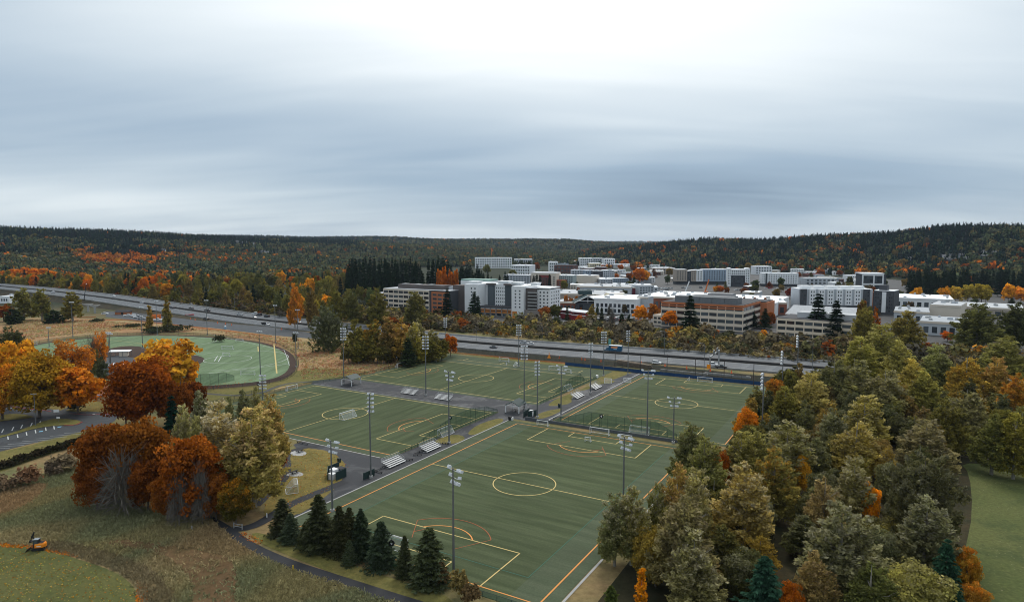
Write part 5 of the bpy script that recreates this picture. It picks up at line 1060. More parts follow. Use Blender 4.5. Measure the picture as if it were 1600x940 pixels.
for a in ((519.5, 748.5, WHITE, 1.7, 1.5, 'white bin inside the plaza enclosure, front one'), (522, 744.5, WHITE, 2.3, 1.7, 'tall white bin inside the plaza enclosure'), (515.5, 748.5, WHITE, 1.3, .8, 'small white bin at the open side of the plaza enclosure'), (831, 649, WHITE, 1.9, 1.8, 'pale topped bin in the central enclosure'), (533, 739, M('navy_plastic', (.02, .035, .09), .5), 1.6, 1.9, 'dark blue bin behind the plaza enclosure'), (522, 736.5, M('orange_plastic', (.6, .15, .02), .5), 1.3, 1.6, 'orange bin behind the plaza enclosure'),
          (530, 722, DKGREEN, 1.2, .8, 'small dark bin on the leafy grass edge by the plaza'), (797, 656, BLACK, 1.3, 1.0, 'dark litter bin at the corner of the nearest pitch'), (874, 636, DKGREEN, 1.4, .8, 'dark green bin on the grass island by the far right pitch'), (933, 590, WHITE, 1.2, 1, 'white bin at the end of the tall green fence')):
    bin_(*G(a[0], a[1]), .05, YAW, a[2], a[3], a[4], 'litter_bin', a[5])
cb = MB().box(-.55, .55, -.4, .4, 0, 1.05); tag(cb.build('cabinet', WHITE, None, (*G(800, 656), .05), YAW), 'small white cabinet at the corner of the nearest pitch', 'cabinet')
for p, lb in ((((585, 738), (605, 727.5)), 'long black bench rail beside the plaza bleacher'), (((581, 735), (597, 739.5)), 'black bench rail crossing the path by the dark green wall'), (((646, 711.5), (659, 711)), 'black bench rail between the two near bleachers'), (((648, 710), (663, 703)), 'black bench rail leaning along the green fence'), (((634, 720), (645, 718.5)), 'short black bench rail at the near bleacher'), (((691, 693), (701, 693.5)), 'black bench rail at the foot of the floodlight by the islands'), (((464, 691), (481, 695)), 'black bench rail at the left pitch corner')):
    b = MB(); q = PX(p); b.wall(q, .12, .45, .42)
    for f in (.05, .5, .95): xx = q[0][0]*(1-f)+q[1][0]*f; yy = q[0][1]*(1-f)+q[1][1]*f; b.box(xx-.1, xx+.1, yy-.1, yy+.1, .02, .42)
    tag(b.build('bench', BLACK), lb, 'bench')
for px, py, lb in ((469, 706, 'dark picnic tables on the round slab by the plaza'), (460, 739.5, 'dark picnic table on the slab beside the curving path'), (434, 772, 'dark picnic table on the leafy grass near the spruces')):
    x, y = G(px, py); r_ = empty('picnic_table', (x, y, .06), YAW, lb, 'table')
    MB().box(-1.2, 1.2, -.4, .4, .7, .8).build('table_top', BLACK, r_)
    for s in (-1, 1): MB().box(-1.2, 1.2, s*.85-.16, s*.85+.16, .42, .49).build('seat', BLACK, r_); MB().box(s*.8-.08, s*.8+.08, -.9, .9, .32, .40).box(s*.8-.08, s*.8+.08, -.12, .12, 0, .7).build('leg', BLACK, r_)
# ---- fences
def fence(name, pts, h, label, post=DKGREEN, mesh=GREENMESH, step=3.2, pr=.06, cat='fence', rail=True, z=0., part='mesh_panel'):
    pts = [np.array(p, float) for p in pts]; ox, oy = pts[0]; hs_ = [h]*len(pts) if np.isscalar(h) else h
    r_ = empty(name, (ox, oy, z), 0, label, cat)
    loc = [p-pts[0] for p in pts]; m = MB()
    for i in range(len(loc)-1): a, b = loc[i], loc[i+1]; m.add([(*a, .05), (*b, .05), (*b, hs_[i+1]), (*a, hs_[i])], [(0, 1, 2, 3)])
    m.build(part, mesh, r_)
    if rail:
        m = MB()
        for i in range(len(loc)-1): m.bar((*loc[i], hs_[i]), (*loc[i+1], hs_[i+1]), pr*.7, n=4)
        m.build('top_rail', post, r_)
    cum = np.concatenate([[0], np.cumsum([np.linalg.norm(loc[i+1]-loc[i]) for i in range(len(loc)-1)])]); L_ = np.array(loc)
    k = min(95, max(2, int(cum[-1]/step)+1))
    pm = MB().bar((0, 0, -.1), (0, 0, 1), pr, n=5).mesh('post', post)
    for s in np.linspace(0, cum[-1], k): O('post', pm, r_, (np.interp(s, cum, L_[:, 0]), np.interp(s, cum, L_[:, 1]), 0), scale=(1, 1, float(np.interp(s, cum, hs_))))
    return r_
fence('chain_link_fence', [U(u, 48.9) for u in (2, 12, 22, 34, 46, 56, 64.5)], [1.2, 1.4, 4, 6.2, 6.2, 4.6, 1.6], 'green chain link fence, high in the middle, behind the goal of the left pitch')
fence('chain_link_fence', [U(u, 40.8) for u in (87, 100, 108, 118, 130, 136, 150)], [1.2, 1.4, 4, 6, 6, 1.6, 1.2], 'green chain link fence, high in the middle, at the far left pitch')
fence('chain_link_fence', [U(65.4, v) for v in (23.5, 15, 8, -6, -18, -26)], [1.3, 3.2, 5.6, 5.6, 5.6, 2.], 'tall green chain link fence at the near end of the far right pitch')
fence('chain_link_fence', [U(u, v) for u, v in ((8, 159), (66, 159.5), (84, 153), (128, 152.6), (158, 152))], 1.3, 'low green chain link fence along the dry meadow')
fence('chain_link_fence', [U(-57.8, v) for v in (-13, -22, -36)], [2.2, 1.3, 1.3], 'green chain link fence at the front right corner of the nearest pitch'); fence('chain_link_fence', [U(-57.8, v) for v in (36, 20, 4, -8)], [1.3, 3.5, 3.5, 1.5], 'green chain link fence behind the spruces')
fence('chain_link_fence', PX([(256, 628), (300, 640), (360, 625), (410, 612)]), 1.8, 'dark chain link fence along the path below the oval', M('fence_grey', (.06, .07, .07)), DARKMESH)
wl = MB().wall([U(61.6, 34), U(61.6, 5), U(61.6, -30)], 1.15, .35).build('low_wall', M('grey_block', (.085, .095, .105), .8)); tag(wl, 'low grey wall between the nearest pitch and the far right pitch', 'wall')
bl = fence('windscreen_fence', [U(175.5, v) for v in (71, 30, -10, -44)], 1.9, 'blue windscreen fence along the far end by the freeway', M('navy_post', (.02, .03, .06)), BLUEW, 4., part='windscreen')
for i, (px, b, t_) in enumerate(((961, 572, 548), (1001, 578, 552), (1042, 585, 555), (1086, 591, 559), (1131, 596, 563), (1177, 603, 566))):
    x, y = G(px, b); tag(MB().bar((0, 0, 0), (0, 0, htop((px, b), t_)), .2, .15, 8).build('net_post', M('brown_post', (.055, .045, .045)), None, (x, y, 0)), 'tall dark post of the ball net behind the blue windscreen', 'post', 'tall posts behind the blue windscreen')
fence('freeway_fence', [U(186, v) for v in (175, 120, 60, 0, -60)], 2.6, 'dark wire fence between the works strip and the pitches', M('fence_dark', (.035, .035, .035)), DARKMESH, 5.)
ov_ = [((x+240)*1.06-240, (y-420)*1.09+420) for x, y in ov]; ofp = [p for p in ov_ if True]
i0 = min(range(len(ofp)), key=lambda i: (ofp[i][0]-G(250, 606)[0])**2+(ofp[i][1]-G(250, 606)[1])**2)
ofp = ofp[i0:]+ofp[:i0]
fence('outfield_fence', ofp, 2.2, 'dark chain link fence round the oval field', M('fence_dark', (.035, .035, .035)), DARKMESH, 6.)
fence('backstop', PX([(262, 597), (290, 602), (330, 601), (352, 597), (366, 594)]), [5, 5.5, 5.5, 5, 2.5], 'tall green backstop fence at the near edge of the oval', M('fence_dark', (.035, .035, .035)), GREENMESH, 4.)
fence('backstop', PX([(148, 562), (152, 577), (172, 588), (200, 590)]), [4, 5, 5, 3], 'dark backstop fence in front of the ballpark shelters', M('fence_dark', (.035, .035, .035)), DARKMESH, 4.)
ORTHIN = netm('orange_netting', (.6, .16, .03), .6)
for pts, h, lb in (([(150, 500), (200, 500), (300, 511), (400, 523), (425, 526)], 1.1, 'orange mesh safety fence along the works yard'), ([(700, 551), (760, 556.5), (830, 563.5), (886, 568.5)], 1.0, 'orange mesh safety fence behind the far pitch'), ([(100, 497), (150, 496)], 1.2, 'orange mesh barrier near the bridge pier')):
    fence('safety_fence', PX(pts), h*.8, lb, ORNET, ORTHIN, 6., .04, part='mesh')
wf = fence('rail_fence', PX([(1500, 718), (1540, 722), (1620, 731), (1720, 742)]), 1.2, 'weathered wooden rail fence at the back of the side lawn', WOOD, netm('wire_infill', (.1, .08, .06), .2), 3.2, .1)
# ---- round field signs
def glyph(m, mi, pts, y): m.add([(a, y, b) for a, b in pts], [tuple(range(len(pts)))], mi)
for px, py, lb in ((939.5, 650, 'round black sign with white figure above the far right fence'), (703.3, 652.3, 'round black sign with white figure above the left pitch fence'), (611.5, 848, 'round black sign with white figure behind the spruces'), (620, 558, 'small round black sign by the dry meadow fence'), (403.5, 600, 'small round black sign at the left pitch corner')):
    h = 5.2 if py > 600 and px > 500 else 3.4; x, y = G(px, py, h)
    r_ = empty('round_sign', (x, y, 0), 0, lb, 'sign'); MB().bar((0, 0.1, 0), (0, .1, h+1.1), .06, n=5).build('post', DKGREEN, r_)
    d = MB(); n_ = 24; Rr = .72
    d.bar((0, .06, h), (0, 0, h), Rr, Rr, n_).build('disc', BLACK, r_)
    f = MB(); glyph(f, 0, [(-.12, h-.36), (.14, h-.36), (.22, h-.02), (.2, h+.12), (.03, h+.42), (-.1, h+.40), (-.3, h+.08), (-.28, h-.02), (-.1, h-.06)], -.012); f.build('figure', WHITE, r_)
# ---- ballpark shelters, lamp post and small signs at the car park
def dugout(px, py, w, d, h, yaw, label, booth=False):
    x, y = G(px, py); r_ = empty('dugout', (x, y, .08), yaw, label, 'dugout', 'ballpark dugouts')
    MB().add([(-w/2, -d/2, h), (w/2, -d/2, h), (w/2, d/2, h+.5), (-w/2, d/2, h+.5), (-w/2, -d/2, h+.2), (w/2, -d/2, h+.2), (w/2, d/2, h+.7), (-w/2, d/2, h+.7)], [(3, 2, 1, 0), (4, 5, 6, 7), (0, 1, 5, 4), (1, 2, 6, 5), (2, 3, 7, 6), (3, 0, 4, 7)]).build('roof', ROOFW, r_)
    for xx in np.linspace(-w/2+.3, w/2-.3, 4):
        for yy in (-d/2+.3, d/2-.3): MB().box(-.08, .08, -.08, .08, 0, h+(.05 if yy < 0 else .45)).build('post', POLE, r_, (xx, yy, 0))
    MB().box(-w/2+.4, w/2-.4, d/2-1., d/2-.55, .4, .48).build('bench', WOOD, r_)
    if booth: MB().box(0, w*.36, -d/2+.5, d/2-.4, 0, h-.02).build('booth', CREAM, r_)
dugout(188, 556, 12.5, 4, 2.9, .15, 'long ballpark shelter with white roof and cream booth', True); dugout(187, 577, 11, 3.4, 2.4, -.12, 'lower ballpark shelter with white roof')
x, y = G(56, 665); r_ = empty('street_lamp', (x, y, 0), .4, 'grey street lamp on the grass strip of the car park', 'street lamp'); MB().bar((0, 0, 0), (0, 0, 12.4), .17, .11, 8).build('pole', POLE, r_); MB().box(-1.1, .9, -.22, .22, 12.4, 12.62).build('lamp_head', GALV, r_)
for px, b, t_, w_, lb in ((89, 657, 643, 1.0, 'white sign board on the car park island'), (91.3, 659, 655, .6, 'little white plate sign at the end of the car park island'), (78, 640, 631, .4, 'small white sign post on the grass under the gold maple')):
    x, y = G(px, b); h = max(1.2, htop((px, b), t_)); r_ = empty('sign', (x, y, 0), .2, lb, 'sign'); MB().bar((0, .05, 0), (0, .05, h), .05, n=5).build('post', POLE, r_); MB().box(-w_, w_, -.04, .0, h-1.1*w_, h).build('board', WHITE, r_)
x, y = G(372, 826); r_ = empty('gate', (x, y, 0), -.35, 'low pale grey metal gate across the path', 'gate')
for s in (-1.3, 1.3): MB().box(s-.1, s+.1, -.1, .1, 0, 1.5).build('post', GALV, r_)
MB().bar((-1.3, 0, 1.25), (1.3, 0, 1.25), .06).bar((-1.3, 0, .65), (1.3, 0, .65), .06).bar((0, 0, .65), (0, 0, 1.25), .05).build('rail', GALV, r_)
for px, py, lb, m_ in ((417, 808, 'white bollard on the path by the leftmost spruce', WHITE), (458, 890, 'small yellow marker post at the edge of the dark path', M('yellow_paint', (.55, .38, .03))), (300, 828, 'small pale stone post below the drooping grey shoots', CONC)):
    tag(MB().bar((0, 0, 0), (0, 0, 1.05), .15, .13, 8).bar((0, 0, 1.05), (0, 0, 1.15), .13, .04, 8).build('bollard', m_, None, (*G(px, py), .03)), lb, 'bollard')
# ---- playground
x, y = G(178, 614); r_ = empty('play_structure', (x, y, .05), .5, 'playground climbing tower with slide', 'play structure')
for sx in (-1, 1):
    for sy in (-1, 1): MB().bar((sx, sy, 0), (sx, sy, 3.4), .1, n=6).build('post', M('navy_paint', (.03, .045, .12)), r_)
MB().box(-1.1, 1.1, -1.1, 1.1, 1.4, 1.55).build('deck', BLACK, r_); MB().add([(-1.3, -1.3, 3.3), (1.3, -1.3, 3.3), (1.3, 1.3, 3.3), (-1.3, 1.3, 3.3), (0, 0, 4.4)], [(0, 1, 4), (1, 2, 4), (2, 3, 4), (3, 0, 4), (3, 2, 1, 0)]).build('roof', M('navy_paint', (.03, .045, .12)), r_)
MB().add([(-1.1, -.5, 1.5), (-1.1, .5, 1.5), (-4.4, .5, .3), (-4.4, -.5, .3), (-1.1, -.5, 1.62), (-1.1, .5, 1.62), (-4.4, .5, .42), (-4.4, -.5, .42)], [(0, 1, 2, 3), (7, 6, 5, 4), (0, 4, 5, 1), (3, 2, 6, 7), (0, 3, 7, 4), (1, 5, 6, 2)]).build('slide', WHITE, r_)
x, y = G(163, 606); r_ = empty('swing_set', (x, y, .05), .2, 'dark swing set on the red playground surface', 'swing')
f = MB()
for s in (-3, 0, 3): f.bar((s-.1, -1.2, 0), (s, 0, 2.6), .06, n=5).bar((s+.1, 1.2, 0), (s, 0, 2.6), .06, n=5)
f.bar((-3, 0, 2.6), (3, 0, 2.6), .07, n=5).build('frame', BLACK, r_)
for s in (-1.5, 1.5): MB().bar((s-.25, 0, 2.6), (s-.25, 0, .6), .02, n=4).bar((s+.25, 0, 2.6), (s+.25, 0, .6), .02, n=4).box(s-.3, s+.3, -.12, .12, .55, .62).build('swing_seat', BLACK, r_)
x, y = G(152, 621); r_ = empty('spring_rider', (x, y, .05), .3, 'low blue and white play boat on the bark chips', 'play equipment')
MB().add([(-2, -.5, .3), (1.6, -.7, .3), (2.4, 0, .35), (1.6, .7, .3), (-2, .5, .3), (-2.2, -.7, 1.1), (1.8, -.9, 1.0), (2.9, 0, 1.2), (1.8, .9, 1.0), (-2.2, .7, 1.1)], [(4, 3, 2, 1, 0), (5, 6, 7, 8, 9), (0, 1, 6, 5), (1, 2, 7, 6), (2, 3, 8, 7), (3, 4, 9, 8), (4, 0, 5, 9)]).build('hull', M('faded_blue', (.08, .13, .22)), r_); MB().box(-1.9, -.8, -.5, .5, 1.12, 1.5).build('cabin', WHITE, r_); MB().bar((0, 0, 0), (0, 0, .35), .25, n=8).build('spring', GALV, r_)
# ---- excavator on the mown grass
x, y = G(62, 858); r_ = empty('excavator', (x, y, .03), .15, 'small orange and black excavator parked at the edge of the mown grass', 'excavator')
for s in (-1, 1): MB().add([(sx*a, s*.62+q, z) for q in (-.22, .22) for sx, a, z in ((-1, 1.15, .03), (1, 1.15, .03), (1, 1.4, .32), (1, 1.15, .62), (-1, 1.15, .62), (-1, 1.4, .32))], [(5, 4, 3, 2, 1, 0), (6, 7, 8, 9, 10, 11)]+[(i, (i+1) % 6, 6+(i+1) % 6, 6+i) for i in range(6)]).build('track', BLACK, r_)
MB().box(-.8, .8, -.45, .45, .35, .75).build('undercarriage', BLACK, r_)
EXO = M('orange_body', (.80, .25, .015), .4, var=.12)
hb = MB(); n_ = 14; prof = [(-.55, -.95)]+[(.35+1.15*math.cos(a), .98*math.sin(a)) for a in np.linspace(-1.5, 1.5, n_)]+[(-.55, .95)]
hb.add([(a, b, z) for z in (.80, 1.45) for a, b in prof]+[(a*.9, b*.9, 1.72) for a, b in prof], [tuple(range(len(prof)-1, -1, -1)), tuple(range(2*len(prof), 3*len(prof)))]+[(k*len(prof)+i, k*len(prof)+(i+1) % len(prof), (k+1)*len(prof)+(i+1) % len(prof), (k+1)*len(prof)+i) for k in range(2) for i in range(len(prof))])
bd = hb.build('engine_housing', EXO, r_); MB().box(-.5, 1.0, -.62, .62, 1.722, 1.80).build('engine_cover', BLACK, bd); MB().box(-.1, .8, -1.0, -.985, 1.05, 1.25).build('marking', WHITE, bd)
cbn = MB().add([(-1.0, -.85, .8), (.2, -.85, .8), (.2, .25, .8), (-1.0, .25, .8), (-.85, -.8, 2.6), (.2, -.8, 2.6), (.2, .2, 2.6), (-.85, .2, 2.6)], [(3, 2, 1, 0), (4, 5, 6, 7), (0, 1, 5, 4), (1, 2, 6, 5), (2, 3, 7, 6), (3, 0, 4, 7)]).build('cab', BLACK, r_)
MB().box(-.9, .25, -.86, .26, 2.62, 2.72).build('cab_roof', M('grey_roof_panel', (.25, .28, .3)), cbn); MB().box(-.75, .1, -.86, -.845, 1.5, 2.45).build('side_window', GLASS, cbn)
MB().bar((-1.0, .5, 1.1), (-1.55, .5, 2.9), .2, .17, 4).build('boom', BLACK, r_); MB().bar((-1.55, .5, 2.9), (-1.2, .5, 4.0), .16, .14, 4).build('boom_upper', BLACK, r_); st = MB().bar((-1.2, .5, 4.0), (-1.75, .5, 3.0), .13, .11, 4).bar((-1.75, .5, 3.0), (-1.95, .5, 2.2), .13, .11, 4).build('arm', BLACK, r_)
MB().add([(-2.1, .15, 2.2), (-2.1, .85, 2.2), (-1.6, .85, 1.7), (-1.6, .15, 1.7), (-2.3, .15, 1.6), (-2.3, .85, 1.6)], [(0, 1, 2, 3), (0, 4, 5, 1), (4, 3, 2, 5), (0, 3, 4), (1, 5, 2)]).build('bucket', BLACK, r_)
MB().add([(-2.5, -1., .0), (-2.5, 1., .0), (-2.2, 1., .5), (-2.2, -1., .5), (-2.4, -1., 0), (-2.4, 1., 0), (-2.1, 1., .5), (-2.1, -1., .5)], [(0, 1, 2, 3), (7, 6, 5, 4), (0, 4, 5, 1), (3, 2, 6, 7), (0, 3, 7, 4), (1, 5, 6, 2)]).bar((-1.2, .5, .3), (-2.2, .5, .25), .1, n=4).bar((-1.2, -.5, .3), (-2.2, -.5, .25), .1, n=4).build('dozer_blade', BLACK, r_)
# ================================================================ FREEWAY
wheel_me = MB().bar((0, -.11, 0), (0, .11, 0), .34, .34, 12).mesh('wheel', BLACK)
def prism(prof, y0, y1, tap=0.):
    """side profile (x,z) pushed across y with optional inset of the upper points"""
    m = MB(); n = len(prof); zt = max(p[1] for p in prof); zb = min(p[1] for p in prof)
    def yy(y, z): return y*(1-tap*(z-zb)/(zt-zb+1e-6))
    m.add([(a, yy(y0, z), z) for a, z in prof]+[(a, yy(y1, z), z) for a, z in prof], [tuple(range(n)), tuple(range(2*n-1, n-1, -1))]+[(i, n+i, n+(i+1) % n, (i+1) % n) for i in range(n)]); return m
CARS = {'car': dict(body=prism([(-2.2, .3), (2.2, .3), (2.28, .62), (2.1, .82), (1.0, .95), (-1.5, .98), (-2.15, .92), (-2.28, .6)], -.9, .9, .06).mesh('body', PAINT), cabin=prism([(-1.75, .98), (.98, .95), (.3, 1.42), (-1.15, 1.44)], -.80, .80, .16).mesh('windows', GLASS), roof=prism([(-1.12, 1.45), (.28, 1.43), (.2, 1.49), (-1.05, 1.5)], -.66, .66).mesh('roof', PAINT), wx=1.38),
        'suv': dict(body=prism([(-2.25, .35), (2.25, .35), (2.32, .75), (2.15, 1.0), (1.15, 1.1), (-2.2, 1.12), (-2.3, .7)], -.95, .95, .05).mesh('body', PAINT), cabin=prism([(-2.1, 1.12), (1.1, 1.1), (.45, 1.68), (-1.95, 1.7)], -.86, .86, .14).mesh('windows', GLASS), roof=prism([(-1.95, 1.7), (.45, 1.68), (.3, 1.77), (-1.85, 1.78)], -.74, .74).mesh('roof', PAINT), wx=1.42),
        'pickup': dict(body=prism([(-2.75, .4), (2.75, .4), (2.8, .8), (2.65, 1.05), (1.4, 1.12), (-2.75, 1.1), (-2.8, .7)], -.98, .98, .04).mesh('body', PAINT), cabin=prism([(-.7, 1.12), (1.35, 1.12), (.75, 1.75), (-.55, 1.76)], -.88, .88, .13).mesh('windows', GLASS), roof=prism([(-.55, 1.76), (.75, 1.75), (.6, 1.83), (-.45, 1.84)], -.76, .76).mesh('roof', PAINT), wx=1.75),
        'van': dict(body=prism([(-2.9, .4), (2.9, .4), (2.95, .9), (2.2, 1.25), (1.6, 2.3), (-2.85, 2.35), (-2.95, .8)], -1., 1., .05).mesh('body', PAINT), cabin=prism([(1.5, 1.3), (2.14, 1.3), (1.62, 2.1), (1.1, 2.1), (1.1, 1.3)], -.97, .97, .06).mesh('windows', GLASS), roof=prism([(-2.8, 2.36), (1.5, 2.31), (1.4, 2.37), (-2.7, 2.42)], -.85, .85).mesh('roof', PAINT), wx=1.85)}
hl_me = MB().box(-.04, .04, -.17, .17, -.08, .08).mesh('headlight', M('lamp_lens', (.7, .72, .75), .2)); tl_me = MB().box(-.04, .04, -.15, .15, -.09, .09).mesh('tail_light', M('red_lens', (.35, .012, .01), .3))
VN = {'car': 'car', 'suv': 'sport_utility_car', 'pickup': 'pickup_truck', 'van': 'van'}
VP = {}
def vehicle(kind, x, y, z, yaw, c, label, grp):
    if kind in VP:
        r_ = copy_tree(VP[kind]); r_.location = (x, y, z); r_.rotation_euler.z = yaw; tag(r_, label, r_['category'], grp)
    else:
        s = CARS[kind]; r_ = empty(VN[kind], (x, y, z), yaw, label, VN[kind].replace('_', ' ').replace('sport utility car', 'car'), grp)
        O('body', s['body'], r_); O('windows', s['cabin'], r_); O('roof', s['roof'], r_)
        b = max(v.co.x for v in s['body'].vertices); w = max(v.co.y for v in s['body'].vertices)
        for sx in (-1, 1):
            for sy in (-1, 1): O('wheel', wheel_me, r_, (sx*s['wx'], sy*(w-.12), .34))
        for sy in (-1, 1): O('headlight', hl_me, r_, (b-.06, sy*(w-.3), .72)); O('tail_light', tl_me, r_, (-b+.03, sy*(w-.28), .78))
        VP[kind] = r_
    for ch in KIDS.get(r_.name, []): ch.color = (*c, 1)
    return r_
def fdir(x, y):
    k = int(np.argmin((FW[:, 0]-x)**2+(FW[:, 1]-y)**2)); t_ = FW[min(k+1, len(FW)-1), :2]-FW[max(k-1, 0), :2]; return math.atan2(t_[1], t_[0]), float(FW[k, 2])
VW, VBk, VG, VR, VS = (.72, .74, .75), (.016, .017, .02), (.12, .13, .14), (.38, .02, .03), (.42, .44, .46)
for k, px, py, c, lb in [('suv', 83, 457.5, VW, 'white car on the freeway above the bridge clump'), ('car', 178, 463.5, VW, 'white car on the far side of the freeway past the bridge'), ('car', 222, 473.5, VW, 'white car in the near lanes left of the poplars'), ('car', 239, 483, VW, 'white car hidden partly by the shorter poplar'), ('car', 253, 477.5, VBk, 'black car passing between the poplars on the far side'), ('car', 269, 481.5, VBk, 'black car behind the tall poplar'), ('car', 254, 487, VG, 'grey car beside the tall poplar in the near lanes'),
                       ('car', 298, 478, VBk, 'dark car ahead in the far lanes right of the poplars'), ('car', 299, 483, VBk, 'dark car following in the far lanes right of the poplars'), ('pickup', 324, 487, VBk, 'dark pickup behind the oval lamp pole'), ('car', 322, 497.5, VBk, 'dark car in the near lanes next to the red works truck'), ('pickup', 375, 493.5, VS, 'silver and black pickup heading the far lanes'), ('suv', 398, 492.5, VW, 'white van like car on the far lanes before the three dark cars'), ('car', 397, 498, VW, 'white car beside the white van like one on the freeway'),
                       ('suv', 405, 494, VBk, 'dark car close behind the white van like one'), ('suv', 417, 496, VBk, 'dark car trailing on the far lanes before the lamp pole'), ('suv', 457, 503.5, VW, 'white car at the right of the freeway before the willow'), ('car', 466, 505.5, VBk, 'dark car right behind the white one before the willow'), ('car', 771, 543.5, VG, 'grey car near the orange tree on the freeway'), ('suv', 817.5, 536.5, VS, 'silver car leading the pair behind the far floodlight'), ('car', 829, 538, VW, 'white car following the pair behind the far floodlight'),
                       ('suv', 1026, 568.5, VW, 'white car in the near lanes behind the far right pitch'), ('suv', 1114, 571, VW, 'white car under the overhead sign gantry'), ('pickup', 1127, 575, VBk, 'black pickup beside the gantry post'), ('suv', 1238, 589, VBk, 'dark car at the edge of the big cottonwood grove')]:
    z0 = fz(px); x, y = G(px, py, z0); a, zz = fdir(x, y); far = (x-FW[int(np.argmin((FW[:, 0]-x)**2+(FW[:, 1]-y)**2)), 0]) * 0; vehicle(k, x, y, zz+.07, a+(math.pi if (k != 'van' and px in (1026, 1114, 1127, 178)) else 0), c, lb, 'vehicles on the freeway').scale = (1.4,)*3 if px < 480 else (1.15,)*3
for k, px, py, c, a, lb in [('car', 164, 491, VW, .1, 'white car parked on the works yard by the bridge pier'), ('pickup', 200, 494, VW, .2, 'white pickup parked left of the white works van'), ('van', 209, 494.5, VW, 1.4, 'white works van parked in the yard'), ('pickup', 215.5, 496.5, VW, .3, 'white pickup parked right of the works van'), ('suv', 221, 498.5, VS, .2, 'silver car parked at the end of the yard row'), ('pickup', 246, 501, VW, .1, 'white pickup in front of the orange container')]:
    vehicle(k, *G(px, py), .06, a, c, lb, 'vehicles parked on the works yard')
def truck(px, py, z, yaw, label, boxm, cabm, L_=6.4, roofm=None, tipper=False):
    r_ = empty('truck', (*G(px, py, z), z+.06), yaw, label, 'truck')
    prism([(2.2, .6), (4.4, .6), (4.5, 1.2), (4.25, 1.5), (3.5, 1.75), (3.2, 2.6), (2.2, 2.7)], -1.15, 1.15, .05).build('cab', cabm, r_); prism([(3.38, 1.78), (3.56, 1.78), (3.3, 2.5), (3.12, 2.5)], -1.05, 1.05).build('windscreen', GLASS, r_)
    MB().box(-4.2, 2.6, -.5, .5, .6, .95).build('chassis', BLACK, r_)
    if tipper: MB().add([(-4.2, -1.15, 1.1), (2., -1.15, 1.1), (2., 1.15, 1.1), (-4.2, 1.15, 1.1), (-4.5, -1.3, 2.5), (2.1, -1.3, 2.6), (2.1, 1.3, 2.6), (-4.5, 1.3, 2.5)], [(3, 2, 1, 0), (4, 5, 6, 7), (0, 1, 5, 4), (1, 2, 6, 5), (2, 3, 7, 6), (3, 0, 4, 7)]).build('tipper_body', boxm, r_)
    else:
        bx = MB().box(-4.6, 2.1, -1.3, 1.3, 1.0, 3.75).build('cargo_box', boxm, r_); MB().box(-4.6, 2.1, -1.3, 1.3, 3.752, 3.85).build('box_roof', WHITE, bx)
        for s in (-1, 1): MB().add([(-2.6, s*1.31, 2.5), (.6, s*1.31, 2.5), (1.0, s*1.31, 2.9), (.5, s*1.31, 3.3), (-2.7, s*1.31, 3.3), (-2.4, s*1.31, 2.9)], [(0, 1, 2, 3, 4, 5)]).build('sign_panel', M('orange_sign', (.75, .3, .12)), bx); MB().add([(-2.4, s*1.31, 1.8), (-.2, s*1.31, 1.8), (-.9, s*1.31, 2.3), (-2.2, s*1.31, 2.3)], [(0, 1, 2, 3)]).build('emblem', M('pale_blue_sign', (.3, .45, .55)), bx)
    for xx in (3.5, -2.6, -3.6):
        for s in (-1, 1): O('wheel', wheel_me, r_, (xx, s*1.1, .48), scale=(1.4, 1.6, 1.4))
    return r_
x, y = G(957, 551); a, _ = fdir(x, y)
truck(958, 550.5, 0, a, 'blue box truck with orange sign and white roof on the freeway', M('truck_blue', (.012, .085, .17), .5), M('truck_cab_blue', (.06, .12, .18), .4)).scale = (1.25,)*3
x, y = G(415, 507.5); a, _ = fdir(x, y); truck(415, 508, 0, a+math.pi, 'white cabbed dump truck with dark body in the near lanes', M('dark_tipper', (.04, .042, .045)), WHITE, tipper=True)
truck(297, 495, 0, .5, 'red works truck parked on the freeway shoulder', M('red_tipper', (.28, .015, .02)), M('red_cab', (.40, .02, .035)), tipper=True)
x, y = G(243, 500); r_ = empty('container', (x, y, .05), .15, 'bright orange shipping container between the poplars', 'container'); MB().box(-4.5, 4.5, -1.4, 1.4, .1, 5.2).build('body', ORNET, r_)
for i in range(12): MB().box(-4.3+i*.75, -4.1+i*.75, -1.46, -1.402, .2, 5.1).build('rib', ORNET, r_)
MB().box(4.502, 4.56, -1.25, 1.25, .3, 5.).build('door', M('orange_door', (.5, .12, .03)), r_)
x, y = G(193, 491); r_ = empty('site_shed', (x, y, .05), .1, 'low dark roofed works shed with orange sides', 'shed'); MB().box(-7, 7, -2.5, 2.5, 0, 2.6).build('wall', ORBR, r_); MB().add([(-7.6, -3, 2.6), (7.6, -3, 2.6), (7.6, 3, 2.6), (-7.6, 3, 2.6), (-6.5, 0, 4.4), (7.4, 0, 4.4)], [(0, 1, 5, 4), (2, 3, 4, 5), (1, 2, 5), (3, 0, 4), (3, 2, 1, 0)]).build('roof', ROOFD, r_); MB().box(-1, 1, -2.56, -2.502, .1, 2.2).build('door', BLACK, r_)
x, y = G(352, 514); r_ = empty('portable_toilet', (x, y, .05), .1, 'pale blue portable toilet on the works yard', 'portable toilet'); MB().box(-.7, .7, -.7, .7, 0, 2.4).build('cabin', M('pale_blue', (.30, .48, .62)), r_); MB().add([(-.75, -.75, 2.4), (.75, -.75, 2.4), (.75, .75, 2.4), (-.75, .75, 2.4), (0, 0, 2.8)], [(0, 1, 4), (1, 2, 4), (2, 3, 4), (3, 0, 4)]).build('roof', WHITE, r_); MB().box(-.45, .45, -.76, -.702, .1, 2.1).build('door', M('door_blue', (.2, .36, .5)), r_)
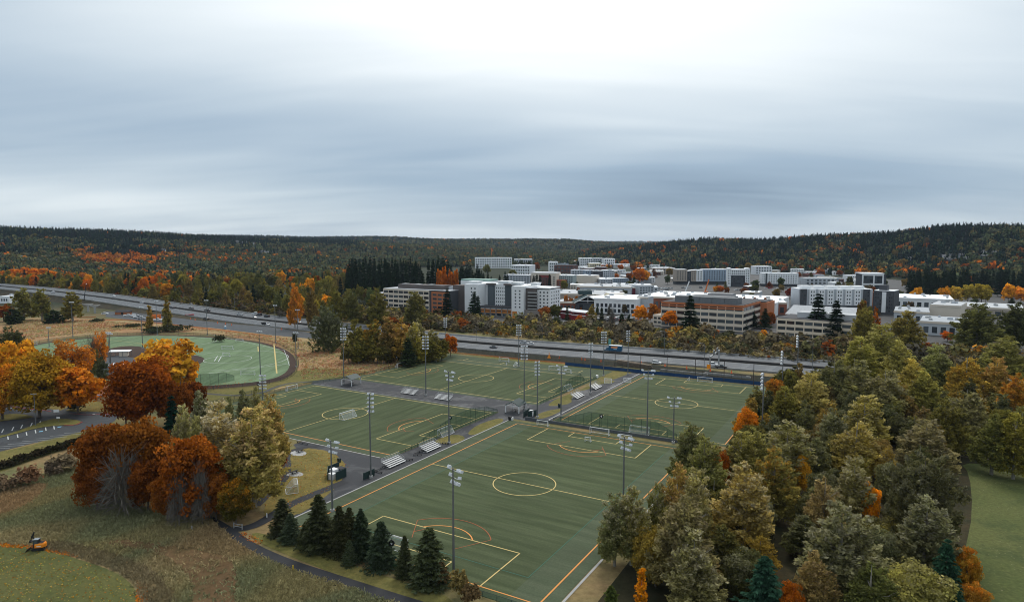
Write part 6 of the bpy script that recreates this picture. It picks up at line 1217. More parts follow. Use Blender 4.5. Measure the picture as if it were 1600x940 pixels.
# overhead sign gantry, lamps, crane arm, pier
x, y = G(1109, 579.5); x2, y2 = G(1123, 567.5); r_ = empty('sign_gantry', (x, y, 0), 0, 'grey steel sign gantry over the freeway lanes', 'gantry'); dx, dy = x2-x, y2-y; hg = htop((1109, 579.5), 559)
MB().bar((0, 0, 0), (0, 0, hg), .45, .4, 8).build('post', GALV, r_); MB().bar((dx, dy, 0), (dx, dy, hg), .45, .4, 8).build('post', GALV, r_); MB().bar((-.4*dx/30, -.4*dy/30, hg), (dx*1.02, dy*1.02, hg), .45, .45, 8).build('beam', GALV, r_)
for f in (.28, .68): sg = MB().box(-2.2, 2.2, -.12, .12, 0, 3.0).build('sign_back', GALV, r_, (dx*f+.6, dy*f, hg-.2), math.atan2(dy, dx)); MB().bar((-1.5, -.2, .2), (-1.5, -.2, 2.8), .08, n=4).bar((1.5, -.2, .2), (1.5, -.2, 2.8), .08, n=4).build('bracket', POLE, sg)
x, y = G(1107, 580.5); r_ = empty('warning_sign', (x, y, 0), -.3, 'bright orange warning sign at the foot of the gantry', 'sign'); MB().bar((0, .06, 0), (0, .06, 3.4), .07, n=5).build('post', POLE, r_); MB().add([(-1, 0, 1.6), (1, 0, 1.6), (1, 0, 4), (-1, 0, 4), (-1, -.08, 1.6), (1, -.08, 1.6), (1, -.08, 4), (-1, -.08, 4)], [(0, 1, 2, 3), (7, 6, 5, 4), (0, 4, 5, 1), (2, 6, 7, 3), (1, 5, 6, 2), (0, 3, 7, 4)]).build('board', M('safety_orange', (.85, .28, .01)), r_)
x, y = G(952.5, 549); r_ = empty('road_sign', (x, y, 0), .1, 'green road sign on the bank behind the blue truck', 'sign'); MB().bar((0, .06, 0), (0, .06, 8), .12, n=5).build('post', POLE, r_); MB().box(-.9, .9, -.08, 0, 4.6, 8.4).build('board', M('sign_green', (.10, .27, .24)), r_)
def hwlamp(px, b, t_, n_arm, label, z=0.):
    x, y = G(px, b, z); H = CAMH-y*(t_-382.25)/F-z; r_ = empty('highway_lamp', (x, y, z), rnd.uniform(-.3, .3), label, 'street lamp', 'lamps along the freeway'); MB().bar((0, 0, 0), (0, 0, H-.8), .16, .1, 7).build('pole', POLE, r_)
    for s in ((-1,) if n_arm == 1 else (-1, 1)):
        MB().bar((0, 0, H-.9), (s*1.4, 0, H-.1), .07, n=5).bar((s*1.4, 0, H-.1), (s*2.6, 0, H), .06, n=5).build('arm', POLE, r_); MB().box(-.5, .5, -.2, .2, -.1, .1).build('lamp_head', GALV, r_, (s*2.9, 0, H))
for a in [(847, 537, 504, 1, 'freeway lamp on the far bank behind the far pitch'), (1038, 554, 517, 1, 'freeway lamp on the far bank before the cedars'), (560, 497, 481, 1, 'freeway lamp before the striped office'), (1269, 577, 534, 1, 'freeway lamp at the edge of the big cottonwood grove'), (287, 477, 455, 1, 'freeway lamp before the brown wood'), (305, 479, 453, 2, 'double armed freeway lamp before the brown wood'), (367, 489, 466, 2, 'double armed freeway lamp near the red brown trees'), (458, 496, 472, 1, 'freeway lamp beneath the orange crowned tree'), (220, 461, 434, 1, 'freeway lamp above the pair of white cars'), (130, 451, 428, 1, 'twin freeway lamp mast, left, by the orange trees'), (134, 451, 428, 1, 'twin freeway lamp mast, right, by the orange trees'), (37, 447, 426, 1, 'freeway lamp at the far left beside the big orange trees'), (1100, 580, 536, 1, 'plain tall pole beside the sign gantry'), (745, 532, 515, 1, 'freeway lamp before the pointed conifers')]: hwlamp(*a)
x, y = G(131, 476); r_ = empty('crane_arm', (x, y, 0), 0, 'dark lattice crane arm rising beside the bridge pier', 'crane'); h0 = 6.; MB().box(-2, 2, -1.3, 1.3, 0, 3).build('cab', ROOFD, r_); MB().bar((0, 0, 3), (4., 0, 24), .55, .3, 4).build('boom', BLACK, r_); MB().bar((4., 0, 24), (4.5, 0, 24.4), .5, n=4).build('boom_tip', WHITE, r_)
for px, py, lb in ((148.5, 489, 'white T shaped concrete pier under the raised freeway'), (138, 487, 'smaller concrete pier left of the white T shaped one')):
    x, y = G(px, py); r_ = empty('bridge_pier', (x, y, 0), .5, lb, 'pier'); MB().box(-.9, .9, -.9, .9, 0, 7.).build('column', CONC, r_); MB().add([(-1, -1, 6.2), (1, -1, 6.2), (1, 1, 6.2), (-1, 1, 6.2), (-5, -1, 8.2), (5, -1, 8.2), (5, 1, 8.2), (-5, 1, 8.2)], [(3, 2, 1, 0), (4, 5, 6, 7), (0, 1, 5, 4), (1, 2, 6, 5), (2, 3, 7, 6), (3, 0, 4, 7)]).build('cap', CONC, r_)
cone_me = MB().box(-.28, .28, -.28, .28, 0, .06).bar((0, 0, .06), (0, 0, 1.15), .24, .10, 10).mesh('traffic_drum', M('cone_orange', (.8, .16, .05)))
for px, py in [(340, 505), (352, 506.5), (362, 508), (305, 500), (298, 499), (440, 515), (500, 522), (858, 556), (874, 560), (909, 562), (914, 563), (939, 565), (1002, 568), (1039, 572), (1073, 576), (1110, 580), (1143, 583)]: tag(O('traffic_drum', cone_me, None, (*G(px, py), .06), scale=(1.6, 1.6, 1.3)), 'orange traffic drum on the shoulder of the freeway works', 'traffic drum', 'orange traffic drums along the works')
x, y = G(858, 559); tag(MB().add([(-1, -1, 0), (1, -1, 0), (1, 1, 0), (-1, 1, 0), (0, 0, 2.2)], [(0, 1, 4), (1, 2, 4), (2, 3, 4), (3, 0, 4)]).bar((0, 0, 1.5), (0, 0, 3.4), .25, .2, 6).build('warning_beacon', M('safety_orange', (.85, .28, .01)), None, (x, y, .05)), 'orange pyramid beacon on the works strip behind the far pitch', 'beacon')
for px, py, w_, lb in ((985, 571, 17, 'stack of weathered timber behind the blue windscreen, left'), (1000, 574, 14, 'stack of weathered timber behind the blue windscreen, beside the first post')):
    m = MB()
    for i in range(6):
        for j in range(5-i//2): m.box(-w_/2+rnd.uniform(-.6, .6), w_/2+rnd.uniform(-.6, .6), -1.6+j*.75, -1.0+j*.75, i*.42, i*.42+.34)
    tag(m.build('timber_stack', WOOD, None, (*G(px, py), .05), YAW-H90-.25), lb, 'timber')
for px, py, w_, lb in ((1068, 583, 26, 'long pale concrete beam stored behind the blue windscreen'), (1136, 588, 24, 'flat pale concrete slab stored behind the blue windscreen'), (1085, 584.5, 2.5, 'white concrete block at the end of the long beam'), (1156, 590, 7, 'short pale concrete beam at the end of the slab')):
    tag(MB().box(-w_/2, w_/2, -.6, .6, 0, .9).box(-w_/2+.4, w_/2-.4, -.4, .4, .9, 1.2).build('concrete_beam', CONC, None, (*G(px, py), .05), YAW-H90), lb, 'concrete beam')
x, y = G(790.5, 573); r_ = empty('feather_flag', (x, y, .05), .3, 'small white feather flag at the far edge of the pitch', 'flag'); MB().bar((0, 0, 0), (0, 0, 2.9), .03, n=4).build('pole', POLE, r_); MB().add([(0, 0, .5), (.1, 0, .5), (.6, .03, 1.6), (.55, .02, 2.4), (0, 0, 2.9), (0, .03, .5), (.1, .03, .5), (.6, .06, 1.6), (.55, .05, 2.4), (0, .03, 2.9)], [(0, 1, 2, 3, 4), (9, 8, 7, 6, 5)]).build('flag', WHITE, r_)
x, y = G(1077, 594.5); r_ = empty('training_goal', (x, y, .05), 1.2, 'tiny pale triangular training goal before the blue windscreen', 'goal'); MB().bar((-.8, 0, 0), (0, 0, 2), .06, n=4).bar((.8, 0, 0), (0, 0, 2), .06, n=4).bar((0, 1.2, 0), (0, 0, 2), .06, n=4).build('frame', WHITE, r_); MB().add([(-.8, 0, 0), (.8, 0, 0), (0, 1.2, 0), (0, 0, 2)], [(0, 2, 3), (1, 3, 2)]).build('net', NET, r_)

# ================================================================ THE TOWN
win_me = MB().box(-.5, .5, -.06, .06, -.5, .5).mesh('window', GLASS)
def B(label, Lp, Rp, name='building', cat='building', grp=None):
    a = np.array(G(*Lp)); b = np.array(G(*Rp)); d = b-a
    return empty(name, (a[0], a[1], 0), math.atan2(d[1], d[0]), label, cat, grp), float(np.linalg.norm(d))
def hh_(p, top): return htop(p, top)
def blk(r_, x0, x1, y0, y1, z0, z1, mat, roof=ROOFW, name='wall', units=0, over=0., pr=.5):
    MB().box(x0, x1, y0, y1, z0, z1).build(name, mat, r_)
    if roof:
        MB().box(x0+.3-over, x1-.3+over, y0+.3-over, y1-.3+over, z1+.004, z1+pr).build('roof', roof, r_)
        for i in range(units):
            uw, ud, uh = rnd.uniform(1.5, 4), rnd.uniform(1.5, 3.5), rnd.uniform(.9, 2.2); ux = rnd.uniform(x0+2, max(x0+2.1, x1-5)); uy = rnd.uniform(y0+2, max(y0+2.1, y1-5))
            MB().box(ux, ux+uw, uy, uy+ud, z1+pr+.002, z1+pr+uh).box(ux+.3, ux+uw-.3, uy+.3, uy+ud-.3, z1+pr+uh, z1+pr+uh+.25).build('roof_unit', GALV if i % 2 else GWALL, r_)
def wins(r_, x0, x1, z0, z1, cols, rows, fw=.5, fh=.5, y=0., face='f', skip=None):
    cw = (x1-x0)/cols; rh = (z1-z0)/rows
    for i in range(cols):
        for j in range(rows):
            if skip and skip(i, j): continue
            cx, cz_ = x0+(i+.5)*cw, z0+(j+.5)*rh
            if face == 'f': O('window', win_me, r_, (cx, y, cz_), 0, (cw*fw, 1, rh*fh))
            else: O('window', win_me, r_, (y, cx, cz_), H90, (cw*fw, 1, rh*fh))
def bands(r_, x0, x1, H, floors, bays, depth, spand, x_skip=None, mat2=None, first=0.):
    """office front: recessed glass between proud spandrel bands and piers"""
    fh = (H-first)/floors
    for j in range(floors+1):
        z = first+j*fh; MB().box(x0-.35, x1+.35, -.38, depth+.35, max(0, z-fh*.26), z+fh*.20 if j < floors else z+.5).build('spandrel', (mat2 if mat2 and j == floors else spand), r_)
    bw = (x1-x0)/bays
    for i in range(bays+1): MB().box(x0+i*bw-.35, x0+i*bw+.35, -.3, .3, 0, H-.4).build('pier', spand, r_)
    for i in range(bays):
        for j in range(floors): O('window', win_me, r_, (x0+(i+.5)*bw, -.02, first+(j+.47)*fh), 0, (bw*.9, 1, fh*.5))
    n = max(2, int(depth/9))
    for i in range(n):
        for j in range(floors): O('window', win_me, r_, (x1+.02, (i+.5)*depth/n, first+(j+.47)*fh), H90, (depth/n*.88, 1, fh*.5))
# striped office on the left
r_, w = B('long office with white bands, brick right end and dark roof plant, behind the freeway trees', (600, 486), (703, 493)); H = 23.5
MB().box(.2, w-.2, .1, 33, 0, H).build('wall', CHAR, r_); bands(r_, 0, w*.70, H, 5, 9, 33, CREAM); 
MB().box(w*.74, w*.985, -.5, 5, 0, H-.6).build('brick_bay', ORBR, r_); wins(r_, w*.75, w*.97, 1.5, H-1.5, 3, 5, .78, .5, -.54)
MB().box(0, w, 0, 33, H+.55, H+.95).build('roof', ROOFG, r_); MB().box(w*.16, w*.84, 7, 24, H+.955, H+5).build('roof_plant', TAUPE, r_)
for i in range(3): MB().box(w*(.2+.2*i), w*(.2+.2*i)+6, 9, 15, H+5.004, H+5.8).build('roof_unit', GALV, r_)
cw_ = MB(); cw_.bar((-6, 22, 0), (-6, 22, 17.5), 15, 15, 28).build('curved_wing', CREAM, r_); MB().bar((-6, 22, 17.51), (-6, 22, 18.3), 14.4, 14.4, 28).build('wing_roof', ROOFG, r_)
for z in (4, 8.2, 12.4): MB().bar((-6, 22, z), (-6, 22, z+1.6), 15.08, 15.08, 28, cap=False).build('window_band', GLASS, r_)
# white hotel, U shaped
r_, w = B('large white hotel with two wings, amber panel podium and stone base', (727, 492), (818, 497), 'hotel', 'hotel'); H = 30.5
wl, wm = w*.30, w*.82
def stepwing(x0, x1, y0, y1, hz): blk(r_, x0, x1, y0, y1, 0, hz, WWALL, ROOFW, 'wing')
stepwing(0, wl*.78, -1, 40, H); stepwing(wl*.78+.02, wm, 16, 34, H-.3); stepwing(wm+.02, w*1.02, -2.5, 36, H-.5)
MB().box(-16, -.02, 3, 20, 0, H-1.5).build('stair_tower', TAUPE, r_); MB().box(-27, -16.02, 6, 20, 0, H-3).build('balcony_wing', GWALL, r_)
for j in range(6): MB().box(-27, -18, 3.4, 5.98, 7+j*3.3, 7.9+j*3.3).build('balcony', WHITE, r_)
for x0, x1 in ((wl*.9, wl*1.30), (wm*.70, wm*.88)): MB().box(x0, x1, 15.0, 15.98, 8, H-1).build('glazed_bay', GLASS, r_); MB().box(x0-1, x1+1, 13.6, 17, H-.6, H+.9).build('bay_roof', TAUPE, r_)
wins(r_, wl*.30, wl*.72, 8, H-2, 2, 6, .34, .42, -1.03); wins(r_, wl*1.34, wm*.69, 8, H-2, 5, 6, .38, .45, 15.97); wins(r_, wm+2, w*.99, 9, H-3, 2, 6, .34, .42, -2.53)
MB().box(wl*.78+.02, wm-.02, 2, 15.9, 0, 8.6).build('podium', GWALL, r_); MB().box(wl*.78-.5, wm-.05, 1.2, 15.92, 8.604, 9.6).build('podium_roof', ROOFD, r_)
n = 6; pw_ = (wm-wl*.78)/n
for i in range(n+1): MB().box(wl*.78+i*pw_-.5, wl*.78+i*pw_+.5, 1.0, 1.99, 0, 8.2).build('stone_pier', STONE, r_)
for i in range(n): MB().box(wl*.78+i*pw_+.6, wl*.78+(i+1)*pw_-.6, 1.6, 1.99, 3.4, 7.0).build('amber_panel', AMBER, r_); O('window', win_me, r_, (wl*.78+(i+.5)*pw_, 1.93, 1.8), 0, (pw_*.72, 1, 2.4)); O('window', win_me, r_, (wl*.78+(i+.5)*pw_, 1.55, 5.5), 0, (pw_*.8, 1, .8))
MB().box(wm+1, wm+w*.09, -2.9, -2.51, 0, 6.5).build('amber_panel', AMBER, r_)
e0 = w*1.02                                             # the right end block with balconies
MB().box(e0+.02, e0+11, 2, 30, 0, H-2).build('end_block', TAUPE, r_); MB().box(e0+11.02, e0+24, 4, 30, 0, H-3).build('end_wing', WWALL, r_); MB().box(e0, e0+24, 3, 30, H-1.99, H-1.2).build('roof', ROOFW, r_); MB().box(e0+.2, e0+16, -1, 1.98, 0, 8).build('stone_base', STONE, r_)
for j in range(6): MB().box(e0+3, e0+12.5, -.2, 1.98, 8.6+j*3.1, 9.6+j*3.1).build('balcony', GALV, r_)
wins(r_, e0+12.5, e0+23.5, 7, H-4, 3, 6, .4, .45, 3.96); wins(r_, 6, 28, 7, H-4, 4, 6, .4, .45, e0+24.03, 'r')
for x0, x1, yy in ((2, wl*.6, 4), (wl*1.4, wl*2.0, 19), (wm*.9, wm*1.08, 8), (w*1.06, w*1.16, 8)): MB().box(x0, x1, yy, yy+9, H+.5, H+2.6).build('roof_block', WWALL, r_); MB().box(x0-.8, x1+.8, yy-.8, yy+9.8, H+2.604, H+3).build('roof_slab', ROOFW, r_)
blk(r_, -30, 6, 42, 60, 0, H+1, WWALL, MINT, 'rear_wing', pr=1.6)
# orange banded office on the right
r_, w = B('four storey office with orange brick top band, cream bands and grey roof plant', (1033, 509), (1160, 518.5)); H = 20.5
MB().box(.2, w-.2, .1, 52, 0, H).build('wall', CHAR, r_); bands(r_, 0, w, H, 4, 10, 52, CREAM, None, ORBR)
MB().box(-.5, w+.5, -.6, .4, H-3.0, H-2.0).box(-.5, w+.5, -.6, .4, H-.5, H+.56).build('brick_band', ORBR, r_)
MB().box(.3, w-.3, .3, 51, H+.57, H+.9).build('roof', ROOFD, r_)
for i in range(5): MB().box(w*.14+i*w*.155, w*.14+(i+1)*w*.155-.3, 6, 18, H+.904, H+5.6).build('roof_plant', M('plant_grey', (.15, .16, .17)), r_)
MB().box(w*.25, w*.78, 26, 38, H+.904, H+5.2).build('roof_plant', M('plant_grey', (.15, .16, .17)), r_); MB().box(w*.12, w*1.08, 52.02, 80, 0, H-.5).build('rear_block', ORBR, r_); MB().box(w*.14, w*1.06, 53, 79, H-.49, H+.2).build('rear_roof', ROOFD, r_); MB().box(w*.3, w*.62, 58, 70, H+.21, H+5).build('roof_plant', M('plant_grey2', (.22, .23, .24)), r_)
MB().box(-9, -.5, 3, 20, 0, 9).build('side_wing', CREAM, r_); wins(r_, -8.5, -1, 1, 8, 2, 2, .7, .5, 2.97)
# low white banded office
r_, w = B('low three storey office with white bands behind the dark firs', (1214, 525), (1345, 536)); H = 13.5
MB().box(.2, w-.2, .1, 34, 0, H).build('wall', CHAR, r_); bands(r_, 0, w, H, 3, 9, 34, CREAM); MB().box(0, w, 0, 34, H+.55, H+.9).build('roof', ROOFD, r_); MB().box(w*.2, w*.9, 10, 24, H+.904, H+5).build('roof_plant', ROOFG, r_)
# pitched hall
r_, w = B('hall with a pale pitched metal roof and brick gable behind the low office', (1228, 506), (1338, 513), 'hall', 'hall')
MB().box(0, w, 0, 30, 0, 9).build('wall', BRICK, r_); MB().add([(-1, -1, 9), (w+1, -1, 9), (w+1, 31, 9), (-1, 31, 9), (3, 15, 16), (w-1, 15, 16)], [(0, 1, 5, 4), (2, 3, 4, 5), (1, 2, 5), (3, 0, 4), (3, 2, 1, 0)]).build('roof', M('pale_metal_roof', (.42, .44, .46)), r_); wins(r_, 3, w-3, 2, 8, 9, 1, .6, .6, -.03)
# flats with white and charcoal bays
r_, w = B('long block of flats with white bays between charcoal and grey panels', (1247, 489), (1362, 490), 'apartment_block', 'apartments'); H = 24.5
blk(r_, 0, w, 0, 24, 0, H, GWALL, ROOFW, units=4)
nb = 8
for i in range(nb):
    x0 = w*(.02+i*.122); x1 = x0+w*.085; c = CHAR if i in (0, 7) else WWALL; zb = 2.5 if i in (0, 7) else 8.6
    MB().box(x0, x1, -1.2, -.02, zb, H+.2).build('bay', c, r_); wins(r_, x0+.6, x1-.6, 9.2, H-.8, 2, 4, .42, .5, -1.23)
MB().box(0, w, -.5, -.02, 0, 8.).build('base_storey', CHAR, r_); wins(r_, 1, w-1, 4.2, 7.6, 20, 1, .5, .6, -.53)
for i in range(5): MB().box(w*(.05+i*.18), w*(.05+i*.18)+10, 4, 16, H+.504, H+3.2).build('roof_block', WWALL, r_)
r_, w = B('charcoal end block of flats with white window frames', (1364, 490), (1396, 492), 'apartment_block', 'apartments'); blk(r_, 0, w, -1, 22, 0, 23.5, CHAR, ROOFW, units=2); MB().box(w*.42, w*.62, -1.6, -1.02, 2, 22.5).build('bay', WWALL, r_); wins(r_, 1, w*.40, 2, 22, 3, 6, .55, .6, -1.03); wins(r_, w*.64, w-1, 2, 22, 3, 6, .55, .6, -1.03); MB().box(w*.2, w*.6, 4, 12, 24.004, 29).build('lift_tower', CHAR, r_)
MB().box(-5, -.5, -.8, 6, 0, 22).build('brick_stack', ORBR, r_)
# white framed glass cube
r_, w = B('white framed glass office cube on the town edge', (1346, 457), (1384, 457.5)); H = hh_((1346, 457), 428)
MB().box(.3, w-.3, .3, 30, 0, H).build('wall', CHAR, r_)
for x0 in (0, w*.46, w-1.6-w*.12): MB().box(x0, x0+1.8, -.5, .29, 0, H).build('frame_post', WWALL, r_)
for z in (H*.42, H-2.2): MB().box(0, w*.86, -.6, .28, z, z+2.2).build('frame_beam', WWALL, r_)
MB().box(-.5, w*.9, -.6, 30, H+.02, H+1.6).build('roof', ROOFW, r_); wins(r_, 2, w*.45, 2, H-3, 3, 5, .85, .7, .25); wins(r_, w*.5, w*.85, 2, H-3, 3, 5, .85, .7, .25)
# white hotel slab
r_, w = B('white slab building with rows of small dark windows', (1190, 447), (1247, 447.5), 'hotel', 'hotel'); H = hh_((1190, 447), 426.5)
blk(r_, 0, w, 0, 18, 4, H, WWALL, ROOFW, units=3); MB().box(1, w-1, 1, 17, 0, 4).build('ground_floor', CHAR, r_); MB().box(w*.10, w*.15, -.4, -.02, 3, H).build('fin', CHAR, r_); wins(r_, w*.17, w*.97, 5, H-2, 12, 5, .35, .42, -.03); wins(r_, .5, w*.09, 5, H-2, 2, 5, .4, .42, -.03)
# coloured flats
r_, w = B('row of flats stepping from tan to white to blue grey', (1056, 444), (1135, 444), 'apartment_block', 'apartments'); H = hh_((1056, 444), 421)
for x0, x1, m_, hz, yy in ((0, .22, TAN, 1., 0), (.221, .30, CHAR, .9, 1), (.301, .40, TAN, .95, 0), (.401, .53, WWALL, .97, -1), (.531, 1.0, BLUEG, 1.0, 1)):
    blk(r_, w*x0, w*x1, yy, 22, 5, H*hz, m_, ROOFW); wins(r_, w*x0+1, w*x1-1, 7, H*hz-1.5, max(2, int((x1-x0)*20)), 5, .42, .5, yy-.03)
MB().box(0, w, 2, 22, 0, 4.98).build('base_storey', CHAR, r_)
r_, w = B('white framed flats with charcoal lower storeys, right end of the row', (1136, 447), (1171, 447.5), 'apartment_block', 'apartments'); H = hh_((1136, 447), 419)
blk(r_, 0, w*.16, -2, 26, 0, H, WWALL); blk(r_, w*.161, w*.8, 0, 26, 0, H*.62, CHAR, None); blk(r_, w*.161, w*.8, .5, 26, H*.62+.01, H*.93, WWALL); blk(r_, w*.801, w, -1, 26, 0, H, WWALL); wins(r_, w*.18, w*.79, 3, H*.6, 7, 4, .5, .55, -.03); wins(r_, w*.18, w*.79, H*.64, H*.9, 7, 2, .5, .55, .47); wins(r_, w*.02, w*.15, 3, H-2, 2, 6, .4, .5, -2.03); wins(r_, w*.82, w*.98, 3, H-2, 2, 6, .4, .5, -1.03)
# hotel with the red sign
r_, w = B('pale hotel tower with a red lettered sign on its brick centre', (830, 449), (869, 450), 'hotel', 'hotel'); H = hh_((830, 449), 426)
blk(r_, 0, w, 0, 24, 0, H, CREAM, ROOFW, pr=1.); MB().box(w*.32, w*.80, -.6, -.02, 0, H-3).build('brick_panel', DKBRICK, r_); wins(r_, w*.34, w*.78, 2, H-8, 4, 5, .5, .5, -.63); wins(r_, w*.1, w*.24, 2, H-5, 1, 5, .5, .5, -.03); wins(r_, w*.85, w*.97, 2, H-5, 1, 5, .5, .5, -.03)
fc = bpy.data.curves.new('sign_lettering', 'FONT'); fc.body = 'Marriott'; fc.size = 4.6; fc.extrude = .12; fc.align_x = 'CENTER'; fc.materials.append(M('sign_red', (.42, .02, .02), .5))
tmp = bpy.data.objects.new('tmp', fc); col.objects.link(tmp); bpy.context.view_layer.update(); me = bpy.data.meshes.new_from_object(tmp.evaluated_get(bpy.context.evaluated_depsgraph_get())); bpy.data.objects.remove(tmp)
so_ = O('sign_lettering', me, r_, (w*.56, -.8, H-6.6)); so_.rotation_euler = (H90, 0, 0)
MB().box(w*1.0+.02, w*1.3, 2, 22, 0, H*.55).build('brick_wing', BRICK, r_); wins(r_, w*1.02, w*1.28, 1, H*.5, 4, 3, .5, .5, 1.97)
for lb, a, b, top, m_, dp, nc, nrw, rf in [('pale grey left wing beside the sign hotel with a square stair block', (787, 448), (828, 449), 429, GWALL, 20, 9, 5, ROOFW), ('grey green wing with small windows right of the sign hotel', (871, 449), (896, 449.5), 430, M('grey_green_render', (.30, .36, .36)), 24, 7, 5, ROOFW), ('plain cream box building with shallow pediment', (896, 447), (926, 448), 430, CREAM, 30, 0, 0, ROOFW),
        ('two tone flats, dark left part, in the middle of town', (926, 440), (942, 440), 423, CHAR, 24, 5, 5, ROOFW), ('two tone flats, pale part right of the dark one', (942, 440), (960, 440), 422, GWALL, 24, 5, 5, ROOFW), ('grey low flats behind the cream box', (893, 430), (926, 430), 421.5, GWALL, 24, 8, 2, ROOFW), ('brown brick block on a white podium', (866, 426), (896, 426.5), 414, DKBRICK, 40, 6, 2, ROOFD), ('white flats seen above the dark firs, left', (742, 419), (768, 419), 402.5, WWALL, 40, 7, 4, ROOFW), ('long white flats seen above the dark firs, right', (768, 419), (800, 419), 402.5, WWALL, 40, 9, 4, ROOFW),
        ('white roofed hall behind the long white flats', (770, 402), (785, 402), 393.5, ROOFW, 60, 0, 0, ROOFW), ('striped white and black building between the firs', (798, 430), (828, 430.5), 414, WWALL, 40, 8, 3, ROOFW), ('grey flats with an orange brick stair, above the striped building', (803, 416), (832, 416), 405, GWALL, 40, 8, 2, ROOFW), ('white flats right of the firs', (858, 424), (872, 424), 409, WWALL, 40, 4, 3, ROOFW), ('white block at the far end of town, left of three', (906, 416), (926, 416), 403, WWALL, 50, 6, 3, ROOFW), ('white block at the far end of town, middle of three', (927, 416), (943, 416), 403.5, GWALL, 50, 5, 3, ROOFW), ('white block at the far end of town, right of three', (944, 418), (961, 418), 404, WWALL, 50, 5, 3, ROOFW),
        ('pale yellow block before the far white ones', (921, 423), (939, 423), 411, M('pale_yellow', (.48, .43, .30)), 40, 5, 2, ROOFW), ('mauve grey block behind the tan flats', (1056, 416), (1082, 416), 403.5, M('mauve_grey', (.25, .22, .22)), 40, 7, 3, ROOFG), ('low tan offices left of the tan flats', (1020, 428), (1055, 428), 418.5, TAN, 40, 7, 2, ROOFW), ('low buff roofed offices behind the orange street trees', (974, 437), (1020, 437), 426, GWALL, 30, 8, 2, ROOFG), ('white flats behind the slab building', (1180, 429), (1206, 429), 416, WWALL, 30, 6, 3, ROOFW), ('grey long roofed row before the right hill', (1258, 446), (1305, 446), 434.5, GWALL, 30, 7, 2, ROOFG), ('dark roofed house row below the right hill', (1262, 434), (1283, 434), 428, DKBRICK, 26, 4, 1, M('red_roof', (.20, .06, .05))),
        ('white gabled store below the right hill', (1303, 448), (1317, 448), 441.5, WWALL, 22, 3, 1, ROOFW), ('small white hut at the works yard edge', (0, 474), (14, 474), 463, WWALL, 18, 3, 1, ROOFW)]:
    r_, w = B(lb, a, b); H = max(4, hh_(a, top)); blk(r_, 0, w, 0, dp, 0, H, m_, rf, units=2)
    if nc: wins(r_, 1, w-1, 1.5, H-1.2, nc, nrw, .55, .5, -.03)
# shopping mall roofs
for lb, a, b, top, m_, dp, nc, nrw, rf, un in [('long white roofed store with brick piers behind the orange banded office', (1095, 488), (1212, 494), 469, WWALL, 95, 8, 1, ROOFW, 9), ('tan walled flat roofed store right of the hotel', (858, 470), (958, 473), 458, TAN, 70, 0, 0, ROOFG, 10), ('brick and white glazed mall front with cream cornice', (928, 489), (994, 492), 466, WWALL, 60, 9, 2, ROOFW, 6), ('brick stores with white cornice, right of the glazed mall front', (994, 481), (1095, 486), 462.5, BRICK, 46, 14, 1, ROOFW, 10),
        ('pale wall block at the corner of the glazed mall front', (995, 489), (1012, 490), 464, GWALL, 16, 0, 0, ROOFG, 1), ('large grey mall roof with plant boxes in mid town', (900, 459), (985, 461), 447, GWALL, 70, 6, 1, ROOFG, 12), ('long low mall roof with crimson fascia', (960, 459), (1018, 460), 448.5, M('crimson_fascia', (.20, .03, .045)), 34, 0, 0, ROOFW, 4), ('low glazed store row left of the mall gable', (862, 484), (905, 486), 471, BRICK, 40, 7, 1, ROOFG, 3), ('white flat roofed market before the right hand flats', (1012, 474), (1100, 478), 459.5, WWALL, 60, 9, 1, ROOFW, 8), ('brick and white end pavilion of the long store', (1195, 491), (1229, 492), 472, BRICK, 30, 3, 1, ROOFW, 2),
        ('white low shed roof beside the russet street tree', (1160, 465), (1186, 466), 456, GWALL, 26, 3, 1, ROOFW, 2), ('dark red low building in front of the slab building', (1168, 456), (1185, 456), 447.5, DKBRICK, 20, 3, 1, ROOFW, 1), ('cream walled flat roofed warehouse on the right', (1452, 498), (1500, 501), 476, CREAM, 50, 0, 0, ROOFG, 6), ('grey flat roofed warehouse before the cream one', (1436, 522), (1512, 527), 502, GWALL, 46, 5, 1, M('blue_grey_roof', (.36, .39, .42)), 8), ('white flat roofed store behind the cream warehouse', (1395, 480), (1490, 484), 465, WWALL, 70, 8, 1, ROOFW, 8), ('pale retail shed at the golden maples', (1505, 494), (1600, 499), 479, TAN, 60, 6, 1, ROOFG, 6), ('grey flat roofed store between flats and warehouses', (1396, 503), (1452, 506), 486, GWALL, 50, 5, 1, M('blue_grey_roof', (.36, .39, .42)), 6)]:
    r_, w = B(lb, a, b, 'store', 'store'); H = max(5, hh_(a, top)); blk(r_, 0, w, 0, dp, 0, H, m_, rf, units=un)
    MB().box(-.3, w+.3, -.4, -.02, H-1.3, H+.4).build('cornice', CREAM if m_ is not WWALL else WHITE, r_)
    if nc: wins(r_, 1.5, w-1.5, .8, H*.74, nc, nrw, .6, .7, -.03)
x, y = G(967, 483); r_ = empty('dome_roof', (x, y+25, 10), 0, 'shallow pale mall dome with a tan ribbed lantern', 'dome'); MB().bar((0, 0, 0), (0, 0, 3.2), 38, 15, 28).build('roof', ROOFW, r_); MB().bar((0, 0, 3.2), (0, 0, 6), 13, 10, 24).build('lantern', M('straw_panel', (.40, .36, .25)), r_)
MB().bar((0, 0, 6), (0, 0, 6.6), 10, 3, 24).build('cap', ROOFW, r_)
x, y = G(918, 488); r_ = empty('mall_entrance', (x, y, 0), 0, 'dark green gabled mall entrance with white trusses', 'building'); MB().box(-11, 11, 0, 30, 0, 10).build('wall', CHAR, r_)
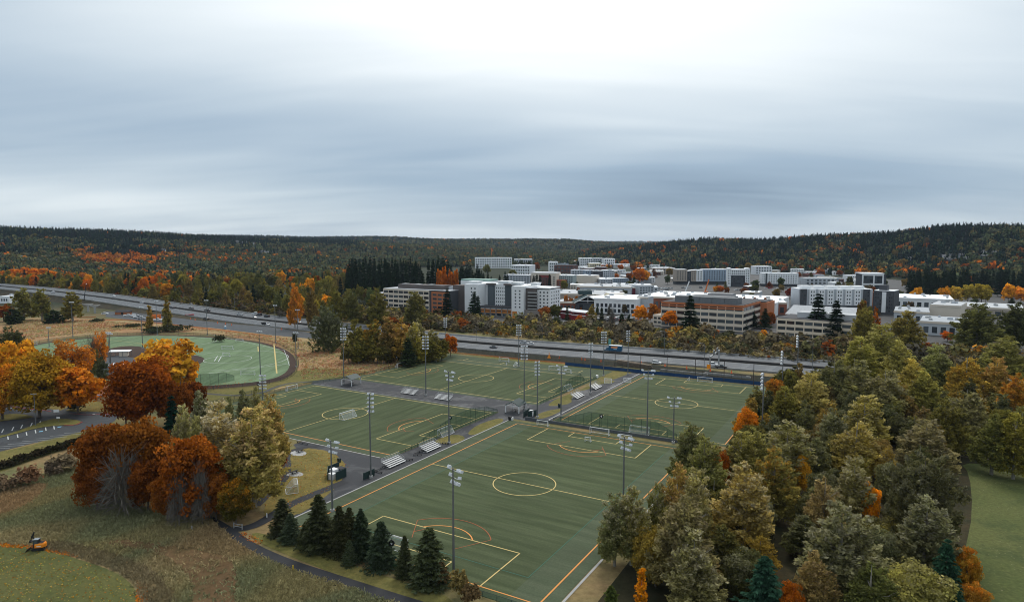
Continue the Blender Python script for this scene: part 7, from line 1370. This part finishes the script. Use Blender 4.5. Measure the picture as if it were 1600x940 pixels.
MB().add([(-14, -2, 10), (0, -2, 17), (14, -2, 10), (-14, 30, 10), (0, 30, 17), (14, 30, 10)], [(0, 1, 4, 3), (1, 2, 5, 4), (3, 4, 5)]).build('roof', M('dark_green_roof', (.04, .07, .075)), r_); MB().bar((-14, -2.2, 10), (0, -2.2, 17), .45, n=4).bar((0, -2.2, 17), (14, -2.2, 10), .45, n=4).bar((-9, -2.2, 12), (9, -2.2, 12), .3, n=4).bar((0, -2.2, 17), (0, -2.2, 10), .3, n=4).build('truss', WHITE, r_); wins(r_, -9, 9, 1, 9, 4, 1, .8, .8, -.03)
MB().box(-7, 7, 20, 34, 17, 21).build('lantern', M('dark_green_roof', (.04, .07, .075)), r_)
# red railway coaches
RED2 = M('coach_red', (.24, .025, .03), .5)
for a, b, lb in (((876, 498), (893, 500), 'red railway coach with pale roof, left one by the mall car park'), ((893, 501), (916, 503.5), 'red railway coach with white stripe and pale roof, right one by the mall car park')):
    r_, w = B(lb, a, b, 'railway_coach', 'railway coach'); MB().box(0, w, 0, 7, .9, 8.6).build('body', RED2, r_); MB().add([(-.4, -.5, 8.6), (w+.4, -.5, 8.6), (w+.4, 7.5, 8.6), (-.4, 7.5, 8.6), (.5, 2.2, 10.2), (w-.5, 2.2, 10.2), (w-.5, 4.8, 10.2), (.5, 4.8, 10.2)], [(0, 1, 5, 4), (1, 2, 6, 5), (2, 3, 7, 6), (3, 0, 4, 7), (4, 5, 6, 7)]).build('roof', ROOFW, r_); MB().box(0, w, -.1, -.02, 5.2, 6.0).build('stripe', WHITE, r_); wins(r_, .8, w-.8, 6.2, 8.2, 7, 1, .6, .7, -.03); MB().box(1, w-1, .6, 6.4, 0, .88).build('undercarriage', BLACK, r_)
# lesser buildings filling the blocks between the landmarks
for i in range(150):
    px = rnd.uniform(812, 1345); py = rnd.choice([rnd.uniform(409, 432), rnd.uniform(409, 445), rnd.uniform(440, 462)])
    if px < 880 and py > 425 or (985 < px < 1050 and 444 < py < 456) or (1050 < px < 1250 and py > 428) or (px > 1250 and py > 450): continue
    d = G(px, py)[1]; wp = rnd.uniform(14, 34)/F*d*(1200/d)**.5; m_ = rnd.choice([WWALL, WWALL, CREAM, GWALL, TAN, DKBRICK, BLUEG]); H = rnd.uniform(6, 13)
    a = G(px, py); b = G(px+wp*F/d, py+.25); r_ = empty('building', (*a, 0), math.atan2(b[1]-a[1], b[0]-a[0])+rnd.choice([0, 0, .35]), 'low building with a flat roof filling the town blocks between the landmarks', 'building', 'low town buildings')
    blk(r_, 0, wp, 0, rnd.uniform(14, 40), 0, H, m_, rnd.choice([ROOFW, ROOFW, ROOFG]), units=1); wins(r_, 1, wp-1, 1.2, H-1, max(3, int(wp/4)), max(1, int(H/3.6)), .6, .5, -.03)
# construction crane arms over the market roofs
for px, py, lb, m_, dx in ((1072, 462, 'white leaning crane boom over the market roofs', WHITE, 4), (1104, 458, 'orange leaning crane boom over the market roofs', ORNET, 3)):
    x, y = G(px, py); r_ = empty('mobile_crane', (x, y, 0), 0, lb, 'crane'); MB().box(-4, 2, -1.3, 1.3, .8, 3).build('chassis', m_, r_); MB().bar((-2, 0, 3), (dx, 0, 20), 1., .8, 4).build('boom', m_, r_)
    for xx in (-3, 0, 1.5):
        for s in (-1, 1): O('wheel', wheel_me, r_, (xx, s*1.2, .5), scale=(1.5, 1.5, 1.5))
x, y = G(768, 410); r_ = empty('tower_crane', (x, y, 0), 0, 'thin orange tower crane mast above the long white flats', 'crane'); MB().bar((0, 0, 0), (0, 0, 57), .9, n=4).build('mast', ORNET, r_); MB().bar((-8, 0, 54), (8, 6, 54), .5, n=4).build('jib', ORNET, r_)
# parked cars of the town
i = 0
for px0, px1, py, st in ((985, 1050, 451, 4.5), (988, 1048, 453.5, 4.7), (930, 1008, 497, 6.5), (936, 1004, 501, 7), (1062, 1100, 450, 5), (1196, 1240, 451, 5.5), (1150, 1185, 454, 5), (1225, 1245, 497, 5)):
    px = px0
    while px < px1:
        if rnd.random() < .8:
            c, cn = rnd.choice([(VW, 'white'), (VBk, 'black'), (VG, 'dark grey'), (VS, 'silver'), (VR, 'red'), (VW, 'white')]); k_ = rnd.choice(['car', 'suv']); vehicle(k_, *G(px, py), .05, rnd.choice([.4, .45, 3.55]), c, f'{cn} {VN[k_].replace("_", " ") if k_ == "car" else "tall car"} parked in a row among the town roofs', 'cars parked in town')
        px += st*rnd.uniform(.9, 1.3)
# houses on the hills
def house(px, py, w, d, h, wall, roof, label, grp='houses on the hillsides', dist=None, yaw=None):
    q = px; x = (q-800)/F*dist; z = float(terr(x, dist))
    r_ = empty('house', (x, dist, z-1), rnd.uniform(-.3, .3) if yaw is None else yaw, label, 'house', grp); MB().box(-w/2, w/2, 0, d, 0, h+1).build('wall', wall, r_)
    MB().add([(-w/2-.6, -.6, h+1), (w/2+.6, -.6, h+1), (w/2+.6, d+.6, h+1), (-w/2-.6, d+.6, h+1), (-w/2-.6, d/2, h+4.6), (w/2+.6, d/2, h+4.6)], [(0, 1, 5, 4), (2, 3, 4, 5), (1, 2, 5), (3, 0, 4), (3, 2, 1, 0)]).build('roof', roof, r_); wins(r_, -w/2+1, w/2-1, 1.5, h+.5, 4, 2, .5, .55, -.03)
HR = M('house_roof', (.13, .135, .145)); BG = M('beige_siding', (.38, .35, .31)); GB = M('blue_grey_siding', (.25, .29, .33))
def atpix(px, py):                                      # where the sight line through a pixel meets the terrain
    for d in np.arange(900, 5000, 6.):
        x = (px-800)/F*d; z = CAMH-d*(py-382.25)/F
        if float(terr(x, d)) >= z-3: return d
    return 2500
for px, py, w, h, wl_, lb in ((1470, 409, 13, 8, BG, 'three storey beige house leftmost of the terrace on the right hill'), (1480, 408, 13, 9, WWALL, 'white gabled house second in the terrace on the right hill'), (1491, 407, 13, 8, GB, 'blue grey house third in the terrace on the right hill'), (1502, 408, 14, 9, BG, 'beige house fourth in the terrace on the right hill'), (1512, 406, 13, 9, WWALL, 'pale house at the right end of the terrace on the right hill'), (1475, 401, 12, 7, WWALL, 'upper white house over the terrace, left'), (1488, 400, 12, 7, BG, 'upper beige house over the terrace, middle'), (1504, 399, 13, 7, GB, 'upper grey house over the terrace, right'), (1539, 404, 13, 10, GB, 'tall grey house standing right of the terrace'), (1538, 394, 12, 7, WWALL, 'white house above the tall grey one'), (1556, 396, 12, 7, BG, 'house among trees near the right end of the hill'),
                         (1578, 422, 14, 6, GB, 'low grey house above the golden maples, left'), (1590, 424, 14, 6, BG, 'low beige house above the golden maples, middle'), (1598, 428, 14, 6, WWALL, 'low white house at the right edge above the maples'), (1252, 415, 14, 6, WWALL, 'white house at the foot of the right hill, left'), (1274, 414, 16, 6, WWALL, 'white house at the foot of the right hill, right'), (1290, 411, 12, 8, GB, 'grey gabled house at the end of the hill street'), (1118, 408, 12, 6, WWALL, 'white house in front of the dark hill, left'), (1124, 409, 12, 6, WWALL, 'white house in front of the dark hill, right'), (1420, 404, 13, 6, GB, 'grey house deep in the right hill woods'),
                         (64, 408, 16, 7, GB, 'grey roofed block under the orange tree line, left'), (76, 411, 16, 7, GB, 'grey roofed block under the orange tree line, middle'), (88, 409, 16, 7, BG, 'grey roofed block under the orange tree line, right'), (33, 403, 16, 7, GB, 'grey house near the left edge under the orange tree line'), (157, 416, 14, 7, GB, 'grey house beside the dark firs on the left hill'), (168, 409, 12, 7, WWALL, 'pale house above the dark firs on the left hill'), (216, 410, 13, 7, GB, 'grey house among orange trees mid left hill'), (254, 393, 16, 10, WWALL, 'tall white house on the left hill'), (258, 402, 14, 6, GB, 'grey house below the tall white one'), (345, 394, 14, 7, GB, 'house showing between trees left of the poplars'), (349, 388, 13, 6, GB, 'small house higher up left of centre'),
                         (372, 378, 16, 7, WWALL, 'white house high in the dark ridge, left'), (383, 379, 16, 7, GB, 'grey house high in the dark ridge, middle'), (396, 381, 16, 7, WWALL, 'white house high in the dark ridge, right'), (409, 395, 18, 10, GB, 'grey clustered house left of centre'), (416, 396, 18, 10, WWALL, 'pale clustered house left of centre'), (5, 378, 14, 7, WWALL, 'pale house at the left edge of the hill'), (18, 376, 12, 6, WWALL, 'small pale house high on the left hill'), (60, 378, 14, 6, GB, 'grey house high on the left hill')):
    d = atpix(px, py); house(px, py, w, 11, h, wl_, HR, lb, dist=d-12)
for a, b, top, lb in (((450, 421), (486, 421), 410, 'long low white roofed school left of the dark grove'), ((488, 421), (500, 421), 409, 'white roofed wing next to the dark grove'), ((520, 421), (545, 421), 411, 'low white building seen at the grove edge'), ((451, 410), (460, 410), 402, 'small white building over the school roof')):
    x0, x1 = a[0], b[0]; d = 1500.; xx = (x0-800)/F*d; w = (x1-x0)/F*d; z = float(terr(xx, d)); zt = CAMH-d*(top-382.25)/F; r_ = empty('building', (xx, d, z-1), 0, lb, 'building'); blk(r_, 0, w, 0, 30, 0, min(8, max(5, zt-z)), WWALL, ROOFW, units=2); wins(r_, 1, w-1, 1.5, min(8, max(5, zt-z))-1.5, 6, 1, .6, .5, -.03)
